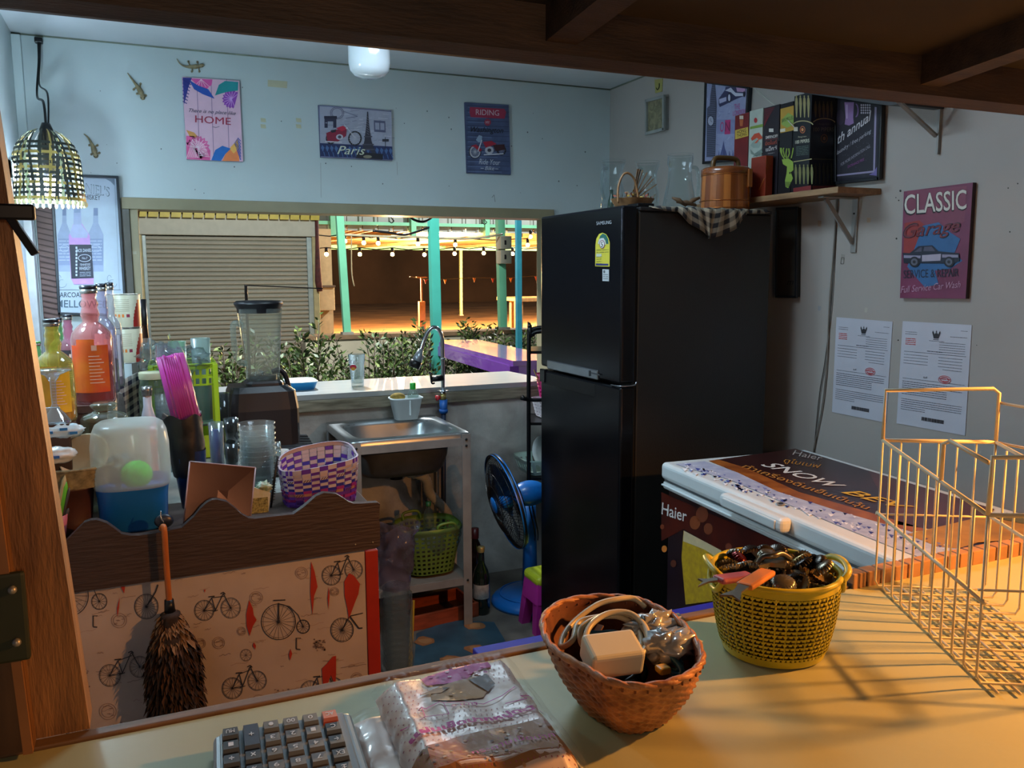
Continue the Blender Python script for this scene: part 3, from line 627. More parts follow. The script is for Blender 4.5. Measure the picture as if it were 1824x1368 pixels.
# Garage sign: zoom (1420,310,1824,790) at 2.85
def garage(a):
    a.poly([(560, 85), (860, 60), (850, 240), (700, 330), (545, 260)], '#7a3a52', 1); a.poly([(545, 250), (620, 235), (700, 300), (640, 420), (540, 400)], '#8e2e2c', 2)
    a.poly([(600, 370), (640, 262), (720, 245), (770, 290), (830, 330), (800, 400), (840, 440), (780, 480), (700, 490), (720, 560), (650, 575), (600, 520), (560, 470)], '#2e5f92', 3)
    a.text('CLASSIC', (542, 214), (860, 184), 108, '#15141c', 4, bold=.04); a.text('CLASSIC', (547, 206), (862, 178), 100, '#c9c6be', 5, bold=.015)
    a.text('Garage', (540, 352), (832, 316), 96, '#1a1622', 6, shear=.35, bold=.03); a.text('Garage', (545, 346), (828, 312), 86, '#6e2430', 7, shear=.35)
    a.poly([(540, 400), (575, 402), (620, 366), (690, 362), (720, 392), (825, 402), (828, 440), (800, 455), (545, 452)], '#131b30', 8)
    a.poly([(638, 412), (735, 405), (732, 440), (638, 444)], '#a29caf', 9); a.poly([(546, 412), (632, 414), (630, 428), (546, 426)], '#8b87a0', 9); a.poly([(740, 408), (822, 410), (822, 424), (740, 424)], '#8b87a0', 9)
    a.poly([(645, 392), (650, 370), (688, 368), (705, 392)], '#4c4a5e', 9); a.poly([(598, 396), (630, 372), (638, 372), (636, 394)], '#4c4a5e', 9)
    for cx in (600, 776): a.disc(cx, 446, 26, 27, '#141420', 10); a.disc(cx, 446, 17, 18, '#5b5e6e', 11); a.disc(cx, 446, 8, 8, '#24242e', 12)
    a.text('SERVICE & REPAIR', (542, 530), (822, 520), 42, '#1c2338', 5); a.text('Full Service Car Wash', (528, 604), (832, 576), 34, '#b48aa4', 6, shear=.3)
ZG = (1420, 310, 2.85)
panel('garage_sign', 'tall red and purple CLASSIC Garage sign with a car on the right wall', 'sign', [(1610, 341), (1733, 325), (1720, 532), (1603, 531)], ('x', XR), .014, mat('garage_edge', '#2c1820', .5), garage, mat('garage_print', '#7c3357', .5, var=.25, scale=10, alt='#632343'), ZG)
# licences
def licence(dx, q):
    def d(a):
        f = lambda u, v: ((q[0][0]*(1-u)+q[1][0]*u)*(1-v)+(q[3][0]*(1-u)+q[2][0]*u)*v, (q[0][1]*(1-u)+q[1][1]*u)*(1-v)+(q[3][1]*(1-u)+q[2][1]*u)*v)
        b = Art(a.mb, lambda x, y: a.fn(*f(x, y)), a.n, lift=.0004)
        def ln(y, x0, x1, c='#55535e', h=.006, s=0): b.scribble((x0, y), (x1, y), h, c, 2, h*.7, seed=int(y*1000)+s)
        cx = .5
        b.disc(cx, .115, .03, .022, '#2e2d33', 2); b.poly([(cx-.05, .07), (cx-.03, .10), (cx-.02, .13), (cx+.02, .13), (cx+.03, .10), (cx+.05, .07), (cx+.06, .09), (cx+.035, .145), (cx-.035, .145), (cx-.06, .09)], '#2e2d33', 3)
        b.poly([(cx, .065), (cx+.012, .09), (cx-.012, .09)], '#2e2d33', 3)
        b.line([(cx-.04, .155), (cx+.04, .155)], .006, '#2e2d33', 3)
        ln(.10, .05, .22); ln(.12, .05, .22); ln(.06, .85, .95); ln(.12, .7, .95); ln(.17, .4, .62)
        for k in range(4): ln(.165+k*.018, .06, .21, '#c0392f', .010)
        for k in range(5): ln(.18+k*.022, .55, .93)
        ln(.27, .38, .6, h=.010); ln(.29, .05, .95)
        for k in range(4): ln(.32+k*.028, .05, .4, s=1); ln(.32+k*.028, .55, .9, s=2)
        ln(.43, .62, .9)
        b.ring(.66, .52, .09, .035, .006, '#b8434a', 3); b.ring(.66, .52, .06, .022, .008, '#b8434a', 3); ln(.515, .58, .74, '#b8434a', .012); ln(.535, .6, .72, '#b8434a', .010)
        b.text('๑๕', (.35, .53), (.41, .53), .018, '#33313a', 3); ln(.55, .05, .95)
        for k in range(7): ln(.58+k*.02, .05, .7 if k > 2 else .92, '#44424e', .008, k)
        for k in range(6): ln(.75+k*.02, .05, .93 if k < 4 else .4, '#44424e', .007, k+9)
        x = .36; rr = random.Random(4)
        while x < .68: w_ = rr.uniform(.003, .012); b.rect(x, .895, x+w_, .93, '#26252b', 3); x += w_+rr.uniform(.003, .008)
    return d
pap = mat('paper', '#bfc2cf', .35, var=.02, coat=.5)
q = [(1490, 565), (1590, 573), (1578, 753), (1482, 734)]
panel('licence_certificate', 'laminated paper certificate on the right wall, the left one of two', 'certificate', q, ('x', XR), .002, pap, licence(0, q), pap, (0, 0, 1))
q = [(1608, 572), (1731, 579), (1719, 776), (1597, 754)]
panel('licence_certificate', 'laminated paper certificate on the right wall, the right one under the garage sign', 'certificate', q, ('x', XR), .002, pap, licence(0, q), pap, (0, 0, 1))
panel('dark_picture', 'dark narrow framed picture half hidden behind the fridge on the right wall', 'picture', [(1385, 372), (1421, 370), (1419, 529), (1384, 528)], ('x', XR), .016, mat('dark_print_e', '#15140f', .5), lambda a: a.text('m', (1402, 507), (1414, 507), 7, '#0c0b0a', 2, shear=.3, bold=.03), mat('dark_print', '#3b352f', .5), frame=(mat('poster_frame2', '#14161c', .4), .008, .006))
# cables
t = thing('wall_cable', 'pale twin power cable hanging down the right wall from the shelf', 'cable', gx(1488, 345, XR-.006)); cb = mat('cable_grey', '#77726b', .5)
mb = MB(); mb.tube(smooth_pts([gx(x, y, XR-.006) for x, y in ((1487, 330), (1490, 350), (1485, 440), (1477, 545), (1473, 640), (1465, 720), (1449, 802), (1444, 850))], 6), .0026, cb, 6)
mb.obj('cable', t); mb = MB(); mb.tube(smooth_pts([gx(x, y, XR-.005) for x, y in ((1489, 332), (1493, 350), (1489, 400), (1481, 540), (1470, 640), (1460, 700), (1452, 780), (1446, 850))], 6), .0018, mat('cable_dark', '#3e3a35', .5), 6); mb.obj('cable', t)
# ================================================================ SHELVES AND BOXES ON THE RIGHT WALL
SZ = 1.648
wood_l = mat('shelf_wood', '#9a7a56', .6, var=.2, scale=8, stretch=(6, 1, 6), alt='#6e5236')
t = thing('wall_shelf', 'small wooden wall shelf carrying the whisky boxes', 'shelf', (XR, 2.2, SZ-.02))
mb = MB(); mb.box((1.875, 1.925, SZ-.018), (XR-.001, 2.62, SZ), wood_l, .001); mb.obj('board', t)
br = mat('bracket_grey', '#8f8f8c', .5, .3)
def bracket(y, z, x0, t, ln=.14):
    mb = MB(); mb.box((XR-.006, y-.011, z-ln-.03), (XR-.001, y+.011, z-.001), br, .001); mb.box((x0, y-.011, z-.006), (XR-.001, y+.011, z-.001), br, .001)
    mb.bar((x0+.02, y, z-.008), (XR-.008, y, z-ln), .006, .014, br)
    mb.sphere((XR-.008, y, z-.05), .003, dkm, 8, 6); mb.obj('bracket', t)
bracket(2.02, SZ-.018, 1.90, t); bracket(2.52, SZ-.018, 1.90, t)
US = 2.045
t = thing('upper_shelf', 'dark upper wall shelf half hidden behind the hatch frame', 'shelf', (XR, 1.95, 1.96))
mb = MB(); mb.prism([gx(x, y, 1.87) for x, y in ((1432, 166), (1582, 188), (1600, 186), (1605, 160), (1440, 140))], (.17, 0, 0), mat('dark_shelf', '#1b1c20', .5), ); mb.obj('board', t)
def strut(pts, t):
    mb = MB(); 
    for a_, b_ in zip(pts, pts[1:]): mb.bar(a_, b_, .012, .006, br)
    mb.obj('bracket', t)
strut([gx(1600, 180, 1.86), gx(1668, 243, XR-.004)], t); strut([gx(1676, 190, XR-.004), gx(1671, 275, XR-.004)], t)
mb = MB(); mb.tube([gx(1331, 146, XR-.02), gx(1380, 188, 1.96), gx(1414, 226, 1.91)], .0016, mat('string_white', '#b9bbb2', .6), 6)
solo(mb, 'string', 'thin white string running down in front of the bottle boxes', 'string', gx(1331, 146, XR-.02))
def gift_box(name, label, px0, px1, ytop, mtl, draw, X=1.925, dx=.085, zoom=ZL, side=None, z0=SZ):
    tl = gx(px0, ytop, X); tr = gx(px1, ytop-2, X); y0, y1 = tl.y-.001, tr.y+.001; zt_ = (tl.z+tr.z)/2
    mb = MB(); mb.box((X, y1, z0+.0005), (X+dx, y0, zt_), mtl, .001, seg=1)
    draw(Art(mb, lambda x, y: gx(x, y, X), (-1, 0, 0), zoom))
    if side: side(Art(mb, lambda x, y: gy(x, y, y1), (0, -1, 0), zoom))
    return solo(mb, name, label, 'box', (X+dx/2, (y0+y1)/2, z0), 'bottle boxes on the wall shelf')
def hong(a):
    a.rect(372, 365, 405, 395, '#bdb6a6', 2); a.poly([(372, 400), (405, 400), (400, 455), (376, 455)], '#a8572e', 2)
    a.poly([(335, 490), (445, 462), (448, 538), (335, 568)], '#c2a544', 2); a.text('HONG', (352, 522), (430, 502), 30, '#2c1a12', 3, bold=.02); a.text('THONG', (350, 554), (434, 532), 28, '#2c1a12', 3, bold=.02)
gift_box('gift_box', 'dark red box with a yellow HONG THONG band, leftmost on the shelf', 1309, 1334, 204, mat('box_red', '#6e1a1c', .4), hong)
def lob(a):
    a.disc(510, 405, 14, 22, '#a3252b', 2); a.poly([(462, 460), (572, 435), (572, 460), (462, 482)], '#74913c', 2)
    a.poly([(470, 560), (500, 520), (540, 510), (572, 555), (545, 570), (520, 555), (480, 580)], '#b8452e', 3); a.poly([(465, 620), (510, 560), (560, 600), (540, 640), (490, 640)], '#8b9c94', 2)
    a.poly([(500, 600), (560, 540), (520, 600)], '#c8583a', 4); a.poly([(465, 650), (500, 690), (560, 650), (572, 680), (520, 715), (470, 690)], '#6f7f78', 3); a.scribble((490, 712), (560, 700), 8, '#5a6a62', 4)
gift_box('gift_box', 'white box with an orange lobster drawing between the red box and the black one', 1335, 1359.5, 196, mat('box_white', '#a9b5ac', .4), lob)
def smir(a):
    for k in range(12): a.line([(582, 312+k*13), (582+90-k*7, 295+k*12)], 4, '#7e1c26', 2)
    a.rect(624, 475, 662, 505, '#c6c2ba', 2); a.poly([(590, 530), (712, 512), (712, 580), (590, 600)], '#1b1418', 2); a.text('SMIRNOFF', (596, 566), (700, 550), 26, '#c9c4c0', 3, bold=.02); a.line([(590, 575), (645, 568), (700, 560)], 3, '#8e2230', 4)
    a.text('มิดไนท์', (594, 620), (692, 606), 36, '#a34836', 3, bold=.01); a.text('แม็กซ์', (598, 672), (692, 655), 38, '#cfcbc8', 3, bold=.03)
    a.scribble((615, 690), (672, 682), 9, '#8a8684', 3); a.text('18', (628, 945), (650, 942), 22, '#4e4b58', 3)
gift_box('gift_box', 'tall black SMIRNOFF box with dark red stripes standing in the row', 1360.5, 1389, 190, mat('box_black', '#201a22', .4), smir)
def deer(a):
    a.poly([(722, 308), (836, 278), (836, 490), (722, 515)], '#a8852f', 2); a.poly([(732, 400), (790, 340), (836, 370), (836, 440), (780, 470), (732, 440)], '#7f9a4a', 3); a.text('SAN MIGUEL', (735, 425), (834, 395), 32, '#2c3a1e', 4)
    a.poly([(722, 480), (765, 472), (765, 500), (722, 506)], '#c9c3ae', 4)
    c = '#7f9a3a'
    a.poly([(735, 740), (790, 730), (832, 760), (834, 830), (812, 850), (830, 900), (790, 985), (768, 975), (762, 920), (775, 860), (780, 800), (745, 780)], c, 3)
    for p in ([(760, 740), (735, 700), (730, 640)], [(760, 720), (745, 660), (752, 640)], [(775, 730), (770, 690), (778, 645)], [(785, 725), (800, 690), (795, 645)], [(815, 730), (825, 690), (832, 640)], [(735, 700), (724, 670), (724, 640)]): a.line(p, 9, c, 3)
    a.disc(805, 855, 6, 10, '#14120c', 4)
    for k in range(5): a.line([(770+k*10, 930), (778+k*9, 975)], 4, '#16140e', 4)
gift_box('gift_box', 'black box with a yellow-green deer head beside the pipers box', 1390, 1413.5, 184, mat('box_deer', '#141218', .4), deer)
def soldiers(a, x0, x1, y0, y1, c, dy=0):
    k = 0; x = x0
    while x < x1:
        a.poly([(x, y0+dy+18), (x+8, y0+dy), (x+18, y0+18+dy), (x+22, y0+60+dy), (x+15, y1+dy), (x+6, y1+dy), (x-2, y0+60+dy)], c, 2); a.disc(x+9, y0+dy, 6, 9, c, 3, 8); x += 34; k += 1
def pipA(a):
    soldiers(a, 850, 985, 200, 380, '#8c8558'); a.ring(915, 455, 90, 45, 9, '#9d9468', 3, 3.4, 6.0); a.rect(838, 462, 872, 498, '#b7b2a2', 4)
    a.ring(912, 485, 20, 28, 8, '#9c5534', 3); a.disc(912, 485, 10, 14, '#b27a48', 4); a.text('Seagram', (872, 558), (945, 552), 18, '#a9a890', 3, shear=.2); a.text('100 PIPERS', (850, 608), (970, 592), 30, '#c4c5b0', 3, bold=.01)
    for k in range(6): a.scribble((858, 635+k*14), (962, 622+k*14), 8, '#5d6f64', 3, 4, seed=k)
    a.line([(836, 760), (992, 735)], 7, '#a59c6c', 3); soldiers(a, 845, 985, 790, 950, '#6f6f42'); a.poly([(834, 985), (985, 960), (985, 1010), (834, 1022)], '#6e1a1c', 4)
def pipB(a):  # same print in darker inks: this face's shade is put into the colours
    soldiers(a, 1010, 1180, 250, 380, '#4a422a'); a.ring(1092, 440, 100, 50, 8, '#8d8256', 3, 3.5, 5.9); a.text('100 PIPERS', (1002, 500), (1175, 500), 34, '#5f5c4c', 3)
    a.ring(1092, 560, 26, 34, 9, '#5b3d22', 3); a.disc(1092, 560, 12, 16, '#6a4a2a', 4); a.text('Seagram', (1045, 448), (1135, 448), 20, '#4d4a3c', 3, shear=.2)
    a.line([(998, 735), (1182, 742)], 5, '#5b5436', 3); soldiers(a, 1010, 1175, 780, 950, '#35321f'); a.poly([(990, 965), (1188, 965), (1190, 1020), (990, 1010)], '#6e1a1c', 4)
gift_box('gift_box', 'black and gold 100 PIPERS box at the right end of the shelf', 1414.5, 1447, 168, mat('box_pipers', '#12161c', .35), pipA, dx=.105, side=pipB)
def redb(a): a.poly([(480, 740), (590, 715), (598, 900), (520, 1010), (475, 900)], '#7c2a18', 2); a.line([(585, 900), (540, 1000)], 5, '#b5682a', 3)
gift_box('gift_box', 'short reddish box leaning in front of the bottle boxes beside the bucket', 1338, 1365, 280, mat('box_red2', '#8a3420', .35), redb, X=1.885, dx=.03)
# ================================================================ FRIDGE
FX0, FX1, FY0, FY1, FZ = 1.335, 1.905, 2.235, 2.81, 1.6
fr_side = mat('fridge_side', '#262726', .42, .2, var=.04, scale=4, bump=.15, bscale=220)
fr_door = mat('fridge_door', '#16181d', .22, .55, var=.03, scale=3)
t = thing('refrigerator', 'tall black two-door refrigerator standing in the middle of the room', 'refrigerator', (1.62, 2.52, 0))
mb = MB(); mb.box((FX0+.06, FY0+.006, .04), (FX1, FY1-.006, FZ-.012), fr_side, .006); mb.obj('cabinet', t)
mb = MB(); mb.box((FX0+.062, FY0+.002, FZ-.012), (FX1-.002, FY1-.002, FZ), mat('fridge_top', '#1c1c1e', .5), .003); mb.obj('top_cover', t)
zs = gx(1122, 683, FX0+.055).z
ZD = 1.052
def door(z0, z1, name, extra=None):
    mb = MB(); mb.box((FX0, FY0, z0), (FX0+.052, FY1, z1), fr_door, .008, seg=3)
    o = mb.obj(name, t); return o
d1 = door(ZD+.008, FZ+.003, 'freezer_door'); d2 = door(.06, ZD-.004, 'fridge_door')
mb = MB(); mb.box((FX0+.046, FY0+.012, .06), (FX0+.062, FY1-.012, FZ-.005), mat('door_gasket', '#060606', .6)); mb.obj('gasket', t)
# handle recesses with bright strip
mb = MB(); mb.box((FX0-.004, FY0+.14, ZD+.004), (FX0+.012, FY1-.06, ZD+.036), mat('strip_steel', '#9aa0a6', .25, .85), .003)
a = Art(mb, lambda x, y: gx(x, y, FX0-.0045), (-1, 0, 0)); a.scribble((1053, 664), (1069, 668), 3, '#3a3d42', 2, 2); a.rect(1049, 660, 1052, 670, '#2b2d31', 2)
mb.obj('handle_strip', d1)
mb = MB(); mb.box((FX0-.001, FY0+.16, ZD-.055), (FX0+.004, FY1-.02, ZD-.012), mat('recess_black', '#050506', .5), .002); mb.box((FX0-.006, FY1-.045, ZD-.05), (FX0+.01, FY1-.002, ZD-.002), fr_door, .003); mb.obj('handle', d2)
mb = MB(); mb.tube(smooth_pts([(FX0+.001, FY0+.06, ZD-.002), (FX0-.002, FY0+.01, ZD), (FX0+.02, FY0-.003, ZD), (FX0+.05, FY0-.001, ZD+.002), (FX0+.058, FY0+.003, ZD+.01)], 5), .0025, mat('strip_steel', '#9aa0a6', .25, .85), 6); mb.obj('door_seam_trim', t)
for y in (FY0+.04, FY1-.04):
    for x in (FX0+.1, FX1-.05): mb = MB(); mb.lathe([(0, 0), (.018, 0), (.018, .042), (0, .042)], dkm, (x, y, 0), 16); mb.obj('foot', t)
mb = MB(); mb.box((FX0+.06, FY0+.012, FZ), (FX0+.12, FY0+.075, FZ+.012), fr_door, .003); mb.obj('hinge_cover', t)
ZF = (940, 350, 2.9115)
mb = MB(); a = Art(mb, lambda x, y: gx(x, y, FX0-.0004), (-1, 0, 0), ZF)
a.text('SAMSUNG', (357, 148), (434, 142), 18, '#9ba1a8', 1); mb.obj('brand_lettering', d1)
mb = MB(); a = Art(mb, lambda x, y: gx(x, y, FX0-.0004), (-1, 0, 0), ZF)
a.poly([(352, 250), (356, 220), (370, 195), (388, 188), (408, 196), (420, 218), (426, 240), (425, 364), (350, 362)], '#c3b83c', 1)
a.poly([(372, 225), (376, 205), (390, 192), (408, 200), (418, 222), (420, 246), (408, 246), (404, 228), (392, 214), (380, 220)], '#1f5f58', 2)
a.poly([(366, 240), (372, 222), (382, 216), (396, 216), (404, 232), (408, 250), (366, 246)], '#b9bfc0', 3); a.disc(388, 248, 14, 22, '#7c4a58', 4); a.disc(388, 248, 11, 18, '#d8d8d2', 5); a.text('5', (382, 262), (394, 261), 26, '#3c3440', 6, bold=.03)
for k in range(7): a.scribble((358, 278+k*12), (420 if k < 2 else 385, 276+k*12), 5, '#6b6a2c', 2, 3, seed=k)
a.rect(357, 297, 384, 312, '#b8bfae', 3); a.poly([(355, 347), (420, 349), (420, 358), (355, 357)], '#27306e', 3); mb.obj('energy_label', d1)
mb = MB(); a = Art(mb, lambda x, y: gx(x, y, FX0-.0004), (-1, 0, 0), ZF)
a.poly([(388, 377), (422, 378), (422, 440), (388, 438)], '#b3b9bd', 1); a.disc(398, 390, 5, 8, '#5b6065', 2)
for k in range(3): a.scribble((392, 405+k*11), (418, 405+k*11), 5, '#5b6065', 2, 3, seed=k)
mb.obj('small_label', d1)
# ---------------- things on the fridge
ging = mat('gingham', '#b5ab98', .8)
def gingham(name, c1, c2, s):
    if name in _M: return _M[name]
    m = bpy.data.materials.new(name); m.use_nodes = True; _M[name] = m; nt = m.node_tree; b = nt.nodes['Principled BSDF']; b.inputs['Roughness'].default_value = .85
    tc = nt.nodes.new('ShaderNodeTexCoord'); sx = nt.nodes.new('ShaderNodeSeparateXYZ'); nt.links.new(tc.outputs['UV'], sx.inputs[0])
    outs = []
    for i in (0, 1):
        mu = nt.nodes.new('ShaderNodeMath'); mu.operation = 'MULTIPLY'; mu.inputs[1].default_value = s; nt.links.new(sx.outputs[i], mu.inputs[0])
        fr = nt.nodes.new('ShaderNodeMath'); fr.operation = 'FRACT'; nt.links.new(mu.outputs[0], fr.inputs[0])
        gt = nt.nodes.new('ShaderNodeMath'); gt.operation = 'GREATER_THAN'; gt.inputs[1].default_value = .5; nt.links.new(fr.outputs[0], gt.inputs[0]); outs.append(gt)
    ad = nt.nodes.new('ShaderNodeMath'); ad.operation = 'ADD'; nt.links.new(outs[0].outputs[0], ad.inputs[0]); nt.links.new(outs[1].outputs[0], ad.inputs[1])
    hv = nt.nodes.new('ShaderNodeMath'); hv.operation = 'MULTIPLY'; hv.inputs[1].default_value = .5; nt.links.new(ad.outputs[0], hv.inputs[0])
    mx = nt.nodes.new('ShaderNodeMix'); mx.data_type = 'RGBA'; nt.links.new(hv.outputs[0], mx.inputs[0]); mx.inputs[6].default_value = lin(c1); mx.inputs[7].default_value = lin(c2)
    nt.links.new(mx.outputs[2], b.inputs['Base Color']); return m
def cloth(name, label, nu, nv, fn, m, loc, th=.0025):
    mb = MB(); mb.grid(nu, nv, fn, m); o = solo(mb, name, label, 'cloth', loc)
    uv = o.data.uv_layers.new(name='uv'); me = o.data
    for l in me.loops: i = l.vertex_index; uv.data[l.index].uv = ((i % nu)/(nu-1), (i//nu)/(nv-1))
    s = o.modifiers.new('thickness', 'SOLIDIFY'); s.thickness = th; s.offset = 1; return o
gm = gingham('gingham_dark', '#9a917e', '#1c1d22', 14)
def fcl(u, v):
    x = FX0+.10+u*.44; wav = .006*math.sin(u*23)+.004*math.sin(u*41+1)
    hang = .012+.085*max(0, math.sin((u-.2)/.62*math.pi))**1.2 if .2 < u < .82 else .004+.012*abs(math.sin(u*9))
    L = .34; s = v*(L+hang)
    if s < L: return Vector((x+wav*v, FY1-.2-s+.0, FZ+.002+.003*abs(math.sin(u*30+v*7))*v)) if False else Vector((x, FY0+L-s-.004, FZ+.001+.0035*abs(math.sin(u*27+v*9))))
    d = s-L
    return Vector((x+.25*d*math.sin(u*20), FY0-.006-.008*abs(math.sin(u*30))-min(d, .01)*.3, FZ+.003-d))
cloth('checked_cloth', 'black and cream checked cloth on the fridge, drooping over its front edge', 60, 30, fcl, gm, (1.62, FY0+.1, FZ))
# glass pitchers
gl = glass('clear_glass', '#eef4f4', .035, .05, '#b4c4c8', .5, .8)
def pitcher(px0, px1, y0, Y, label, shape):
    c = gy((px0+px1)/2, 350, Y); r = rad(c, px1-px0); zt_ = gy((px0+px1)/2, y0, Y).z; h = zt_-FZ-.006; z = FZ+.006
    t = thing('glass_pitcher', label, 'pitcher', (c.x, Y, z), 'glass pitchers on the fridge')
    mb = MB(); mb.lathe([(0, z+.004), (r*shape[0][0]*.95, z)]+[(r*a_, z+h*b_) for a_, b_ in shape], gl, (c.x, Y, 0), 32); 
    mb.lathe([(r*shape[-1][0], z+h), (r*shape[-1][0]*1.03, z+h+.001), (r*shape[-1][0]*.98, z+h+.003)], gl, (c.x, Y, 0), 32)
    mb.obj('body', t)
    return t, c, r, z, h
def handle(t, c, pts, m, r=.006):
    mb = MB(); mb.tube(smooth_pts(pts, 6), r, m, 8); mb.obj('handle', t)
A = [(1.0, 0.0), (.98, .12), (.72, .55), (.66, .75), (.68, .8), (.74, .84), (.74, .98)]
t, c, r, z, h = pitcher(1180, 1241, 276, 2.44, 'large clear glass pitcher on the fridge next to the wooden bucket', A)
handle(t, c, [Vector((c.x+r*.5, c.y-r*.42, z+h*.78)), Vector((c.x+r*.75, c.y-r*.6, z+h*.74)), Vector((c.x+r*.85, c.y-r*.62, z+h*.5)), Vector((c.x+r*.9, c.y-r*.55, z+h*.2))], gl)
B = [(.8, 0), (.85, .25), (.8, .45), (.62, .62), (.66, .8), (.85, .97)]
t, c, r, z, h = pitcher(1128, 1178, 289, 2.60, 'middle clear glass pitcher of three on the fridge', B)
handle(t, c, [Vector((c.x-r*.6, c.y-.01, z+h*.85)), Vector((c.x-r*1.05, c.y-.02, z+h*.8)), Vector((c.x-r*1.1, c.y-.02, z+h*.45)), Vector((c.x-r*.8, c.y-.01, z+h*.25))], gl)
t, c, r, z, h = pitcher(1066, 1117, 287, 2.62, 'leftmost clear glass pitcher, behind the little cane basket', B)
handle(t, c, [Vector((c.x-r*.6, c.y-.01, z+h*.85)), Vector((c.x-r*1.05, c.y-.02, z+h*.8)), Vector((c.x-r*1.1, c.y-.02, z+h*.45)), Vector((c.x-r*.8, c.y-.01, z+h*.25))], gl)
# small bottle seen through the left pitcher
bx = gy(1092, 340, 2.72); mb = MB(); mb.lathe([(0, 0), (.014, 0), (.015, .04), (.013, .06), (.006, .08), (.006, .1), (0, .1)], mat('tiny_green_bottle', '#2e4032', .2), (bx.x, 2.73, FZ+.001), 16); mb.lathe([(.0152, .01), (.0152, .036)], mat('tiny_label', '#9aa89a', .5), (bx.x, 2.73, FZ), 16)
solo(mb, 'small_bottle', 'tiny dark green bottle behind the leftmost pitcher', 'bottle', (bx.x, 2.73, FZ))
# little cane basket with dried flowers
t = thing('cane_basket', 'little cane basket with a hoop handle and dried flowers on the fridge corner', 'basket', (1.445, 2.36, FZ+.006)); cx, cy, z = 1.445, 2.36, FZ+.006
cane = mat('cane', '#8b6540', .55, var=.25, scale=40)
mb = MB(); mb.grid(48, 9, lambda u, v: Vector((cx+(.048+.018*v+.002*math.cos(u*48*math.pi+v*8*math.pi))*math.cos(2*math.pi*u)*1.05, cy+(.048+.018*v+.002*math.cos(u*48*math.pi+v*8*math.pi))*math.sin(2*math.pi*u), z+.028*v)), cane, wrapu=True)
mb.lathe([(0, z+.002), (.046, z+.001)], cane, (cx, cy, 0), 24); mb.obj('basket', t)
mb = MB(); hp_ = [gy(x, y, 2.33) for x, y in ((1101, 362), (1101, 335), (1108, 314), (1118, 308), (1129, 318), (1135, 340), (1137, 360))]
mb.tube(smooth_pts(hp_, 5), .0035, cane, 8); mb.obj('handle', t)
rr = random.Random(2)
mb = MB(); yl = mat('dried_yellow', '#b0903a', .7, var=.2); rd = mat('dried_red', '#8c4330', .7, var=.3); bn = mat('dried_leaf', '#6a5138', .7, var=.3)
for k in range(70):
    an = rr.uniform(0, 6.28); q = rr.uniform(.01, .075); p = Vector((cx+q*math.cos(an)*1.1, cy+q*math.sin(an)*.8-.01, z+.025+rr.uniform(0, .03)*(1-q*8)))
    m_ = rr.choice([yl, yl, rd, bn]); d = Vector((rr.uniform(-1, 1), rr.uniform(-1, 1), rr.uniform(.1, 1))).normalized()*.014; s = d.orthogonal().normalized()*.005
    mb.add([p, p+d*.5+s, p+d, p+d*.5-s], [(0, 1, 2, 3)], m_)
for k in range(9): a_ = rr.uniform(-.4, 1.0); mb.bar((cx, cy, z+.02), (cx+.09*math.sin(a_), cy-.02, z+.02+.10*math.cos(a_)), .008, .003, bn)
f = mb.obj('dried_flowers', t); f['kind'] = 'stuff'
# dried pods by the big pitcher
mb = MB()
for p, q in (((1197, 352), (1222, 370)), ((1205, 360), (1240, 366)), ((1220, 372), (1246, 352))):
    a_ = gy(*p, 2.30); b_ = gy(*q, 2.29); a_.z = max(a_.z, FZ+.012); b_.z = max(b_.z, FZ+.012); mb.tube([a_, (a_+b_)/2+Vector((0, 0, .004)), b_], [.003, .008, .004], bn, 8)
o = solo(mb, 'dried_pods', 'dry brown seed pods lying before the large pitcher', 'plant', (1.63, 2.3, FZ+.006)); o['kind'] = 'stuff'
# wooden bucket
c = gy(1291, 360, 2.345); r = rad(c, 88); z = FZ+.006; zt_ = gy(1291, 308, 2.345-r*.6).z
t = thing('wooden_bucket', 'varnished wooden rice bucket with copper hoops and lid on the fridge', 'bucket', (c.x, 2.345, z)); CXb, CYb = c.x, 2.345
wds = [mat('stave%d' % i, h_, .25, var=.2, scale=25, stretch=(1, 1, .15), coat=.5) for i, h_ in enumerate(('#9a5a28', '#7c421c', '#a8652e', '#8a4c20'))]
mb = MB(); NSt = 22
for k in range(NSt):
    a0 = 2*math.pi*k/NSt; a1 = a0+2*math.pi/NSt*.985
    mb.lathe([(r*1.0, z), (r*.95, zt_)], wds[(k*7) % 4], (CXb, CYb, 0), 3, a0=a0, a1=a1); mb.lathe([(r*.9, zt_), (r*.9, z+.01)], wds[1], (CXb, CYb, 0), 3, a0=a0, a1=a1)
mb.lathe([(0, z+.003), (r*.98, z+.002)], wds[1], (CXb, CYb, 0), 32); mb.obj('staves', t)
cop = mat('copper_wire', '#b9713a', .25, .8)
for f_ in (.04, .25, .97): mb = MB(); rr_ = r*(1.0-.05*f_)+.001; mb.tube([(CXb+rr_*math.cos(i/40*6.2832), CYb+rr_*math.sin(i/40*6.2832), z+(zt_-z)*f_) for i in range(40)], .0016, cop, 6, closed=True); mb.obj('hoop', t)
mb = MB(); mb.lathe([(r*.97, zt_), (r*.98, zt_+.004), (r*.98, zt_+.016), (r*.9, zt_+.022), (0, zt_+.022)], wds[1], (CXb, CYb, 0), 36); mb.obj('lid', t)
mb = MB(); dark_w = mat('handle_wood', '#5e4320', .35, var=.2); zz = zt_+.02
mb.tube(smooth_pts([(CXb-r*.62, CYb, zz), (CXb-r*.6, CYb, zz+.022), (CXb-r*.4, CYb, zz+.034), (CXb+r*.4, CYb, zz+.034), (CXb+r*.6, CYb, zz+.022), (CXb+r*.62, CYb, zz)], 5), .0085, dark_w, 8); mb.obj('handle', t)
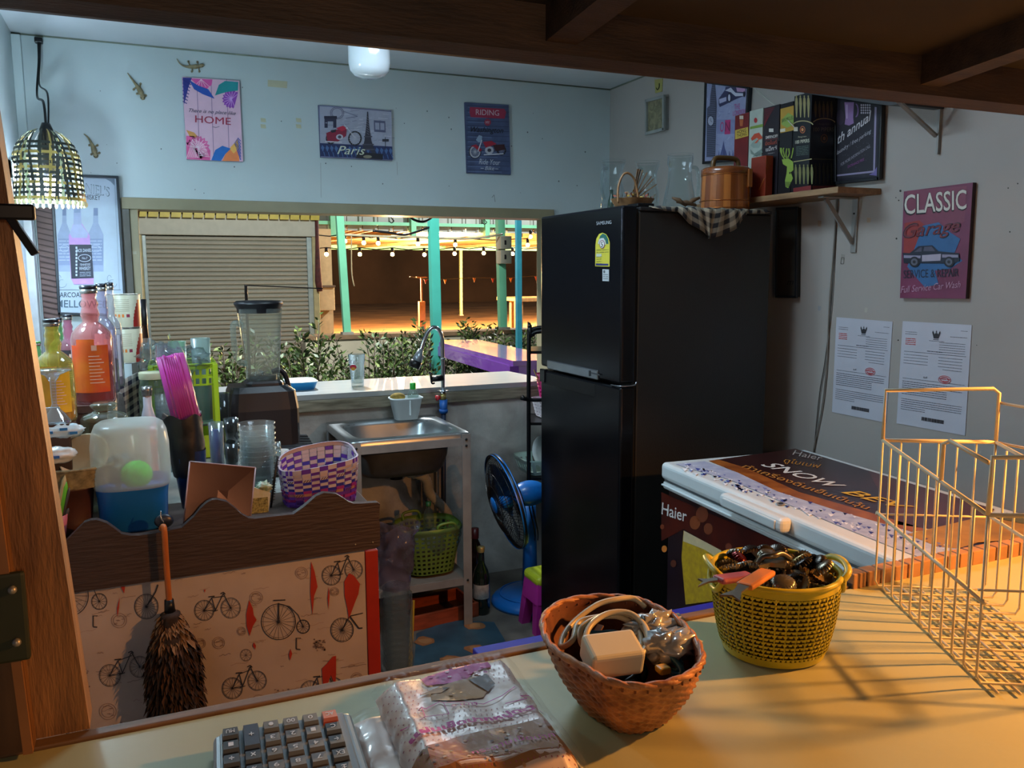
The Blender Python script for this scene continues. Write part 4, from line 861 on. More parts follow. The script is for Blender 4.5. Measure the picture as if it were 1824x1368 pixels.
mb = MB(); mb.box((CXb+r*.36, CYb-r*.95-.004, zt_-.045), (CXb+r*.36+.016, CYb-r*.93+.006, zt_+.014), wds[0], .002); mb.obj('latch', t)
# ================================================================ CHEST FREEZER
A0 = Vector((1.344, 2.008)); ax_ = Vector((-.07, -.9975)).normalized(); ay_ = Vector((ax_.y*-1, ax_.x))*1.0  # ax_: along length towards counter, ay_: towards the wall
ay_ = Vector((.9975, -.07)).normalized(); LEN, WID, FH = 1.08, .50, .86
def fp(u, v, z): q = A0+ax_*u+ay_*v; return Vector((q.x, q.y, z))
FM = Matrix(((ax_.x, ay_.x, 0, A0.x), (ax_.y, ay_.y, 0, A0.y), (0, 0, 1, 0), (0, 0, 0, 1)))
wp = mat('freezer_white', '#cfd9dc', .3, var=.03, coat=.3); 
t = thing('chest_freezer', 'white-lidded chest freezer wrapped in dark beer graphics along the right wall', 'freezer', fp(LEN/2, WID/2, 0))
navy = mat('freezer_wrap', '#2a1416', .3, var=.5, scale=3.5, alt='#140d1c', coat=.3)
mb = MB(); mb.box((.012, .012, .03), (LEN-.012, WID-.01, FH-.075), navy, .006, mtx=FM)
# front (left) face art, zoom (1160,760,1824,1100) at 2.747
fn_front = lambda x, y: (lambda d: CAMPOS+d*(((Vector((A0.x, A0.y, 0))+Vector((ay_.x, ay_.y, 0))*.0115-CAMPOS).dot(Vector((ay_.x, ay_.y, 0))))/d.dot(Vector((ay_.x, ay_.y, 0)))))(ray(x, y))
a = Art(mb, fn_front, (-ay_.x, -ay_.y, 0), (1160, 760, 2.747), clip=None)
def inb(pts): return pts
a.poly([(50, 320), (300, 430), (760, 620), (700, 700), (350, 620), (160, 500), (50, 560)], mat('beer_glow', '#571a10', .3, var=.5, scale=9, alt='#2c1012'), 1)
for x, y, r_, c_ in ((65, 598, 13, '#d2772c'), (55, 490, 10, '#7c3517'), (215, 470, 26, '#7c3a14'), (280, 500, 22, '#6e3012'), (250, 430, 30, '#6e2f12'), (110, 670, 14, '#5c2a18'), (380, 590, 16, '#6a2a14')): a.disc(x, y, r_, r_*1.3, c_, 2)
a.poly([(700, 610), (1140, 770), (900, 810), (700, 800)], '#14163c', 2)
a.text('Haier', (52, 428), (174, 468), 56, '#cfcac6', 4, bold=.02, hv=(4, -58))
beer = mat('beer_yellow', '#c9a51e', .4, var=.35, scale=60, alt='#a8862a')
a.poly([(160, 508), (345, 605), (330, 700), (320, 850), (170, 870), (150, 640)], beer, 3); a.poly([(162, 508), (345, 605), (340, 650), (260, 600), (158, 560)], '#c8b58c', 4)
mb.obj('cabinet', t)
mb = MB(); mb.box((0, 0, FH-.078), (LEN, WID, FH-.056), wp, .006, mtx=FM, seg=3); mb.box((-.003, -.004, FH-.070), (LEN+.003, WID, FH-.064), wp, .003, mtx=FM); mb.obj('top_rim', t)
mb = MB(); mb.box((.004, .004, FH-.056), (LEN-.004, WID-.004, FH-.050), mat('seal_grey', '#5c6468', .6), mtx=FM); mb.obj('seal', t)
mb = MB(); mb.box((-.004, -.006, FH-.050), (LEN+.004, WID-.002, FH), wp, .013, mtx=FM, seg=4, smooth=False)
a = Art(mb, lambda x, y: gz(x, y, FH+.0003), (0, 0, 1), (1160, 760, 2.747))
a.poly([(300, 165), (705, 108), (1060, 215), (1650, 400), (1630, 430), (1500, 440), (1100, 470), (700, 340), (430, 205)], mat('lid_brown', '#371a17', .3, var=.3, scale=6, alt='#241013'), 1)
a.poly([(1060, 215), (1680, 405), (1620, 470), (1430, 510), (1200, 480)], mat('lid_redbrown', '#4c211c', .3, var=.3, scale=6), 2)
a.poly([(280, 168), (330, 162), (470, 205), (720, 320), (1100, 430), (1350, 505), (1250, 520), (900, 440), (600, 330), (420, 225)], mat('lid_orange', '#9a5a24', .35, var=.4, scale=20, alt='#6c3616'), 2)
ice = mat('ice_print', '#b7bfd2', .3, var=.2, scale=40, alt='#8f9bbd')
a.poly([(120, 185), (260, 170), (420, 225), (620, 320), (900, 410), (1250, 510), (1640, 640), (1440, 690), (1200, 600), (950, 500), (640, 370), (380, 260), (180, 205)], ice, 3)
rr = random.Random(11)
for _ in range(190):
    u = rr.random(); x = 150+u*1300; y = 190+u*430+rr.uniform(-45, 50)*(.4+.6*u)
    s_ = rr.uniform(6, 22); a.poly([(x, y), (x+s_*1.3, y+s_*.25), (x+s_*.6, y+s_*.7)], rr.choice(['#24307c', '#dfe4ee', '#3c4b96', '#c9d1e2', '#e6eaf0', '#6c7ab4']), 4)
a.poly([(1250, 530), (1630, 440), (1824, 480), (1824, 552), (1600, 575), (1500, 600), (1400, 590)], mat('lid_gold', '#a87a26', .35, var=.2, scale=14), 4)
a.poly([(1500, 600), (1600, 570), (1824, 552), (1824, 590), (1640, 630)], '#1f1c38', 4); a.poly([(1640, 440), (1740, 425), (1824, 440), (1824, 480)], '#5c5a3c', 5)
a.text('Haier', (690, 140), (830, 170), 28, '#9c9490', 5, hv=(14, -22)); a.text('ดูไบเบฟ', (640, 182), (815, 212), 34, '#a8742a', 5, hv=(20, -26))
a.text('SNOW', (528, 190), (868, 300), 40, '#cfd0cc', 5, bold=.04, hv=(90, -8)); a.text('BEV', (925, 325), (1200, 402), 44, '#c9a032', 5, bold=.04, hv=(95, -6))
a.text('ทำเครื่องดื่มเย็นเป็นวุ้น', (430, 205), (1040, 412), 36, '#a8722e', 5, hv=(45, -18), bold=.015)
for x, y in ((632, 380),): a.disc(x, y, 20, 9, '#77797a', 5); a.disc(x+2, y, 12, 5, '#24262a', 6)
mb.obj('lid', t)
lid = [c_ for c_ in t.children if c_.name.startswith('lid')][0]
mb = MB(); u0 = .335; u1 = .585
mb.box((u0, -.034, FH-.040), (u1, .0, FH-.004), wp, .012, mtx=FM, seg=3); mb.box((u0+.02, -.037, FH-.034), (u1-.02, -.030, FH-.012), mat('handle_face', '#c2cccf', .35, var=.02), .003, mtx=FM); mb.obj('handle', lid)
# ================================================================ SINK CORNER
t = thing('sink_stand', 'stainless sink on a grey metal angle-iron stand below the serving window', 'sink', (.9, 3.27, 0))
SX0, SX1, SY0, SY1, SZt = .665, 1.140, 3.03, 3.50, .785
ss = mat('sink_steel', '#a9b0b2', .28, .85, var=.1, scale=5, bump=.08, bscale=12); ang_m = mat('angle_iron', '#8f9496', .5, .5, var=.1)
mb = MB(); cx, cy = (SX0+SX1)/2, (SY0+SY1)/2+.01
def sq(u, s, pw): a_ = 2*math.pi*u; ca, sa = math.cos(a_), math.sin(a_); k = (abs(ca)**pw+abs(sa)**pw)**(-1/pw); return k*ca*s, k*sa*s
hx, hy = (SX1-SX0)/2, (SY1-SY0)/2
rings = [(1.0, 60, SZt-.03), (1.0, 60, SZt-.003), (.985, 40, SZt), (.86, 6, SZt), (.83, 5, SZt-.004), (.80, 5, SZt-.02), (.74, 4, SZt-.13), (.66, 4, SZt-.155), (.1, 2, SZt-.165), (.09, 2, SZt-.175), (0, 2, SZt-.175)]
def sk(u, v):
    i = min(int(round(v*(len(rings)-1))), len(rings)-1); s, pw, z = rings[i]; x, y = sq(u, s, pw); return Vector((cx+x*hx, cy+y*hy*(1 if s > .9 else .96), z))
mb.grid(64, len(rings), sk, ss, wrapu=True)
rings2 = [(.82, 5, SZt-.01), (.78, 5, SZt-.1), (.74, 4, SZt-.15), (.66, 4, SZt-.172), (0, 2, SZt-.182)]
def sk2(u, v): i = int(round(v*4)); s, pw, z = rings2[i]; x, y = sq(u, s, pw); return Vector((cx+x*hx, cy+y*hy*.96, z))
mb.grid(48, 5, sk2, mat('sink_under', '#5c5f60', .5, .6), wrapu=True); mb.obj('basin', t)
for lx, ly in ((SX0+.004, SY0+.004), (SX1-.004, SY0+.004), (SX0+.004, SY1-.01), (SX1-.004, SY1-.01)):
    mb = MB(); sx_ = 1 if lx < cx else -1; sy_ = 1 if ly < cy else -1
    mb.box((min(lx, lx+sx_*.034), ly-.002, 0), (max(lx, lx+sx_*.034), ly+.002, SZt-.004), ang_m); mb.box((lx-.002, min(ly, ly+sy_*.034), 0), (lx+.002, max(ly, ly+sy_*.034), SZt-.004), ang_m)
    for z_ in (SZt-.025, SZt-.05, .19): mb.sphere((lx+sx_*.017, ly-sy_*.004, z_), .005, dkm, 8, 6)
    mb.obj('leg', t)
for z_ in (SZt-.035, .185):
    for y_ in (SY0+.006, SY1-.012): mb = MB(); mb.box((SX0+.006, y_-.002, z_-.015), (SX1-.006, y_+.002, z_+.015), ang_m); mb.obj('rail', t)
mb = MB(); mb.box((SX0+.01, SY0+.01, .196), (SX1-.01, SY1-.015, .201), mat('rack_shelf', '#6f675e', .6), .001); mb.obj('lower_shelf', t)
mb = MB(); hs = mat('drain_hose', '#a8aba6', .5); P_ = smooth_pts([Vector((cx, cy, SZt-.18)), gy(755, 850, 3.28), gy(765, 878, 3.3), gy(790, 905, 3.32), gy(800, 925, 3.36), gy(803, 960, 3.4)], 14)
mb.tube(P_, [.018+.0035*(i % 2) for i in range(len(P_))], hs, 12); mb.obj('drain_hose', t)
mb = MB(); mb.lathe([(.026, SZt-.215), (.03, SZt-.18), (.02, SZt-.175)], dkm, (cx, cy, 0), 20); mb.obj('drain_cup', t)
# tub on the sink
def polyloft(mb, loops, m, cap0=True, cap1=False, smooth=False):
    n = len(loops[0]); vs = [p for l in loops for p in l]; fs = []
    for j in range(len(loops)-1):
        for i in range(n): i2 = (i+1) % n; fs.append((j*n+i, j*n+i2, (j+1)*n+i2, (j+1)*n+i))
    if cap0: fs.append(tuple(range(n))[::-1])
    if cap1: fs.append(tuple(range((len(loops)-1)*n, len(loops)*n)))
    return mb.add(vs, fs, m, smooth)
def rloop(cx, cy, hx, hy, z, pw=6, n=40, rz=0):
    out = []
    for i in range(n):
        x, y = sq(i/n, 1, pw); x *= hx; y *= hy; out.append(Vector((cx+x*math.cos(rz)-y*math.sin(rz), cy+x*math.sin(rz)+y*math.cos(rz), z)))
    return out
b0 = gz(728, 748, SZt+.002); tx = b0.x; ty = 3.44; z0 = SZt+.001; h_ = gy(725, 707, ty).z-z0
wpl = mat('tub_white', '#c8d4d6', .4, var=.03)
t = thing('plastic_tub', 'white plastic tub standing on the back rim of the sink', 'tub', (tx, ty, z0))
mb = MB(); polyloft(mb, [rloop(tx, ty, .047, .034, z0, 5), rloop(tx, ty, .067, .045, z0+h_, 5), rloop(tx, ty, .070, .048, z0+h_, 5), rloop(tx, ty, .070, .048, z0+h_-.005, 5)], wpl, True, smooth=True)
polyloft(mb, [rloop(tx, ty, .065, .043, z0+h_, 5), rloop(tx, ty, .045, .032, z0+.004, 5)], wpl, False, True, smooth=True); mb.box((tx+.004, ty-.047, z0+.02), (tx+.01, ty-.036, z0+h_-.01), wpl, .002); mb.obj('tub', t)
mb = MB(); mb.sphere((tx-.035, ty, z0+h_+.002), .034, mat('sponge_brown', '#8a7431', .9, var=.3, scale=60), 14, 8, sc=(1, .7, .55)); solo(mb, 'sponge', 'brown yellow sponge sticking out of the white tub', 'sponge', (tx-.035, ty, z0+h_-.015))
t = thing('soap_bottle', 'clear bottle with a green cap in the white tub by the sink', 'bottle', (tx+.035, ty, z0+.01)); bx, by, bz = tx+.033, ty, z0+.01
pet = glass('pet_clear', '#dfe9e6', .12, .08, '#9fb0aa', .4)
mb = MB(); mb.lathe([(0, bz), (.022, bz), (.024, bz+.02), (.024, bz+h_), (.018, bz+h_+.012), (.011, bz+h_+.022), (.011, bz+h_+.026)], pet, (bx, by, 0), 24); mb.obj('body', t)
mb = MB(); mb.lathe([(.0125, bz+h_+.022), (.013, bz+h_+.045), (.011, bz+h_+.05), (0, bz+h_+.05)], mat('cap_green', '#1e9a35', .35), (bx, by, 0), 20); mb.obj('cap', t)
# faucet
t = thing('faucet', 'chrome gooseneck faucet with a black spray head above the sink', 'faucet', (1.16, 3.50, .78)); FYp = 3.47
chrome = mat('chrome', '#b4bcc2', .18, .9, var=.04); g = lambda x, y, dY=0: gy(x, y, FYp+dY)
mb = MB(); mb.tube(smooth_pts([g(789, 705), g(789, 660), g(788, 615), g(787, 600), g(781, 587), g(772, 583), g(763, 590), g(755, 606), g(749, 626)], 6), .0085, chrome, 12)
mb.tube([g(789, 716), g(789, 690)], .013, chrome, 14); mb.tube([g(789, 640), g(789, 637)], .012, chrome, 12); mb.obj('neck', t)
mb = MB(); mb.tube([g(750, 622), g(746, 634), g(741, 648)], [.011, .019, .024], mat('spray_grey', '#8c949a', .3, .5), 18); mb.obj('spray_head', t)
mb = MB(); mb.tube([g(742, 643), g(737, 655)], [.026, .024], dkm, 18); mb.obj('spray_nozzle', t)
mb = MB(); mb.tube([g(788, 673), g(768, 676)], [.014, .011], dkm, 12); mb.tube(smooth_pts([g(769, 664), g(768, 676), g(770, 683), g(774, 682)], 4), .004, dkm, 8); mb.tube([g(768, 676, -.01), g(766, 662, -.01)], .004, dkm, 8); mb.obj('handle', t)
t = thing('water_pipe', 'blue water pipe with a red-handled valve under the faucet', 'pipe', g(790, 770)); bl = mat('pipe_blue', '#1f5fae', .4)
mb = MB(); mb.tube([g(790, 1010), g(790, 735)], .011, mat('pipe_dark', '#1b2a44', .5), 12); mb.tube([g(790, 736), g(790, 712)], .017, bl, 16); mb.tube([g(790, 734), g(790, 729)], .020, bl, 16); mb.obj('pipe', t)
mb = MB(); mb.tube([g(789, 712), g(789, 700)], .014, mat('brass', '#9a8a52', .4, .6), 14); mb.lathe([(.0, 0), (.026, 0), (.026, .004), (0, .004)], chrome, g(789, 697), 20); mb.obj('coupling', t)
mb = MB(); mb.tube([g(784, 708), g(777, 709)], [.008, .013], mat('valve_red', '#b0202a', .4), 12); mb.obj('valve_handle', t)
# laundry basket with liner on lower rack shelf
def lattice(mb, loopfn, nu, nv, bar, m, th=.003):
    """open mesh wall: each cell of the loft is a frame with a hole"""
    def P(u, v): return loopfn(u, v)
    for j in range(nv):
        for i in range(nu):
            u0, u1, v0, v1 = i/nu, (i+1)/nu, j/nv, (j+1)/nv; du, dv = (u1-u0)*bar, (v1-v0)*bar
            o = [P(u0, v0), P(u1, v0), P(u1, v1), P(u0, v1)]; n_ = [P(u0+du, v0+dv), P(u1-du, v0+dv), P(u1-du, v1-dv), P(u0+du, v1-dv)]
            c = sum(o, Vector())/4; nn = (o[1]-o[0]).cross(o[3]-o[0]).normalized()*th
            q = [p-nn for p in n_]
            mb.add(o+n_+q, [(0, 1, 5, 4), (1, 2, 6, 5), (2, 3, 7, 6), (3, 0, 4, 7), (4, 5, 9, 8), (5, 6, 10, 9), (6, 7, 11, 10), (7, 4, 8, 11)], m)
lg = mat('basket_lime', '#5a7428', .45, var=.06)
bx, by, bz = 1.0, 3.17, .203; hz_ = gy(780, 945, by-.12).z-bz
t = thing('laundry_basket', 'lime green lattice basket with a clear liner on the sink stand shelf', 'basket', (bx, by, bz))
def lb(u, v): k = .75+.25*v; x, y = sq(u, 1, 3.2); return Vector((bx+x*.126*k, by+y*.118*k, bz+.01+(hz_-.03)*v))
mb = MB(); lattice(mb, lb, 36, 9, .22, lg); mb.grid(48, 4, lambda u, v: lb(u, 1)+Vector((0, 0, .022*v))+(lb(u, 1)-Vector((bx, by, lb(u, 1).z)))*(.03*math.sin(v*3.14)), lg, wrapu=True); mb.grid(40, 3, lambda u, v: Vector((bx, by, bz+.01))+(lb(u, 0)-Vector((bx, by, bz+.01)))*v, lg, wrapu=True); mb.obj('basket', t)
for s in (-1, 1):
    mb = MB(); mb.tube(smooth_pts([Vector((bx+s*.04-.03, by-s*.106, bz+hz_-.012)), Vector((bx+s*.04-.028, by-s*.112, bz+hz_+.016)), Vector((bx+s*.04+.03, by-s*.112, bz+hz_+.020)), Vector((bx+s*.04+.045, by-s*.106, bz+hz_-.012))], 6), .006, lg, 8); mb.obj('handle', t)
film = glass('clear_film', '#e4ecee', .10, .12, '#aebabd', .35); filmg = glass('green_film', '#b8d8a8', .3, .15, '#7c9a50', .4)
def crumple(mb, c, r, sc, m, seed=0, amp=.3, n=28, k=16, f=3.0, rot=None):
    vs = []; fs = []
    for j in range(k+1):
        for i in range(n):
            th_ = math.pi*j/k; ph = 2*math.pi*i/n; d = Vector((math.sin(th_)*math.cos(ph), math.sin(th_)*math.sin(ph), -math.cos(th_)))
            q = 1+amp*noise.noise(d*f+Vector((seed*7.1, seed*3.3, 0)))*2+amp*.4*noise.noise(d*f*3+Vector((seed, 0, 5)))*2
            p = Vector((d.x*sc[0], d.y*sc[1], d.z*sc[2]))*r*q
            vs.append((rot @ p if rot else p)+Vector(c))
    for j in range(k):
        for i in range(n): i2 = (i+1) % n; fs.append((j*n+i, j*n+i2, (j+1)*n+i2, (j+1)*n+i))
    return mb.add(vs, fs, m, True)
mb = MB(); mb.grid(60, 10, lambda u, v: (lambda p: Vector((p.x, p.y, p.z+.012*math.sin(u*40)+.02*max(0, v-.6))))(lb(u, .25+.85*v)+(lb(u, .5)-Vector((bx, by, lb(u, .5).z)))*(-.06+.12*v+.03*math.sin(u*37+v*9))), film, wrapu=True)
mb.obj('liner', t)
mb = MB(); crumple(mb, (bx, by, bz+.08), .1, (.85, .8, .75), mat('basket_waste', '#57553f', .7, var=.6, scale=14), 3, .2); o = solo(mb, 'rubbish', 'crushed mixed waste filling the lime green basket', 'rubbish', (bx, by, bz+.012)); o['kind'] = 'stuff'
c = gy(763, 905, 3.22); mb = MB(); t = thing('drink_bottle', 'clear bottle with a dark green cap poking out of the lime basket', 'bottle', (c.x, 3.22, c.z-.13))
mb.lathe([(0, -.13), (.022, -.13), (.022, -.03), (.009, .004), (.009, .012)], pet, (c.x, 3.22, c.z), 20); mb.obj('body', t); mb = MB(); mb.lathe([(.011, .010), (.011, .028), (0, .028)], mat('cap_dkgreen', '#1d5a2c', .4), (c.x, 3.22, c.z), 16); mb.obj('cap', t)
# bag of cups standing on the floor
c0 = gy(707, 1110, 2.62); cx2, cy2 = c0.x, 2.62; t = thing('cup_bag', 'tall clear bag holding a stack of plastic cups on the floor by the cabinet', 'bag', (cx2, cy2, 0)); ztop = gy(707, 1042, 2.62).z
cup = glass('cup_clear', '#eef2f2', .13, .15, '#d0d8d8', .4, .6)
mb = MB()
z_ = .012; k = 0
while z_+.045 < ztop: mb.lathe([(.032, z_), (.044, z_+.04), (.046, z_+.042), (.046, z_+.046), (.044, z_+.046)], cup, (cx2, cy2, 0), 20); z_ += .022; k += 1
mb.obj('cup_stack', t)
mb = MB(); mb.grid(30, 24, lambda u, v: Vector((cx2+(.053+.006*noise.noise(Vector((math.cos(6.283*u)*2, math.sin(6.283*u)*2, v*9))))*math.cos(6.283*u)*(1 if v < .93 else .7), cy2+(.053+.006*noise.noise(Vector((math.cos(6.283*u)*2, math.sin(6.283*u)*2+4, v*9))))*math.sin(6.283*u)*(1 if v < .93 else .7), .002+ztop*v)), film, wrapu=True)
mb.grid(24, 5, lambda u, v: Vector((cx2+.046*v*math.cos(6.283*u), cy2+.046*v*math.sin(6.283*u), ztop-.004*v+.004*math.sin(9*u))), film, wrapu=True); mb.obj('plastic_sleeve', t)
lil = glass('lilac_film', '#dccfdc', .22, .12, '#9c8f9e', .4); mb = MB(); cu_ = gy(708, 985, 2.62)
mb.grid(40, 26, lambda u, v: (lambda an, nz: Vector((cx2+(cu_.x-cx2)*v+(.052+.012*v+.022*nz*(.3+v))*math.cos(an), cy2+(.05+.02*nz)*math.sin(an), ztop-.004+(gy(700, 935, 2.62).z-ztop)*v+.012*v*math.sin(an*3))))(6.283*u, noise.noise(Vector((math.cos(6.283*u)*1.6, math.sin(6.283*u)*1.6, v*4)))+.4*noise.noise(Vector((math.cos(6.283*u)*5, math.sin(6.283*u)*5, v*9)))), lil, wrapu=True); mb.obj('bag_top', t)
mb = MB(); p = [gy(x, y, 2.72) for x, y in ((733, 1070), (739, 1070), (733, 1168), (725, 1168))]; p[2].z = p[3].z = .0005; mb.prism(p, (0, .004, 0), mat('card_yellow', '#a8932a', .5)); mb2 = mb
solo(mb, 'yellow_card', 'thin yellow card standing upright behind the bag of cups', 'card', (p[3].x, 2.72, p[3].z))
# orange wooden tray on the floor
t = thing('wooden_tray', 'orange-brown wooden box tray on the floor under the sink stand', 'tray', (1.03, 3.17, 0)); ow = mat('tray_wood', '#8a3f24', .5, var=.25, scale=10, stretch=(1, 5, 5))
rz = .12; T_ = Matrix.Translation((1.03, 3.18, 0)) @ Matrix.Rotation(rz, 4, 'Z')
mb = MB(); mb.box((-.15, -.09, .002), (.15, .09, .010), mat('tray_dark', '#38201a', .6), mtx=T_); mb.obj('bottom', t)
for lo, hi in (((-.15, -.10, 0), (.15, -.088, .06)), ((-.15, .088, 0), (.15, .10, .06)), ((-.15, -.088, 0), (-.138, .088, .06)), ((.138, -.088, 0), (.15, .088, .06))): mb = MB(); mb.box(lo, hi, ow, .002, mtx=T_); mb.obj('side', t)
# bottles on the floor
t = thing('beer_bottle', 'dark green beer bottle with a pale label on the floor by the sink stand', 'bottle', (1.215, 3.13, 0)); dg = mat('bottle_green', '#0e1a12', .08, var=.05, coat=.8)
mb = MB(); mb.lathe([(0, 0), (.034, 0), (.035, .01), (.035, .155), (.028, .185), (.014, .215), (.0125, .265), (.014, .268), (.014, .278), (0, .278)], dg, (1.215, 3.13, 0), 28); mb.obj('body', t)
mb = MB(); mb.lathe([(.0357, .07), (.0357, .13)], mat('bottle_label', '#9a9c98', .5, var=.2, scale=60), (1.215, 3.13, 0), 28, a0=3.0, a1=5.4); mb.obj('label', t)
mb = MB(); mb.lathe([(.0145, .262), (.0155, .282), (.013, .285), (0, .285)], mat('foil_gold', '#9a8c5a', .4, .6), (1.215, 3.13, 0), 20); mb.obj('cap', t)
t = thing('sauce_bottle', 'brown bottle with a dark red cap behind the green beer bottle', 'bottle', (1.265, 3.42, 0)); c = gy(846, 975, 3.42); cx3 = c.x
t.location.x = cx3; _ROOT[t.name] = Matrix.Translation(-Vector((cx3, 3.42, 0)))
mb = MB(); mb.lathe([(0, 0), (.036, 0), (.036, .17), (.015, .22), (.014, .25)], mat('bottle_brown', '#241310', .15, coat=.5), (cx3, 3.42, 0), 24); mb.obj('body', t)
mb = MB(); mb.lathe([(.018, .225), (.018, .27), (0, .27)], mat('cap_red', '#5c1a18', .4), (cx3, 3.42, 0), 18); mb.obj('cap', t)
# floor mat
t_pts = [gz(x, y, .003) for x, y in ((735, 1215), (742, 1128), (800, 1105), (880, 1108), (905, 1150), (880, 1215))]
mb = MB(); mb.prism([Vector((p.x, p.y, 0.0005)) for p in t_pts], (0, 0, .003), mat('mat_teal', '#2c4c5c', .5, var=.25, scale=9))
a = Art(mb, lambda x, y: gz(x, y, .0036), (0, 0, 1)); rr = random.Random(4)
for x, y in ((757, 1142), (845, 1115), (845, 1155), (800, 1175)):
    a.poly([(x+rr.uniform(.6, 1.1)*24*math.cos(k/11*6.283), y+rr.uniform(.6, 1.1)*9*math.sin(k/11*6.283)) for k in range(11)], '#8a5a36', 1); a.poly([(x+rr.uniform(.5, 1)*15*math.cos(k/9*6.283), y+rr.uniform(.5, 1)*6*math.sin(k/9*6.283)) for k in range(9)], '#9c7048', 2)
solo(mb, 'floor_mat', 'teal patterned vinyl mat with orange shapes on the floor', 'mat', (1.1, 2.8, 0))
# ================================================================ FAN
fc = Vector((1.305, 3.045, 0)); ctr = gy(901, 893, 3.06); fbx, fby = 1.45, 3.16
t = thing('electric_fan', 'black-grilled electric fan with a blue ring on a bright blue stand', 'fan', (fbx, fby, 0)); fblue = mat('fan_blue', '#1670c4', .35, var=.05, coat=.3); fblk = mat('fan_black', '#0d0d10', .35)
nrm_ = Vector((-.95, .05, -.22)).normalized(); uu = Vector((0, 1, 0)); uu = (uu-nrm_*uu.dot(nrm_)).normalized(); vv = nrm_.cross(uu)
def fpnt(r, an, d): return ctr+(uu*math.cos(an)+vv*math.sin(an))*r+nrm_*d
R_ = .195
def gprof(r): return .052*(1-(r/R_)**2.6)
def grill(s, name):
    mb = MB()
    for k in range(72):
        an = 2*math.pi*k/72; mb.tube([fpnt(r, an+r*1.2, s*gprof(r)) for r in (.035, .08, .12, .155, .18, R_)], .0012, fblk, 4)
    for r in (.08, .13, .17): mb.tube([fpnt(r, 2*math.pi*k/48, s*gprof(r)) for k in range(48)], .0014, fblk, 4, closed=True)
    mb.obj(name, t)
grill(1, 'front_grille'); grill(-1, 'rear_grille')
mb = MB(); mb.tube([fpnt(R_, 2*math.pi*k/60, 0) for k in range(60)], .0065, fblk, 8, closed=True); mb.obj('rim', t)
mb = MB(); mb.grid(60, 2, lambda u, v: fpnt(R_+.004, 6.2832*u, -.010+.02*v), fblue, wrapu=True); mb.obj('blue_ring', t)
mb = MB(); FMx = Matrix((uu, vv, nrm_)).transposed().to_4x4(); FMx.translation = ctr
mb.lathe([(0, .06), (.030, .057), (.036, .05), (.036, .045)], fblue, n=24, mtx=FMx); mb.obj('hub_cap', t)
mb = MB()
for k in range(3):
    a0 = 2.094*k
    def bl_(u, v, a0=a0): r = .03+.135*v; an = a0+(u-.5)*1.6*(.6+.5*math.sin(v*2.4)); return fpnt(r, an, (u-.5)*.045)
    mb.grid(8, 8, bl_, mat('blade_blue', '#12304e', .3, var=.05))
mb.lathe([(0, .02), (.03, .018), (.032, -.02), (0, -.02)], fblue, n=20, mtx=FMx); mb.obj('blades', t)
mb = MB(); hc = ctr-nrm_*.075; mb.sphere(hc-nrm_*.03, .062, fblue, 20, 12, sc=(1.3, .85, .85)); mb.obj('motor_housing', t)
mb = MB(); mb.tube([Vector((fbx, fby, .05)), Vector((fbx, fby, ctr.z-.06))], [.034, .026], fblue, 18); mb.obj('column', t)
mb = MB(); mb.lathe([(0, .075), (.05, .073), (.10, .055), (.155, .028), (.168, .012), (.168, 0), (0, 0)], fblue, (fbx, fby, 0), 40); mb.tube([(fbx+.13*math.cos(k/30*6.283), fby+.13*math.sin(k/30*6.283), .043) for k in range(30)], .003, fblue, 6, closed=True); mb.obj('base', t)
mb = MB()
for dx in (0, .014): mb.tube(smooth_pts([Vector((fbx-.02+dx, fby-.06, ctr.z+.02)), Vector((fbx-.05+dx, fby-.1, ctr.z-.02)), Vector((fbx-.02+dx, fby-.09, ctr.z-.14)), Vector((fbx+dx, fby-.05, ctr.z-.2))], 5), .003, dkm, 6)
mb.obj('cord', t)
# ================================================================ STOOL
sp = gz(941, 1118, 0); sx_, sy_ = 1.405, 2.905; pk = mat('stool_magenta', '#b12a8c', .4, var=.05)
t = thing('plastic_stool', 'magenta plastic stool with a yellow-green seat, half behind the fridge', 'stool', (sx_, sy_, 0)); zs_ = gy(955, 1018, sy_).z
mb = MB(); mb.box((sx_-.072, sy_-.072, zs_-.045), (sx_+.072, sy_+.072, zs_), mat('stool_seat', '#b9c22c', .4), .02, seg=4); mb.obj('seat', t)
for s1 in (-1, 1):
    for s2 in (-1, 1):
        mb = MB(); a_ = [Vector((sx_+s1*.066, sy_+s2*.066, zs_-.03)), Vector((sx_+s1*.066-s1*.05, sy_+s2*.066, zs_-.03)), Vector((sx_+s1*.066-s1*.05, sy_+s2*.066-s2*.05, zs_-.03)), Vector((sx_+s1*.066, sy_+s2*.066-s2*.05, zs_-.03))]
        b_ = [Vector((sx_+s1*.085, sy_+s2*.085, 0)), Vector((sx_+s1*.085-s1*.035, sy_+s2*.085, 0)), Vector((sx_+s1*.085-s1*.035, sy_+s2*.085-s2*.035, 0)), Vector((sx_+s1*.085, sy_+s2*.085-s2*.035, 0))]
        polyloft(mb, [b_, a_], pk, True, True); mb.obj('leg', t)
mb = MB(); polyloft(mb, [rloop(sx_, sy_, .078, .078, zs_-.11, 12), rloop(sx_, sy_, .069, .069, zs_-.02, 12)], pk, False); mb.obj('apron', t)
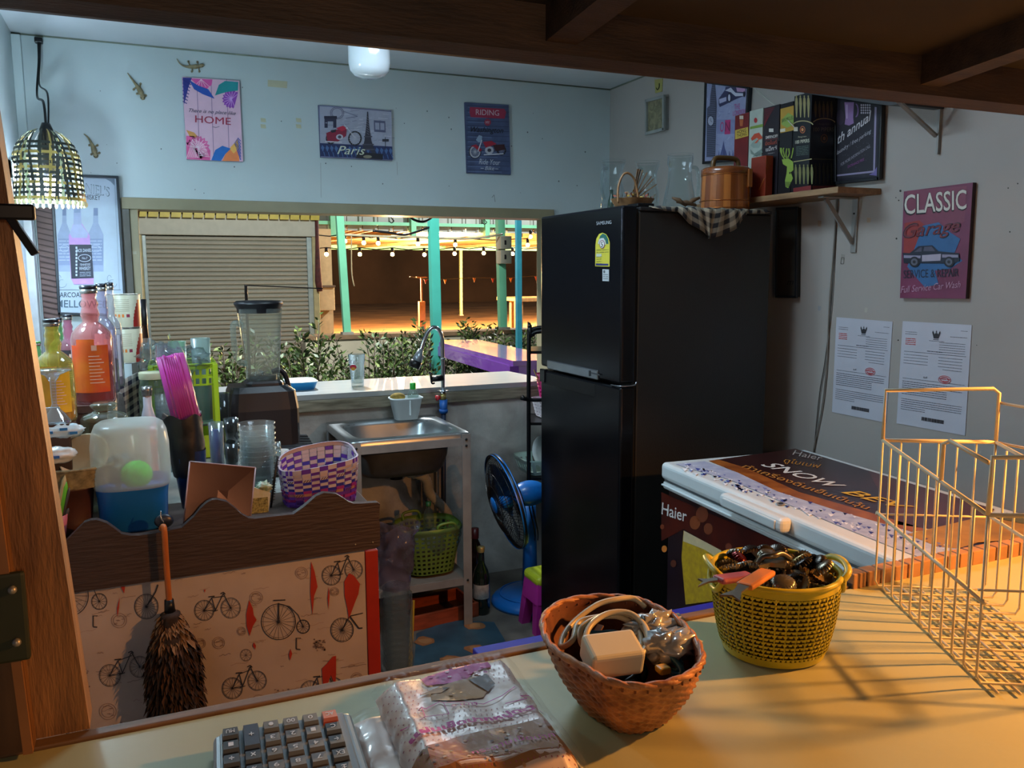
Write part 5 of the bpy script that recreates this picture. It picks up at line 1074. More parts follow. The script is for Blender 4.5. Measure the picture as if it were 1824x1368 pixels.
# ================================================================ ROLLING RACK behind fridge
t = thing('storage_rack', 'black wire storage rack with baskets, mostly hidden behind the fridge', 'rack', (1.66, 3.2, 0)); rxx = gy(942, 700, 3.25).x; ZT = gy(960, 589, 3.27).z
_d = Vector((rxx, 3.25, 0)).normalized(); _e = Vector((_d.y, -_d.x, 0)); _o = Vector((rxx, 3.25, 0))
RK = lambda a_, b_, z_: _o+_e*a_+_d*b_+Vector((0, 0, z_))
for b_ in (0, .24):
    mb = MB(); mb.tube(smooth_pts([RK(0, b_, .02), RK(0, b_, ZT-.07), RK(.012, b_, ZT-.02), RK(.05, b_, ZT), RK(.25, b_, ZT), RK(.29, b_, ZT-.02), RK(.30, b_, ZT-.07), RK(.30, b_, .02)], 5), .0095, dkm, 8); mb.obj('end_frame', t)
for z_ in (gy(950, 625, 3.25).z, gy(950, 752, 3.25).z, gy(945, 845, 3.3).z): mb = MB(); mb.prism([RK(-.004, 0, z_-.012), RK(.304, 0, z_-.012), RK(.304, .24, z_-.012), RK(-.004, .24, z_-.012)], (0, 0, .012), dkm); mb.obj('shelf', t)
mb = MB(); zz = gy(945, 712, 3.25).z; mb.tube([RK(-.03, -.02, zz+.014), RK(-.018, -.012, zz+.006), RK(.02, -.006, zz), RK(.29, -.006, zz)], [.012, .009, .008, .008], dkm, 8); mb.obj('handle', t)
zsh = gy(950, 752, 3.25).z; c = gy(955, 735, 3.2)
def small_basket(name, label, x0, y0, z0, w, d, h, m, nu=24, nv=5, contents=None):
    t = thing(name, label, 'basket', (x0, y0, z0)); mb = MB()
    f = lambda u, v: (lambda q: Vector((x0+q[0]*w/2*(.82+.18*v), y0+q[1]*d/2*(.82+.18*v), z0+.003+h*v)))(sq(u, 1, 7))
    lattice(mb, f, nu, nv, .25, m, .002); mb.grid(32, 2, lambda u, v: f(u, 1)+Vector((0, 0, .006*v)), m, wrapu=True); mb.add([f(i/16, 0) for i in range(16)], [list(range(16))], m); mb.obj('basket', t); return t
small_basket('plastic_basket', 'white lattice plastic basket on the black rack beside the fridge', RK(.12,.13,0).x, RK(.12,.13,0).y, zsh+.001, .17, .2, .075, mat('basket_white', '#d7d5dc', .4))
small_basket('plastic_basket', 'pink lattice plastic basket on the black rack beside the fridge', RK(.13,.13,0).x, RK(.13,.13,0).y, zsh+.086, .16, .18, .10, mat('basket_pink', '#d42a80', .4), 22, 6)
mb = MB(); p = gy(962, 670, 3.35); mb.tube([p+Vector((.02, 0, -.08)), p+Vector((-.03, 0, .03))], .003, mat('stick_wood', '#b08a50', .6), 6); solo(mb, 'wooden_stick', 'thin wooden stick leaning out of the pink basket', 'stick', p+Vector((.02, 0, -.08)))
c = gy(945, 820, 3.3); z0_ = gy(945, 845, 3.3).z+.001
t = small_basket('dish_basket', 'mint green slatted dish basket low beside the fridge', c.x+.10, 3.33, z0_, .28, .2, .065, mat('basket_mint', '#a9bfb4', .4), 30, 1)
mb = MB(); cpl = gy(962, 800, 3.3); mb.lathe([(0, 0), (.045, .002), (.075, .012), (.077, .014), (.045, .006), (0, .004)], mat('plate_white', '#d5dad9', .2, coat=.4), n=32, mtx=Matrix.Translation((cpl.x+.03, 3.33, z0_+.085)) @ Matrix.Rotation(1.25, 4, 'X') @ Matrix.Rotation(.3, 4, 'Y')); solo(mb, 'plate', 'white plate standing upright in the mint dish basket', 'plate', (cpl.x+.03, 3.33, z0_+.01))
# ================================================================ ON THE LEDGE
LZ = .9005
c = gz(637, 688, LZ); r = rad(c, 22); h_ = gy(637, 631, c.y).z-LZ
t = thing('beer_glass', 'clear beer glass with a red and yellow printed badge on the serving ledge', 'glass', (c.x, c.y, LZ)); glb = glass('glass_clear2', '#e6ecec', .08, .04, '#b8c4c4', .5)
R2 = rad(c, 31); mb = MB(); mb.lathe([(0, LZ), (r, LZ), (r*1.02, LZ+.012), (R2, LZ+h_), (R2*.96, LZ+h_+.001), (r*.94, LZ+.015), (0, LZ+.013)], glb, (c.x, c.y, 0), 32); mb.obj('body', t)
mb = MB(); a = Art(mb, lambda x, y: (lambda p: Vector((p.x, p.y, p.z)))(gy(x, y, c.y-R2-.001)), (0, -1, 0))
a.text('LEO', (621, 648), (635, 648), 5.5, '#d9d2e0', 1, bold=.03); a.disc(629, 654, 6, 4.5, '#b3243c', 2); a.disc(629, 657, 4, 3, '#c98a2a', 3); mb.obj('badge', t)
c = gz(533, 694, LZ); t = thing('food_tray', 'shallow blue plastic tray with a white rim on the serving ledge', 'tray', (.60, 3.76, LZ)); bx, by = .60, 3.76; q0 = gy(507, 680, by).x; q1 = gy(563, 680, by).x; bx = (q0+q1)/2; w2 = (q1-q0)/2; t.location.x = bx; _ROOT[t.name] = Matrix.Translation(-Vector((bx, by, LZ)))
btm = mat('tray_blue', '#2a8fd0', .35, var=.03); mb = MB(); polyloft(mb, [rloop(bx, by, w2*.8, .07, LZ, 5), rloop(bx, by, w2*.97, .088, LZ+.034, 5)], btm, True, smooth=True); mb.obj('tray', t)
mb = MB(); wr = mat('tray_white', '#c9dbe4', .35, var=.03); polyloft(mb, [rloop(bx, by, w2*.97, .088, LZ+.034, 5), rloop(bx, by, w2*1.0, .092, LZ+.037, 5), rloop(bx, by, w2*.95, .086, LZ+.037, 5), rloop(bx, by, w2*.77, .067, LZ+.006, 5)], wr, False, True, smooth=True); mb.obj('rim', t)
mb = MB(); u0 = gy(440, 560, 3.9); u0.z = LZ; zt_ = gy(440, 508, 3.9).z; mb.box((u0.x-.006, 3.894, LZ), (u0.x+.006, 3.906, zt_), dkm, .001); t = thing('prop_rod', 'thin black bent rod rising behind the blender lid', 'rod', (u0.x, 3.9, LZ)); mb.obj('post', t)
mb = MB(); mb.bar(Vector((u0.x-.006, 3.9, zt_)), gy(575, 514, 3.9), .003, .005, dkm); mb.obj('arm', t)
# window stay and things under the header
t = thing('window_stay', 'brown metal stay arm hanging at the left side of the serving window', 'stay', gy(246, 375, WB+.06)); rust = mat('rust_metal', '#7a5a3c', .5, .4, var=.3)
mb = MB(); mb.tube([gy(247, 376, WB+.06), gy(242, 420, WB+.04), gy(237, 452, WB+.0)], .004, rust, 6); mb.obj('arm', t); mb = MB(); mb.box(gy(234, 450, WB+.0)-Vector((.014, .006, .008)), gy(234, 450, WB+.0)+Vector((.02, .006, .008)), mat('latch_steel', '#a39f8c', .4, .6), .002); mb.tube([gy(237, 452, WB), gy(236, 466, WB)], .004, mat('latch_steel', '#a39f8c', .4, .6), 6); mb.obj('latch', t)
mb = MB(); zq = gy(600, 378, WB+.45).z; mb.prism([(WX0+.01, WB+.11, 1.665), (WX1-.01, WB+.11, 1.665), (WX1-.01, WB+.45, zq+.006), (WX0+.01, WB+.45, zq+.006)], (0, 0, .02), mat('window_hatch', '#3c3a33', .6, var=.2)); mb.box((WX0+.01, WB+.43, zq), (WX1-.01, WB+.46, zq+.03), mat('window_hatch_edge', '#33322c', .6))
solo(mb, 'raised_shutter', 'dark raised window shutter seen edge-on under the window header', 'shutter', (.85, WB+.11, 1.675))
for px, py in ((697, 381), (863, 384)):
    p = gy(px, py, WB+.4); mb = MB(); mb.tube(smooth_pts([p, p+Vector((0, 0, -.02)), p+Vector((.012, 0, -.032)), p+Vector((0, 0, -.042)), p+Vector((-.010, 0, -.034))], 4), .0022, dkm, 6); solo(mb, 'hook', 'small black hook under the window header, %s of the thick teal post' % ('left' if px < 770 else 'right'), 'hook', p)
mb = MB(); mb.tube(smooth_pts([gy(728, 380, WB+.5), gy(735, 390, WB+.5), gy(752, 395, WB+.5), gy(765, 390, WB+.5), gy(772, 384, WB+.5)], 6), .006, dkm, 8); solo(mb, 'black_cable', 'thick black cable loop hanging under the window header', 'cable', gy(728, 380, WB+.5))
# ================================================================ BAR CABINET, LEFT
TZ = .80; TY0 = 2.07; TXR = .515
t = thing('bar_cabinet', 'low bar cabinet papered with bicycle drawings under a scalloped brown board', 'cabinet', (.1, 2.3, 0))
darkw = mat('table_dark', '#3a2a24', .6, var=.2, scale=8)
mb = MB(); mb.box((XL+.01, TY0, TZ-.03), (TXR, 2.35, TZ), darkw, .002); mb.box((XL+.01, 2.35, TZ-.03), (TXR-.005, 3.50, TZ), mat('table_top_pale', '#8d8f8a', .5, var=.15), .002); mb.obj('tabletop', t)
pin = mat('bike_paper', '#b8afb0', .7, var=.07, scale=6, alt='#a39a9c')
mb = MB(); mb.box((XL+.01, 2.052, .12), (.478, 2.066, .77), pin)
ZC5 = (60, 880, 2.7636); AY = 2.0515
def inside(p): x = ZC5[0]+p[0]/ZC5[2]; q = gy(x, ZC5[1]+p[1]/ZC5[2], AY); return XL+.01 < q.x < .478 and .12 < q.z < .77
a = Art(mb, lambda x, y: gy(x, y, AY), (0, -1, 0), ZC5, clip=inside)
ink, ink2, gr, gr2 = '#2b2d3c', '#4a4a55', '#8a7877', '#6f6468'
def wheel(cx, cy, r, sp=9, w=3, c=ink, k=1.05):
    a.ring(cx, cy, r, r*k, w, c, 3, n=26); a.ring(cx, cy, r*.9, r*k*.9, 1.4, c, 3, n=26); a.disc(cx, cy, r*.09, r*.1, c, 3, 8) if inside((cx, cy)) else None
    for i in range(sp): th_ = math.pi*i/sp; a.line([(cx-r*math.cos(th_), cy-r*k*math.sin(th_)), (cx, cy)], 1.5, c, 3); a.line([(cx, cy), (cx+r*math.cos(th_), cy+r*k*math.sin(th_))], 1.5, c, 3)
def bicycle(x1, y1, r1, x2, y2, r2):
    wheel(x1, y1, r1, 8, 2.5); wheel(x2, y2, r2, 7, 2.5, ink2); dx, dy = x2-x1, y2-y1
    st = (x1+dx*.28, y1+dy*.2-r1*1.25); hd = (x1+dx*.72, y1+dy*.8-r1*1.55); bb = (x1+dx*.42, y1+dy*.42+r1*.1)
    for p in ([(x1, y1), bb, hd], [bb, st], [(x1, y1), st], [st, (hd[0]+3, hd[1]+r1*.3)], [(x2, y2), hd]): a.line(p, 4, ink, 4)
    a.line([(st[0]-r1*.35, st[1]-4), (st[0]+r1*.3, st[1]-8)], 6, ink, 4); a.line([(hd[0]-r1*.3, hd[1]+2), (hd[0], hd[1]-6), (hd[0]+r1*.2, hd[1]+4)], 5, ink, 4); a.line([(bb[0]-r1*.3, bb[1]+8), (bb[0]+r1*.25, bb[1]-2)], 4, ink, 4)
def penny(x1, y1, R1, x2, y2, r2, s=1):
    wheel(x1, y1, R1, 10, 3.5); wheel(x2, y2, r2, 6, 3)
    a.line([(x1, y1), (x1, y1-R1*1.1)], 8, ink, 4); a.line([(x1-R1*.3, y1-R1*1.25), (x1+R1*.4, y1-R1*1.28)], 6, ink, 4)
    a.line([(x1, y1-R1*1.05), (x1+(x2-x1)*.45, y1-R1*.9), (x1+(x2-x1)*.8, y1-R1*.4), (x2, y2)], 3.5, ink, 4)
bicycle(840, 572, 48, 970, 560, 48); bicycle(1465, 400, 46, 1575, 372, 44); bicycle(375, 892, 52, 522, 850, 50); bicycle(978, 955, 50, 1100, 918, 46); bicycle(1362, 970, 50, 1478, 948, 44); bicycle(210, 1130, 62, 330, 1100, 56) if False else None
wheel(205, 1130, 62, 10, 3.5); penny(1205, 628, 84, 1326, 652, 32); penny(175, 500, 95, 323, 528, 38); wheel(555, 553, 58, 11, 3.5); a.line([(560, 545), (600, 480), (612, 445)], 7, ink, 4); wheel(1518, 668, 56, 11, 3); a.line([(1518, 668), (1555, 600), (1620, 585)], 5, ink, 4); a.line([(1555, 600), (1600, 660), (1618, 658)], 7, ink, 4); wheel(1045, 792, 28, 5, 2, gr2)
wheel(540, 1230, 45, 8, 2.5)
rr = random.Random(21)
for cx, cy, r_ in ((1318, 388, 30), (1095, 510, 32), (420, 622, 38), (365, 1070, 42), (910, 732, 30), (1108, 1020, 34), (1590, 905, 28), (1022, 675, 22), (820, 735, 26), (1480, 480, 22)):
    for q in (1, .72): a.ring(cx, cy, r_*q, r_*q*.95, 2.5, gr, 2, n=16)
    for k in range(6): x = cx+rr.uniform(-.6, .6)*r_; y = cy+rr.uniform(-.6, .6)*r_; a.line([(x-8, y), (x+8, y-2)], 3, gr, 2)
for cx, cy, w_, h_ in ((215, 920, 62, 60), (1220, 1005, 50, 50), (1400, 740, 30, 28), (440, 1160, 30, 40), (1010, 1040, 22, 20)):
    for k in range(46): x = cx+rr.uniform(-1, 1)*w_; y = cy+rr.uniform(-1, 1)*h_; a.poly([(x, y), (x+rr.uniform(4, 13), y-2), (x+rr.uniform(4, 12), y+rr.uniform(3, 9)), (x-1, y+5)], gr2 if k % 2 else gr, 2)
for _ in range(95):
    x = rr.uniform(130, 1600); y0_ = 470-(x-100)*.13; y = rr.uniform(y0_+20, 1100-(x-160)*.05); l = rr.uniform(15, 90)
    pts = [(x+l*i/6, y-l*i/6*.18+rr.uniform(-4, 4)) for i in range(7)]; a.line(pts, rr.uniform(1.2, 2.4), rr.choice([gr, gr2, '#9a8683']), 2)
for x, y in ((305, 625), (1305, 735)): a.line([(x-12, y-28), (x-12, y+28), (x+8, y+30)], 7, ink2, 2); a.line([(x-12, y-26), (x+10, y-26)], 4, ink2, 2)
redp = mat('torn_red', '#a22a1c', .6, var=.06)
for p in ([(1365, 330), (1382, 380), (1397, 455), (1380, 500), (1372, 597), (1361, 480)], [(1552, 388), (1575, 400), (1605, 440), (1598, 490), (1578, 540), (1560, 590), (1550, 612), (1543, 560), (1530, 500), (1528, 430)], [(1060, 520), (1078, 560), (1083, 595), (1097, 618), (1078, 650), (1063, 697), (1048, 650), (1046, 590)], [(1472, 798), (1488, 795), (1488, 880), (1484, 945), (1462, 890), (1448, 930), (1424, 952), (1418, 858), (1445, 830)], [(1452, 455), (1456, 500), (1451, 570), (1446, 510)], [(1264, 760), (1272, 785), (1262, 818), (1255, 790)], [(424, 505), (420, 560), (412, 605), (410, 560)], [(1084, 728), (1094, 745), (1090, 765), (1078, 745)], [(428, 455), (450, 452), (446, 488)], [(838, 470), (846, 468), (842, 486)]):
    a.poly(p, redp, 5)
mb.obj('papered_front', t)
mb = MB(); trm = mat('scallop_brown', '#372927', .6, var=.15, scale=10, stretch=(1, 8, 8), bump=.5, bscale=18)
prof = [(88, 975), (91, 970), (114, 967), (132, 949), (150, 931), (161, 927), (172, 926), (190, 932), (203, 941), (216, 951), (232, 954), (248, 954), (288, 948), (324, 940), (346, 920), (357, 906), (368, 896), (377, 891), (386, 890), (404, 894), (418, 905), (433, 918), (443, 923), (454, 924), (487, 920), (523, 916), (541, 903), (553, 893), (563, 884), (577, 878), (599, 880), (611, 887), (621, 894), (630, 897), (643, 897), (673, 895), (677, 898), (675, 920), (677, 940), (677, 972), (668, 977), (88, 1063)]
P_ = [gy(x, y, 2.03) for x, y in prof]; P_ += [Vector((XL+.02, 2.03, P_[-1].z)), Vector((XL+.02, 2.03, P_[0].z))]
mb.prism(P_, (0, .02, 0), trm)
for x, y in ((633, 970), (664, 966)): p = gy(x, y, 2.029); mb.sphere(p, .0022, mat('nail', '#a8926a', .4, .5), 8, 6)
mb.obj('scalloped_board', t)
mb = MB(); mb.box((.479, 2.048, 0), (.512, 2.085, .70), mat('post_red', '#9c2417', .5, var=.08), .002); mb.obj('corner_post', t)
mb = MB(); mb.box((TXR-.02, 2.085, 0), (TXR-.008, 3.48, TZ-.03), mat('cabinet_side', '#3b322c', .7)); mb.obj('side_panel', t)
# feather duster
t = thing('feather_duster', 'brown feather duster hanging from the scalloped board by its orange handle', 'duster', gy(295, 935, 2.0)); YD = 2.0
mb = MB(); orr = mat('duster_orange', '#a85c22', .45, var=.1); mb.tube(smooth_pts([gy(288, 942, YD+.02), gy(291, 938, YD+.005), gy(293, 950, YD), gy(296, 1000, YD), (gy(299, 1040, YD)), gy(302, 1078, YD)], 5), .0068, orr, 10); mb.obj('handle', t)
mb = MB(); mb.tube([gy(301, 1068, YD), gy(303, 1092, YD)], [.010, .0125], dkm, 14); mb.obj('collar', t)
mb = MB(); hk = gy(292, 928, YD+.045); mb.sphere(hk, .021, mat('hook_navy', '#1a2436', .35), 16, 8, sc=(1, .4, .8)); mb.tube(smooth_pts([hk+Vector((-.005, -.006, .026)), hk+Vector((-.006, -.012, .012)), hk+Vector((0, -.012, 0))], 4), .0015, chrome, 6); mb.tube([hk+Vector((0,-.01,0)), gy(290, 940, YD+.01)], .003, dkm, 6); mb.obj('hanging_loop', t)
rr = random.Random(8); f1 = mat('feather_dark', '#2c1c14', .8, var=.3, scale=60); f2 = mat('feather_brown', '#4c3222', .8, var=.3, scale=60); f3 = mat('feather_tan', '#8a6848', .8, var=.2)
top = gy(303, 1088, YD); bot = gy(318, 1310, YD); mb = MB()
mb.tube(smooth_pts([top, top.lerp(bot, .2), top.lerp(bot, .6), top.lerp(bot, .97)], 6), [.008]+[.022]*5+[.032]*8+[.028]*4+[.01], f1, 14)
for k in range(5200):
    s = rr.random()**.9; c = top.lerp(bot, s*1.0); an = rr.uniform(0, 6.283); rad_ = (.016+.048*min(1, s*3.2))*rr.uniform(.55, 1.05)*(1 if s < .85 else 1-.9*(s-.85))
    d = Vector((math.cos(an), math.sin(an)*.7, 0)); b_ = c+d*rad_*.75; tip = b_+d*rr.uniform(.008, .024)+Vector((0, 0, -rr.uniform(.015, .04))); sd = Vector((-math.sin(an), math.cos(an), .3)).normalized()*rr.uniform(.003, .006); mid = b_.lerp(tip, .5)+d*.005
    mb.add([b_-sd*.5, b_+sd*.5, mid+sd, tip, mid-sd], [(0, 1, 2, 3, 4)], f3 if s < .22 and rr.random() < .7 else rr.choice([f1, f1, f2]), False)
o = mb.obj('feathers', t); o['kind'] = 'stuff'
# ================================================================ THINGS ON THE CABINET
def yz(px, py, Y): return gy(px, py, Y)
def lathe_thing(name, label, cat, px0, px1, pt, Y, prof, m, z0=TZ, group=None, n=32, part='body'):
    """prof: (radius fraction, height fraction) pairs; photo pixel widths give real size at depth Y"""
    c = gy((px0+px1)/2, pt, Y); r = rad(c, px1-px0); h = c.z-z0
    t = thing(name, label, cat, (c.x, Y, z0), group); mb = MB(); mb.lathe([(r*a_, z0+h*b_) for a_, b_ in prof], m, (c.x, Y, 0), n); mb.obj(part, t)
    return t, c.x, r, h
E1 = .0006
# riser shelf
RZ = gy(157, 717, 2.47).z
t = thing('riser_shelf', 'brown raised wooden shelf carrying the syrup bottles on the left of the cabinet', 'shelf', (-.25, 2.8, TZ)); rw = mat('riser_wood', '#4b2f2b', .5, var=.15, scale=9, stretch=(5, 1, 5))
RXR = gy(190, 713, 2.41).x
mb = MB(); mb.box((XL+.012, 2.41, RZ-.02), (RXR, 3.3, RZ), rw, .001); mb.obj('top', t)
mb = MB(); mb.box((XL+.012, 2.412, TZ+E1), (RXR-.002, 2.424, RZ-.021), rw, .001); mb.obj('front', t)
mb = MB(); mb.box((RXR-.014, 2.425, TZ+E1), (RXR-.001, 3.3, RZ-.021), mat('riser_side', '#8c8f96', .5), .001); mb.obj('side', t)
S2 = gy(90, 752, 2.3).z
mb = MB(); mb.box((XL+.012, 2.235, TZ+E1), (-.175, 2.405, S2), rw, .002); solo(mb, 'low_step', 'low brown wooden step in front of the bottle shelf', 'shelf', (-.28, 2.32, TZ+E1))
# syrup bottles
cap_m = mat('cap_silver', '#8d8c8a', .25, .8); capk = mat('cap_dark', '#23252e', .3, .3)
SB = [(0, 0), (.93, 0), (1, .03), (1, .30), (.985, .55), (.92, .60), (.62, .655), (.38, .69), (.40, .72), (.46, .755), (.40, .79), (.36, .81), (.43, .84), (.36, .875), (.33, .89), (.37, .915), (.32, .94)]
def syrup(label, px0, px1, ptop, Y, z0, hexl, lvl, hexg, lab=None, capc=None):
    c = gy((px0+px1)/2, ptop, Y); r = rad(c, px1-px0); h = c.z-z0; x = c.x
    t = thing('syrup_bottle', label, 'bottle', (x, Y, z0), 'syrup bottles on the raised shelf')
    g_ = glass('bottle_'+hexg.strip('#'), hexg, .22, .06, hexg, .45)
    mb = MB(); mb.lathe([(r*a_, z0+h*b_) for a_, b_ in SB], g_, (x, Y, 0), 32); mb.obj('body', t)
    liq = mat('syrup_'+hexl.strip('#'), hexl, .15, var=.05, coat=.5)
    mb = MB(); pr = [(r*a_*.93, z0+.003+h*b_) for a_, b_ in SB if b_ <= lvl]; pr.append((pr[-1][0], z0+h*lvl)); pr.append((0, z0+h*lvl)); mb.lathe(pr, liq, (x, Y, 0), 28); mb.obj('syrup', t)
    mb = MB(); mb.lathe([(r*.40, z0+h*.93), (r*.42, z0+h*.94), (r*.42, z0+h*.965), (r*.38, z0+h*.967)], cap_m, (x, Y, 0), 24); mb.lathe([(r*.39, z0+h*.966), (r*.42, z0+h*.97), (r*.42, z0+h*.995), (r*.36, z0+h), (0, z0+h)], capc or capk, (x, Y, 0), 24); mb.obj('cap', t)
    if lab:
        mb = MB(); a0 = math.atan2(-Y, -x)-1.2
        mb.lathe([(r*1.01, z0+h*.10), (r*1.01, z0+h*.50)], lab, (x, Y, 0), 20, a0=a0, a1=a0+2.0)
        mb.lathe([(r*1.01, z0+h*.50), (r*.985+.0006, z0+h*.55)], lab, (x, Y, 0), 20, a0=a0+.4, a1=a0+1.3)
        w_ = flat('#d9b3a2')
        for k in range(9): mb.lathe([(r*1.02, z0+h*(.18+.028*k)), (r*1.02, z0+h*(.188+.028*k))], w_, (x, Y, 0), 8, a0=a0+1.0, a1=a0+1.7-.1*(k % 3))
        mb.lathe([(r*1.02, z0+h*.455), (r*1.02, z0+h*.50)], w_, (x, Y, 0), 6, a0=a0+1.15, a1=a0+1.4); mb.obj('label', t)
    return t
lr = mat('label_redorange', '#c2331b', .35, var=.3, scale=14, alt='#c86a1c')
syrup('red syrup bottle with an orange-red label, tallest and nearest on the shelf', 122, 191, 508, 2.47, RZ+E1, '#8e1712', .44, '#e8b0b0', lr)
syrup('yellow syrup bottle with orange juice at its base, behind the stemmed glass', 59, 122, 568, 2.31, S2+E1, '#c98a16', .22, '#e6dc8a', mat('label_yellow', '#d8a51c', .4, var=.15))
syrup('pale lilac empty syrup bottle close behind the red one', 158, 200, 505, 2.66, RZ+E1, '#8f8d9c', .3, '#c9c6d6', mat('label_white', '#b9b7c4', .4))
syrup('white syrup bottle, rearmost behind the red bottle', 178, 210, 503, 2.80, RZ+E1, '#9c9ba6', .5, '#cfd0d8', mat('label_white', '#b9b7c4', .4))
syrup('pink-tinted syrup bottle between the yellow and red bottles', 100, 138, 560, 2.72, RZ+E1, '#3a2426', .45, '#e0a8bc', mat('label_dark', '#2c2a30', .4))
syrup('green-tinted syrup bottle with a dark label behind the yellow bottle', 84, 120, 566, 2.85, RZ+E1, '#1e3a22', .4, '#a8d8a8', mat('label_dark', '#2c2a30', .4))
syrup('small green-capped bottle at the far left by the post', 52, 80, 608, 2.47, RZ+E1, '#3a6a34', .3, '#a8d8a8', None, mat('cap_green2', '#3a7a3a', .4))
# cans
t0 = None
cm_w = mat('can_cream', '#c2bda6', .4, var=.04, scale=50); cm_r = mat('can_red', '#8e1f1c', .4, var=.1)
CY_ = 3.02; cz = gy(222, 646, CY_).z
def can(label, px0, px1, pyt, z0):
    c = gy((px0+px1)/2, pyt, CY_); r = rad(c, px1-px0); h = c.z-z0-.001; x = c.x; t = thing('milk_can', label, 'can', (x, CY_, z0), 'stacked cans')
    mb = MB(); mb.lathe([(0, z0), (r*.98, z0), (r, z0+.002), (r, z0+h*.97), (r*.96, z0+h), (r*.95, z0+h*.97), (0, z0+h*.97)], cm_w, (x, CY_, 0), 36)
    mb.obj('body', t)
    mb = MB(); a0 = math.atan2(-CY_, -x)
    def seg(m_, d0, d1, f0, f1): mb.lathe([(r*1.006, z0+h*f0), (r*1.006, z0+h*f1)], m_, (x, CY_, 0), 12, a0=a0+d0, a1=a0+d1)
    for k in range(8): f = k/8; seg(cm_r, .25+.7*math.sqrt(1-min(1, f*1.1)**2), 2.2, .02+f*.115, .02+(f+1/8)*.115) if False else seg(cm_r, .55+.5*f*f, 2.2, .03+.10*k, .03+.10*(k+1))
    seg(cm_r, -1.6, -1.15, .2, .5); seg(cm_r, -1.6, -1.2, .55, .8)
    for k in range(7): seg(flat('#8a8574'), -.5, .35, .5+k*.055, .512+k*.055)
    for k in range(3): seg(flat('#c26a1c'), -.55+k*.22, -.42+k*.22, .32, .41)
    seg(flat('#7c2038'), .15, .35, .32, .41); mb.obj('label', t)
    for f in (0, .975): mb = MB(); mb.lathe([(r, z0+h*f), (r*1.02, z0+h*(f+.008)), (r*1.02, z0+h*(f+.018)), (r, z0+h*(f+.025))], cap_m, (x, CY_, 0), 36); mb.obj('rim', t)
    return z0+h
zt1 = can('lower cream and red can of the stack behind the bottles', 197, 250, 583, cz+.0005); can('upper cream and red can stacked on another behind the bottles', 190, 246, 523, zt1+.001)
for s in (0,):
    mb = MB(); x0 = gy(190, 650, CY_).x; mb.box((x0-.02, 2.93, RZ+E1), (RXR+.01, 3.12, cz), mat('tin_black', '#1c1d20', .5), .002); solo(mb, 'black_tin', 'flat black box under the stacked cans', 'box', (x0, 3.0, RZ+E1))
t, x, r, h = lathe_thing('sauce_bottle', 'dark bottle with a black cap and red label beside the stacked cans', 'bottle', 243, 262, 533, 3.22, [(0, 0), (.95, 0), (1, .03), (1, .62), (.8, .75), (.75, .8)], mat('bottle_brown', '#241310', .15, coat=.5), RZ-.2)
mb = MB(); mb.lathe([(r*.78, RZ-.2+h*.8), (r*.8, RZ-.2+h), (0, RZ-.2+h)], dkm, (x, 3.22, 0), 20); mb.obj('cap', t)
mb = MB(); mb.lathe([(r*1.02, RZ-.2+h*.25), (r*1.02, RZ-.2+h*.45)], mat('label_red3', '#8c2a22', .4), (x, 3.22, 0), 24); mb.obj('label_band', t); mb = MB(); mb.lathe([(r*1.02, RZ-.2+h*.45), (r*1.02, RZ-.2+h*.7)], mat('label_pale3', '#8c7f78', .4), (x, 3.22, 0), 24); mb.obj('label', t)
mb = MB(); mb.box((x-.03, 3.19, TZ+E1), (x+.03, 3.25, RZ-.2-.0005), darkw); solo(mb, 'bottle_block', 'dark block under the sauce bottle', 'block', (x, 3.22, TZ+E1)) if RZ-.2 > TZ+.005 else None
# gingham cloth draped off the riser
gb = gingham('gingham_blue', '#b9b9b4', '#20253c', 7)
def gcl(u, v):
    p0 = gy(205, 668, 2.85); p1 = gy(300, 625, 2.95); x = p0.x+(p1.x-p0.x)*u; z = RZ+.006+.02*u
    s = v*.2; z2 = z-s*.9-.01*math.sin(u*9)*v; return Vector((x, 2.86+.12*u-.035*math.sin(u*12+v*2)*.5, z2+.03*(u)))
cloth('gingham_cloth', 'navy and white gingham cloth hanging off the shelf below the cans', 36, 20, gcl, gb, (RXR, 2.86, RZ-.1))
# blender
t = thing('blender', 'commercial blender with a clear jug on a black base standing on the cabinet', 'blender', (.365, 3.07, TZ)); Yb = 3.07
bk = mat('blender_black', '#101116', .42, var=.05); jug = glass('jug_clear', '#dde6e4', .20, .12, '#c4ccc6', .4, .6)
c = gy(467, 600, Yb); X0 = c.x-.012; zb = lambda y: gy(467, y, Yb).z
xl, xr_ = gy(402, 740, Yb).x, gy(528, 740, Yb).x; cxm = (xl+xr_)/2; hw = (xr_-xl)/2
mb = MB(); polyloft(mb, [rloop(cxm, Yb, hw, .095, TZ+.006, 8), rloop(cxm, Yb, hw, .095, zb(725), 8), rloop(cxm, Yb, hw*.93, .088, zb(694), 8), rloop(cxm-.01, Yb, hw*.78, .075, zb(684), 6)], bk, True, True); mb.obj('base', t)
for s in (-1, 1): mb = MB(); mb.lathe([(0, TZ+E1), (.012, TZ+E1), (.012, TZ+.007), (0, TZ+.007)], dkm, (cxm+s*hw*.8, Yb-.07, 0), 12); mb.obj('foot', t)
jx = gy(463, 600, Yb).x
rb, rt = rad(c, 58), rad(c, 72)
mb = MB(); polyloft(mb, [rloop(jx+.005, Yb, rb*1.18, rb*1.1, zb(694), 6), rloop(jx+.005, Yb, rb*1.12, rb*1.05, zb(680), 6), rloop(jx+.005, Yb, rb*1.0, rb, zb(676), 6)], bk, True, True)
mb.lathe([(rb*.85, zb(676)), (rb*.8, zb(668)), (0, zb(668))], bk, (jx+.005, Yb, 0), 20); mb.obj('jug_seat', t)
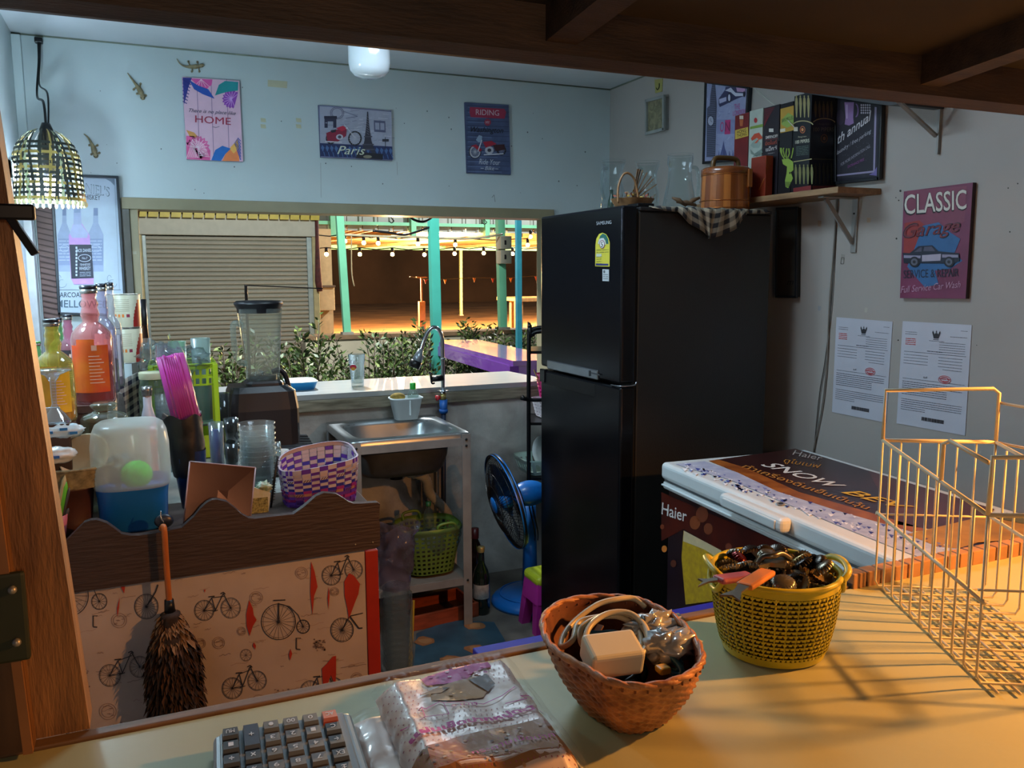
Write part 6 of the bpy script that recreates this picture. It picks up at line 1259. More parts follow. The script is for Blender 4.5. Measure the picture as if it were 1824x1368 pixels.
mb = MB(); jl = [rloop(jx+.004, Yb, rb*.95, rb*.95, zb(680), 5), rloop(jx+.004, Yb, rb, rb, zb(650), 5), rloop(jx+.002, Yb, rt, rt, zb(556), 5), rloop(jx+.002, Yb, rt*1.02, rt*1.02, zb(549), 5)]
polyloft(mb, jl, jug, True, smooth=True); mb.obj('jug', t)
jg = [o for o in t.children if o.name.startswith('jug') and 'seat' not in o.name][0]
mb = MB(); hx0 = gy(412, 575, Yb).x; mb.tube(smooth_pts([(jx-rt*.8, Yb-.02, zb(578)), (hx0+.008, Yb-.03, zb(574)), (hx0+.002, Yb-.03, zb(590)), (hx0+.010, Yb-.03, zb(635)), (jx-rb*.9, Yb-.02, zb(646))], 6), .010, jug, 10); mb.obj('jug_handle', jg)
mb = MB(); a = Art(mb, lambda x, y: gy(x, y, Yb-.045), (0, -1, 0))
for k in range(8): a.line([(417, 588+k*6), (421 if k % 2 else 419, 588+k*6)], .9, '#3a3f44', 1)
mb.obj('scale_marks', jg)
mb = MB(); mb.lathe([(rt*1.02, zb(557)), (rt*1.05, zb(549)), (rt*1.16, zb(542)), (rt*1.18, zb(539)), (rt*1.05, zb(535.5)), (0, zb(534.5))], bk, (jx, Yb, 0), 32); mb.obj('lid', t)
mb = MB()
for k in range(4): an = k*1.571+.3; mb.bar((jx+.004, Yb, zb(664)), (jx+.004+.03*math.cos(an), Yb+.03*math.sin(an), zb(660 if k % 2 else 668)), .010, .002, chrome)
mb.tube([(jx+.004, Yb, zb(676)), (jx+.004, Yb, zb(662))], .005, chrome, 8); mb.obj('blades', t)
mb = MB(); mb.tube(smooth_pts([gy(484, 662, Yb), gy(498, 659, Yb), gy(508, 668, Yb), gy(514, 688, Yb), gy(515, 698, Yb)], 5), .009, bk, 10); mb.obj('carry_handle', t)
# black mat
mb = MB(); mp_ = [gz(x, y, TZ+E1) for x, y in ((476, 850), (592, 850), (546, 776), (470, 776))]; mb.prism(mp_, (0, 0, .006), mat('mat_black', '#23262a', .6, var=.1))
for k in range(14): p = mp_[0].lerp(mp_[3], k/14); q = mp_[1].lerp(mp_[2], k/14); mb.bar(p+Vector((0, 0, .0075)), q+Vector((0, 0, .0075)), .004, .003, mat('mat_black', '#23262a', .6))
solo(mb, 'rubber_mat', 'ribbed black rubber mat on the cabinet in front of the blender', 'mat', sum(mp_, Vector())/4)
# blue canister
Yc = 2.185
t = thing('dispenser_canister', 'blue canister with a frosted dome lid and something bright green inside', 'canister', (gy(236, 900, Yc).x, Yc, TZ)); c = gy(236, 860, Yc); r = rad(c, 122); x = c.x
zc = lambda y: gy(236, y, Yc-r).z
cb_ = mat('canister_blue', '#115fae', .35, var=.05); fr = glass('frosted', '#eef4f0', .38, .3, '#eef4f0', .3, .5)
mb = MB(); loops = [(.86, TZ+E1), (.9, TZ+.006), (.95, zc(890)), (1.0, zc(868))]
polyloft(mb, [rloop(x, Yc, r*s_, r*s_, z_, 3.2, 48) for s_, z_ in loops], cb_, True, smooth=True); polyloft(mb, [rloop(x, Yc, r*.96, r*.96, zc(868), 3.2, 48), rloop(x, Yc, r*.96, r*.96, zc(885), 3.2, 48)], cb_, False, True); mb.obj('body', t)
mb = MB(); loops = [(1.02, zc(874)), (1.05, zc(866)), (1.06, zc(850)), (1.05, zc(800)), (1.0, zc(778)), (.92, zc(766)), (.78, zc(760)), (.4, zc(758)), (0.02, zc(758))]
polyloft(mb, [rloop(x, Yc, r*s_, r*s_, z_, 3.2, 48) for s_, z_ in loops], fr, False, True, smooth=True); mb.obj('dome_lid', t)
mb = MB(); gg = gy(243, 838, Yc-.02); mb.sphere(gg+Vector((0, 0, -.01)), .04, mat('net_green', '#2fd32a', .6, var=.3, scale=60), 16, 10, sc=(.9, .7, .85)); crumple(mb, gg+Vector((-.04, .03, 0)), .035, (1, .8, 1), mat('grey_bag', '#6d7c84', .5), 4, .2); mb.obj('contents', t)
# woven tray and packs at left
Yw = 2.17
c = gy(122, 835, Yw); wx = gy(124, 850, Yw).x; zr = gy(124, 838, Yw-.05).z; wick = mat('wicker_pale', '#9a9070', .6, var=.3, scale=60, alt='#5c563e')
t = thing('woven_tray', 'pale woven basket with tissue packs behind the left post', 'basket', (wx, Yw, zr-.045)); rw_ = .088
def wv(u, v, R0=.07, R1=None, z0=TZ+E1, z1=None, amp=.002, nu=30, nv=8): 
    R = R0+((R1 or rw_)-R0)*v; k = amp*math.cos(math.pi*(round(u*nu*2)))*(1 if int(v*nv) % 2 else -1); an = 6.28318*u
    return Vector((wx+(R+k)*math.cos(an)*1.08, Yw+(R*.72+k)*math.sin(an), z0+((z1 or zr)-z0)*v))
mb = MB(); mb.grid(60, 9, lambda u, v: wv(u, v, z0=zr-.045, R0=.078), wick, wrapu=True); mb.tube([wv(k/40, 1) for k in range(40)], .004, wick, 6, closed=True); mb.add([wv(k/30, 0, z0=zr-.045, R0=.078) for k in range(30)], [list(range(30))], wick); mb.obj('basket', t)
mb = MB(); mb.lathe([(0, TZ+E1), (.05, TZ+E1), (.042, TZ+.03), (.05, zr-.052), (.07, zr-.047), (0, zr-.0465)], rw, (wx, Yw, 0), 28, sx=1.0, sy=.8); solo(mb, 'turned_stand', 'dark brown turned wooden stand under the woven basket', 'stand', (wx, Yw, TZ+E1))
tis = mat('tissue_pack', '#9fc0d4', .35, var=.25, scale=30, alt='#c8d8de', coat=.4)
mb = MB(); p = gy(105, 760, Yw); crumple(mb, (p.x, Yw+.015, p.z-.012), .05, (1.0, .5, .38), tis, 2, .12); 
for dx, dz in ((-.02, 0), (.01, .006), (.03, -.004)): mb.box((p.x+dx-.008, Yw-.013, p.z-.014+dz), (p.x+dx+.008, Yw-.011, p.z-.008+dz), flat('#1f6fb4'))
solo(mb, 'tissue_pack', 'crumpled blue and white tissue pack, upper one in the woven basket', 'pack', (p.x, Yw+.015, p.z-.03))
mb = MB(); p2 = gy(100, 808, Yw-.015); crumple(mb, (p2.x, Yw-.03, p2.z), .045, (1.0, .5, .42), mat('tissue_pack2', '#c3cdd2', .3, var=.1, coat=.5), 6, .12); mb.box((p2.x-.008, Yw-.056, p2.z-.004), (p2.x+.01, Yw-.054, p2.z+.002), flat('#2a62b4')); solo(mb, 'tissue_pack', 'white wrapped tissue pack, lower one in the woven basket', 'pack', (p2.x, Yw-.03, p2.z-.02))
mb = MB(); p3 = gy(88, 742, Yw+.02); mb.box((p3.x-.025, Yw+.028, p3.z-.03), (p3.x+.022, Yw+.034, p3.z+.02), mat('tissue_sheet', '#aebfc6', .7), .002); solo(mb, 'tissue', 'pale tissue sheet standing out of the tissue pack', 'tissue', (p3.x, Yw+.03, p3.z-.03))
mb = MB(); pb = gy(150, 815, Yw+.01); Tb = Matrix.Translation(pb+Vector((.008, 0, -.005))) @ Matrix.Rotation(-.55, 4, 'Y') @ Matrix.Rotation(.9, 4, 'X')
mb.lathe([(.018, -.012), (.04, .0), (.055, .02), (.057, .022), (.054, .021), (.038, .004), (0, -.006)], mat('bowl_cream', '#cdbb9c', .5, var=.04), n=36, mtx=Tb); solo(mb, 'bowl', 'cream bowl lying tilted in the woven basket beside the blue canister', 'bowl', pb)
# glass jar with stopper
gj = glass('jar_glass', '#dfe6da', .16, .05, '#b4bba4', .55); YJ = 2.37
c = gy(187, 760, YJ); r = rad(c, 80); zj = lambda y: gy(187, y, YJ).z; x = c.x
t = thing('glass_jar', 'squat glass jar with a round glass stopper between the basket and shelf', 'jar', (x, YJ, TZ))
mb = MB(); mb.lathe([(0, TZ+E1), (r*.9, TZ+E1), (r, TZ+.02), (r, zj(765)), (r*.95, zj(755)), (r*.98, zj(750)), (r*.97, zj(747))], gj, (x, YJ, 0), 36); mb.obj('body', t)
mb = MB(); mb.lathe([(r*.97, zj(748)), (r*.98, zj(745)), (r*.85, zj(738)), (r*.5, zj(733)), (r*.42, zj(729)), (r*.55, zj(724)), (r*.56, zj(720)), (r*.4, zj(716)), (0, zj(715))], gj, (x, YJ, 0), 36); mb.obj('stopper', t)
# stemmed glass
YG = 2.2; c = gy(92, 656, YG); r = rad(c, 64); x = c.x; zg = lambda y: gy(92, y, YG).z
t = thing('margarita_glass', 'clear wide-brimmed stemmed glass in front of the yellow bottle', 'glass', (x, YG, zg(735)))
mb = MB(); mb.lathe([(0, zg(657)), (r, zg(658)), (r, zg(660)), (r*.4, zg(668)), (r*.16, zg(680)), (r*.13, zg(720)), (r*.3, zg(730)), (r*.55, zg(738)), (r*.8, zg(752))], glass('clear_glass3', '#e4eaee', .10, .03, '#c4ccd4', .6), (x, YG, 0), 36); mb.obj('body', t)
mb = MB(); mb.box((x-.03, YG-.03, TZ+E1), (x+.03, YG+.03, zg(753)), darkw, .002) if zg(753) > TZ+.02 else None
if mb.v: solo(mb, 'small_block', 'dark wooden block under the stemmed glass', 'block', (x, YG, TZ+E1))
# pen cup
YP = 2.105; c = gy(98, 960, YP); r = .03; x = gy(97, 950, YP).x; zt_ = gy(97, 917, YP).z; pkm = mat('cup_pink', '#b8606a', .45, var=.08)
t = thing('pen_cup', 'pink plastic pen cup at the left end of the cabinet', 'cup', (x, YP, TZ)); mb = MB(); mb.lathe([(0, TZ+E1), (r*.7, TZ+E1), (r, zt_), (r*.93, zt_), (r*.66, TZ+.01), (0, TZ+.01)], pkm, (x, YP, 0), 24); mb.obj('body', t)
for (x0, y0), (x1, y1), w_, col, lab in (((98, 945), (116, 846), .005, '#b7b08a', 'pale wooden pen leaning in the pink cup'), ((102, 945), (118, 858), .0055, '#5fc23a', 'bright green pen in the pink cup'), ((108, 940), (124, 868), .003, '#4a4c52', 'thin dark grey pen in the pink cup'), ((110, 945), (122, 905), .004, '#3b3d44', 'short dark pen low in the pink cup')):
    mb = MB(); mb.tube([gy(x0, y0, YP), gy(x0, y0, YP).lerp(gy(x1, y1, YP), .9), gy(x1, y1, YP)], [w_, w_, w_*.2], mat('pen_'+col.strip('#'), col, .4), 10); solo(mb, 'pen', lab, 'pen', gy(x0, y0, YP), 'pens in the pink cup')
# black bag holder with pink straws
YS = 2.30; x0, x1 = gy(304, 830, YS).x, gy(372, 830, YS).x; cx = (x0+x1)/2; r = rad(gy(338, 800, YS), 66); zs = lambda y: gy(338, y, YS).z
t = thing('straw_holder', 'dark blue tall holder wrapped in a black bag, holding pink straws', 'holder', (cx, YS, TZ)); tilt = Vector((-.010, 0, 0))
mb = MB(); polyloft(mb, [rloop(cx+.004, YS, r*.6, r*.6, TZ+E1, 3), rloop(cx+.002, YS, r*.78, r*.78, zs(845), 3), rloop(cx, YS, r*.85, r*.85, zs(800), 3)], mat('holder_navy', '#122c5c', .35), True, smooth=True); mb.obj('holder', t)
bkb = mat('bag_black', '#17191b', .4, var=.2, bump=.4, bscale=20)
def bgf(u, v): an = 6.2832*u; R = r*(.84+.16*v)*(1+.035*noise.noise(Vector((math.cos(an)*2, math.sin(an)*2, v*5)))*2); return Vector((cx-.012*v+R*math.cos(an), YS+R*math.sin(an), zs(846)+(zs(738)-zs(846))*v+.006*math.sin(an*5)*v))
mb = MB(); mb.grid(40, 14, bgf, bkb, wrapu=True); mb.grid(40, 4, lambda u, v: bgf(u, 1).lerp(Vector((cx-.012, YS, zs(760))), v*.5), bkb, wrapu=True); mb.obj('black_bag', t)
mg = mat('straw_pink', '#e21fae', .4, var=.04)
t = thing('straw_bundle', 'bundle of bright magenta straws in clear film leaning out of the black bag', 'straws', gy(335, 745, YS))
bA, bB = gy(336, 760, YS), gy(303, 634, YS); axd = (bB-bA).normalized(); sx = Vector((1, 0, 0)); sx = (sx-axd*sx.dot(axd)).normalized(); sy = axd.cross(sx); mb = MB(); rr = random.Random(1); Rb = rad(bB, 44)
k = 0
for i in range(-6, 7):
    for j in range(-4, 5):
        u_, v_ = i/6.3+(j % 2)*.08, j/4.6
        if u_*u_+v_*v_ > 1 or (u_*u_+v_*v_ < .3): continue
        o_ = sx*u_*Rb+sy*v_*Rb*.7; e_ = rr.uniform(-.003, .004); mb.tube([bA+o_*1.1, bB+o_+axd*e_], .0032, mg, 6); k += 1
mb.tube([bA, bB], Rb*.62, mg, 12); o = mb.obj('straws', t); o['kind'] = 'stuff'
mb = MB(); L_ = (bB-bA).length
mb.grid(28, 14, lambda u, v: (lambda an: bA.lerp(bB, v*1.18)+(sx*math.cos(an)+sy*math.sin(an)*.75)*Rb*(1.16-(.0 if v < .86 else (v-.86)*2.2))*(1+.12*noise.noise(Vector((math.cos(an)*1.5, math.sin(an)*1.5, v*7)))))(6.2832*u), film, wrapu=True); mb.obj('film_sleeve', t)
# tall blue tumbler
def tumbler(name, label, px0, px1, pt, Y, m, z0=TZ+E1, taper=.82, group=None, liquid=None, part='body'):
    c = gy((px0+px1)/2, pt, Y); r = rad(c, px1-px0); t = thing(name, label, 'glass', (c.x, Y, z0), group); mb = MB(); h = c.z-z0
    mb.lathe([(0, z0), (r*taper, z0), (r, z0+h), (r*.94, z0+h), (r*taper*.9, z0+.008), (0, z0+.008)], m, (c.x, Y, 0), 28); mb.obj(part, t)
    if liquid: mb = MB(); mb.lathe([(0, z0+.009), (r*taper*.88, z0+.009), (r*.9, z0+h*.9), (0, z0+h*.9)], liquid, (c.x, Y, 0), 24); mb.obj('contents', t)
    return t, c.x, r, h
tumbler('tall_tumbler', 'tall clear tumbler filled with dark blue beside the straw holder', 371, 397, 752, 2.38, glb, liquid=mat('dark_blue', '#10247c', .3))
# glass and cup groups
gB = 'clear glasses standing on the cabinet'
gd = glass('glass_dark', '#9fa6a4', .2, .05, '#5a5e5c', .55)
tumbler('drinking_glass', 'clear drinking glass just left of the blender base', 383, 408, 700, 2.95, gd, group=gB)
tumbler('drinking_glass', 'dark clear glass between the blue tumbler and the blender, top of its stack', 398, 424, 745, 2.62, gd, z0=.90, group=gB)
tumbler('drinking_glass', 'heavy clear glass between the blue tumbler and the blender, bottom of its stack', 399, 424, 789, 2.62, gd, group=gB)
tumbler('shot_glass', 'small clear glass right of the clear cup stack', 486, 500, 788, 2.55, glb, group=gB)
def cupstack(label, px0, px1, py0, py1, Y, n, group='stacks of clear plastic cups'):
    c0 = gy((px0+px1)/2, py0, Y); c1 = gy((px0+px1)/2, py1, Y); r = rad(c0, px1-px0); x = c0.x; t = thing('cup_stack', label, 'cups', (x, Y, TZ), group)
    step = (c0.z-c1.z)/n; hC = .085
    for k in range(n):
        zt_ = c0.z-step*k; zb_ = max(zt_-hC, TZ+.001); mb = MB(); f = 1-.18*(zt_-zb_)/hC
        mb.lathe([(0, zt_) , (r*.6, zt_-.0005), (r*.97, zt_)] if False else [(r*f*.98, zb_), (r*.97, zt_-.004), (r*1.03, zt_-.003), (r*1.03, zt_), (r*.98, zt_)], cup, (x, Y, 0), 28); mb.obj('cup', t)
    mb = MB(); mb.lathe([(0, TZ+.001), (r*.75, TZ+.001), (r*.8, c1.z-.02)], cup, (x, Y, 0), 24); mb.obj('bottom_cup', t); return t
cupstack('stack of clear plastic cups right of the tilted copper board', 425, 488, 753, 835, 2.35, 9)
cupstack('stack of clear cups behind the pink straws', 276, 314, 702, 760, 2.75, 8)
# white bottle, jars
t, x, r, h = lathe_thing('white_bottle', 'small white bottle with a silver cap left of the straws', 'bottle', 247, 276, 697, 2.60, [(0, 0), (.95, 0), (1, .04), (1, .3), (.8, .42), (1, .56), (.95, .68), (.5, .84), (.5, 1)], mat('white_bottle', '#b9bcc8', .35, coat=.3))
mb = MB(); zt_ = TZ+h; mb.lathe([(r*.6, zt_-.012), (r*.62, zt_), (r*.64, zt_+.002), (r*.62, zt_+.014), (0, zt_+.015)], cap_m, (x, 2.6, 0), 24); mb.lathe([(r*.63, zt_+.003), (r*.63, zt_+.008)], dkm, (x, 2.6, 0), 24); mb.obj('cap', t)
gj2 = glass('jar_green', '#c6dcc8', .3, .08, '#a2b8a2', .45)
t, x, r, h = lathe_thing('storage_jar', 'clear jar with a cream screw lid behind the white bottle', 'jar', 247, 297, 672, 2.85, [(0, 0), (.9, 0), (1, .05), (1, .85), (.88, .97), (.86, 1)], gj2)
mb = MB(); mb.lathe([(r*.92, TZ+h-.004), (r*.95, TZ+h+.014), (r*.9, TZ+h+.018), (0, TZ+h+.018)], mat('lid_cream', '#bcbf9c', .4), (x, 2.85, 0), 28); mb.obj('lid', t)
t, x, r, h = lathe_thing('plastic_tub', 'translucent tub with a blue-white lid left of the cream-lidded jar', 'tub', 231, 262, 680, 3.02, [(0, 0), (.85, 0), (1, 1)], gj2)
mb = MB(); mb.lathe([(r*1.03, TZ+h-.004), (r*1.08, TZ+h+.012), (r*.9, TZ+h+.018), (0, TZ+h+.018)], mat('lid_blue', '#a8c6d8', .4), (x, 3.02, 0), 28); mb.obj('lid', t)
# grey triangular pouch + sachets
mb = MB(); P_ = [gy(x, y, 2.55) for x, y in ((196, 765), (211, 700), (218, 702), (243, 765))]; mb.prism(P_, (0, .02, .0), mat('pouch_grey', '#7c7e82', .25, .5, var=.3, scale=30, bump=.3)); 
for i, v in enumerate(mb.v): mb.v[i] = (v[0], v[1], max(v[2], TZ+E1) if v[2] < gy(200, 740, 2.55).z else v[2])
mb.v = [(v[0], v[1], TZ+E1 if v[2] < gy(200, 750, 2.55).z else v[2]) for v in mb.v]
solo(mb, 'foil_pouch', 'grey pointed foil pouch standing between the jar and white bottle', 'pouch', (P_[0].x+.03, 2.56, TZ+E1))
for px, col, lab in ((251, '#8a4a44', 'pink and grey striped sachet in front of the white bottle'), (271, '#d45a78', 'pink sachet beside the clear cup stack')):
    p = gy(px, 742, 2.52); mb = MB(); mb.box((p.x-.009, 2.515, TZ+E1), (p.x+.009, 2.523, p.z), mat('sachet_'+col.strip('#'), col, .4, var=.6, scale=90), .002); solo(mb, 'sachet', lab, 'sachet', (p.x, 2.52, TZ+E1))
# lime crate with frosted tumblers
YK = 2.98; cl = gy(232, 700, YK).x; cr = gy(384, 700, YK).x; lime = mat('crate_lime', '#9ab41e', .4, var=.06); zr = gy(360, 650, YK-.08).z
t = thing('lime_crate', 'lime green plastic crate holding frosted tumblers behind the straws', 'crate', ((cl+cr)/2, YK, TZ))
kx, ky = (cl+cr)/2+.03, YK; kw, kd = (cr-cl)/2-.03, .10
crf = lambda u, v: (lambda q: Vector((kx+q[0]*kw*(.9+.1*v), ky+q[1]*kd*(.9+.1*v), TZ+.004+(zr-TZ-.01)*v)))(sq(u, 1, 9))
mb = MB(); lattice(mb, lambda u, v: crf(u, .80+.20*v), 40, 2, .2, lime, .002); mb.grid(48, 3, lambda u, v: crf(u, .25*v), lime, wrapu=True); mb.grid(48, 3, lambda u, v: crf(u, 1)+Vector((.004*math.sin(v*3.1)*1, 0, .012*v)), lime, wrapu=True)
mb.tube([crf(k/48, 1)+Vector((0, 0, .01)) for k in range(48)], .004, lime, 6, closed=True); mb.add([crf(i/24, 0) for i in range(24)], [list(range(24))], lime)
for sx_ in (-1, 1):
    for sy_ in (-1, 1): mb.box((kx+sx_*kw*.96-.008, ky+sy_*kd*.92-.008, TZ+.001), (kx+sx_*kw*.96+.008, ky+sy_*kd*.92+.008, zr+.004), lime, .002)
mb.obj('crate', t)
fg = glass('frost_green', '#b8e0c8', .45, .3, '#a6cdb4', .35); fw = glass('frost_white', '#d0e2dc', .5, .3, '#b7cbc4', .35)
GZ = TZ+.12
def crate_glass(label, px0, px1, pt, Y, m, z0=GZ): return tumbler('frosted_tumbler', label, px0, px1, pt, Y, m, z0, .88, 'tumblers in the lime crate')
crate_glass('tall frosted white-green tumbler at the right of the lime crate', 340, 373, 602, 2.97, fw); 
crate_glass('clear green tumbler in the middle of the lime crate', 300, 330, 608, 3.0, fg); crate_glass('clear tumbler under crumpled film at the left of the lime crate', 276, 298, 612, 3.0, glb)
mb = MB(); mb.box((kx-kw*.86, ky-kd*.8, GZ-.006), (kx+kw*.86, ky+kd*.8, GZ-.0005), fg); solo(mb, 'crate_tray', 'green tray inside the lime crate under the tumblers', 'tray', (kx, ky, GZ-.006))
mb = MB(); pc = gy(276, 628, 2.9); crumple(mb, (pc.x, 2.9, pc.z-.012), .05, (.9, .6, .9), film, 9, .35, f=2.5); crumple(mb, (gy(320, 640, 2.9).x, 2.88, pc.z-.03), .06, (1.2, .5, .7), film, 12, .35, f=2.2); solo(mb, 'cling_film', 'crumpled clear film over the tumblers behind the pink straws', 'film', (pc.x, 2.9, pc.z-.05))
# copper mirror board
YM = 2.10; q = [(338, 822), (455, 833), (441, 955), (323, 955)]
TLp, TRp = gy(338, 822, YM+.02), gy(455, 833, YM+.02); zbm = TZ+.001; BL = Vector((gy(325, 938, YM).x, YM-.015, zbm)); BR = Vector((gy(444, 925, YM).x, YM-.015, zbm))
t = thing('copper_board', 'tilted reflective copper-coloured menu board behind the scalloped trim', 'board', (TLp+BR)/2); t.location.z = zbm; _ROOT[t.name] = Matrix.Translation(-t.location)
nb = (TRp-TLp).cross(BL-TLp).normalized(); mb = MB(); mb.prism([TLp, TRp, BR, BL], nb*-.003 if nb.y < 0 else nb*.003, mat('copper_mirror', '#5f4438', .22, .8, var=.25, scale=5, alt='#4c3024', dist=1)); mb.obj('panel', t)
mb = MB(); em = mat('acrylic_edge', '#9a8894', .3)
for p_, q_ in ((TLp, TRp), (TRp, BR), (BR, BL), (BL, TLp)): mb.tube([p_, q_], .0018, em, 6)
mb.obj('edge', t)
# seasoning sachet with green bits
mb = MB(); P_ = [gy(x, y, 2.16) for x, y in ((452, 868), (482, 878), (480, 950), (447, 950))]; P_[2].z = P_[3].z = TZ+E1; mb.prism(P_, (0, .006, 0), mat('snack_bag', '#b9bd9a', .3, var=.4, scale=120, alt='#c7c8c0', coat=.4))
mb.box(P_[3]+Vector((0, -.001, 0)), Vector((P_[2].x, 2.161, TZ+.04)), mat('snack_yellow', '#8d8752', .5, var=.5, scale=200)); crumple(mb, gy(470, 868, 2.17), .018, (1, .6, .8), mat('bag_green', '#4f7c48', .4, var=.7, scale=60, alt='#a8b0a4'), 3, .3)
solo(mb, 'snack_sachet', 'small pale sachet with green twist between the copper board and black brush', 'sachet', (P_[3].x+.02, 2.16, TZ+E1))
# black brush
t = thing('bottle_brush', 'black bristle brush standing beside the purple basket', 'brush', gy(488, 920, 2.2)); pa, pbb = gy(484, 935, 2.2), gy(494, 812, 2.2); pa.z = TZ+.001
mb = MB(); mb.tube([pa, pbb], .003, dkm, 6); mb.obj('stem', t); mb = MB(); rr = random.Random(3); bx_m = mat('bristle', '#1c1a18', .7)
for k in range(420): s = rr.uniform(.1, 1); c = pa.lerp(pbb, s); an = rr.uniform(0, 6.28); d = Vector((math.cos(an), math.sin(an), rr.uniform(-.3, .3)))*.0095; mb.add([c+Vector((0, 0, .0007)), c-Vector((0, 0, .0007)), c+d], [(0, 1, 2)], bx_m)
o = mb.obj('bristles', t); o['kind'] = 'stuff'
# purple woven basket
YB_ = 2.22; c = gy(568, 860, YB_); x0, x1 = gy(498, 860, YB_).x, gy(636, 860, YB_).x; px_, hw = (x0+x1)/2, (x1-x0)/2; ztf = gy(560, 838, YB_-.06).z
t = thing('woven_basket', 'purple and white woven plastic basket at the right end of the cabinet', 'basket', (px_, YB_, TZ)); pm = [mat('weave_%s' % n_, h_, .35, var=.1) for n_, h_ in (('white', '#b7acb8'), ('purple', '#5b2f9c'), ('blue', '#2f2fa8'), ('magenta', '#8c2a7a'), ('tan', '#a07a70'))]
NU, NV = 30, 12; mb = MB(); ph_ = ztf-TZ
def wb(u, v, o=0): 
    k = .90+.10*v; q = sq(u, 1, 3); rise = .018*math.sin(6.283*u*1-.2)*v*v
    return Vector((px_+q[0]*(hw*k+o), YB_+q[1]*(.075*k+o), TZ+E1+ph_*v+.030*v*max(0, q[1])+.012*v*q[0]))
rr = random.Random(5)
for j in range(NV):
    for i in range(NU):
        o = .0018 if (i+j) % 2 else -.0006; u0, u1 = i/NU+.0015, (i+1)/NU-.0015; v0, v1 = j/NV+.004, (j+1)/NV-.004
        row = [1, 1, 3, 1, 4, 2, 1, 2, 2, 0, 0, 0][j]
        m_ = pm[0] if (i+j) % 2 and j > 5 else (pm[row] if (i+j) % 2 == 0 or j <= 5 else pm[0])
        if j in (2, 4, 5) and (i+j) % 2: m_ = pm[rr.choice([3, 1, 4])]
        if j >= 6 and (i+j) % 2 == 0: m_ = pm[1 if j % 2 else 2] if j < 10 else pm[rr.choice([0, 1])]
        vs = [wb(u0, v0, o), wb(u1, v0, o), wb(u1, v1, o), wb(u0, v1, o)]; vi = [wb(u, v, -.003) for u, v in ((u0, v0), (u1, v0), (u1, v1), (u0, v1))]
        mb.add(vs+vi, [(0, 1, 2, 3), (7, 6, 5, 4), (0, 4, 5, 1), (1, 5, 6, 2), (2, 6, 7, 3), (3, 7, 4, 0)], m_)
        if j in (4, 9) and (i+j) % 2:
            for k in range(3): ua = u0+(u1-u0)*(k/3+.05); mb.add([wb(ua, v0+.005, o+.0004), wb(ua+.004, v0+.005, o+.0004), wb(ua+.012, v1-.005, o+.0004), wb(ua+.008, v1-.005, o+.0004)], [(0, 1, 2, 3)], flat('#4a3a34'))
mb.obj('weave', t)
mb = MB(); mb.grid(60, 2, lambda u, v: wb(u, 1, .001)+Vector((0, 0, .012*v)), pm[0], wrapu=True); mb.grid(60, 2, lambda u, v: wb(u, 1, .001-.005*v)+Vector((0, 0, .012)), pm[0], wrapu=True)
for i in range(0, 30, 2): mb.grid(2, 2, lambda u, v, i=i: wb((i+u)/30, 1, .0018)+Vector((0, 0, .0125*v)), pm[1])
mb.obj('rim', t); mb = MB(); mb.add([wb(i/30, .02, -.003) for i in range(30)], [list(range(30))], darkw); mb.obj('bottom', t)
# foam tray at right back corner
p = gz(660, 892, TZ); mb = MB(); fo = mat('foam_white', '#a9a8a4', .6, var=.1)
T_ = Matrix.Translation((.478, 2.42, TZ+.012)) @ Matrix.Rotation(.5, 4, 'Z'); crumple(mb, (.475, 2.36, TZ+.02), .05, (1.1, .9, .3), fo, 8, .25); solo(mb, 'paper_wad', 'crumpled white paper lying on the cabinet behind the purple basket', 'paper', (.475, 2.36, TZ+.004))
# small lidded white pot
tumbler('lidded_pot', 'small white pot with a pale lid behind the purple basket', 493, 514, 801, 2.62, mat('pot_white', '#b8b8b0', .4))
# ================================================================ ON THE COUNTER
KZ = .9505
# calculator
t = thing('calculator', 'grey desk calculator with dark keys at the near left of the counter', 'calculator', gz(505, 1330, KZ))
KT = KZ+.022
U0 = gz(383, 1306, KT); U1 = gz(622, 1264, KT); ex = (U1-U0); Wc = ex.length; ex.normalize(); ey = Vector((ex.y, -ex.x, 0))
CM = Matrix(((ex.x, ey.x, 0, U0.x), (ex.y, ey.y, 0, U0.y), (0, 0, 1, KZ), (0, 0, 0, 1)))
cg = mat('calc_grey', '#8f9ba1', .4, var=.05, bump=.05)
mb = MB(); mb.box((-.002, -.002, .001), (Wc+.002, .205, .020), cg, .006, mtx=CM, seg=3); mb.obj('case', t)
mb = MB(); mb.box((.004, .002, .018), (Wc-.006, .145, .0222), mat('calc_face', '#75828a', .45), .002, mtx=CM); mb.box((.01, .155, .018), (Wc-.01, .195, .024), mat('calc_screen', '#2c332e', .2), .002, mtx=CM); mb.obj('faceplate', t)
keys = [['MU', '+', '.', '00', '0', 'AC'], ['−', None, '3', '2', '1', 'C'], ['÷', '×', '6', '5', '4', '←'], ['√', '%', '9', '8', '7', 'EX'], ['M', 'GT', 'MRC', 'MC', 'MU', '±']]
kc = {'d': mat('key_dark', '#20242c', .35), 'n': mat('key_navy', '#1c2a44', .35), 'g': mat('key_grey', '#4a4c4e', .4), 'r': mat('key_red', '#b0543f', .4)}
kw = (Wc-.016)/6; kh = .0235
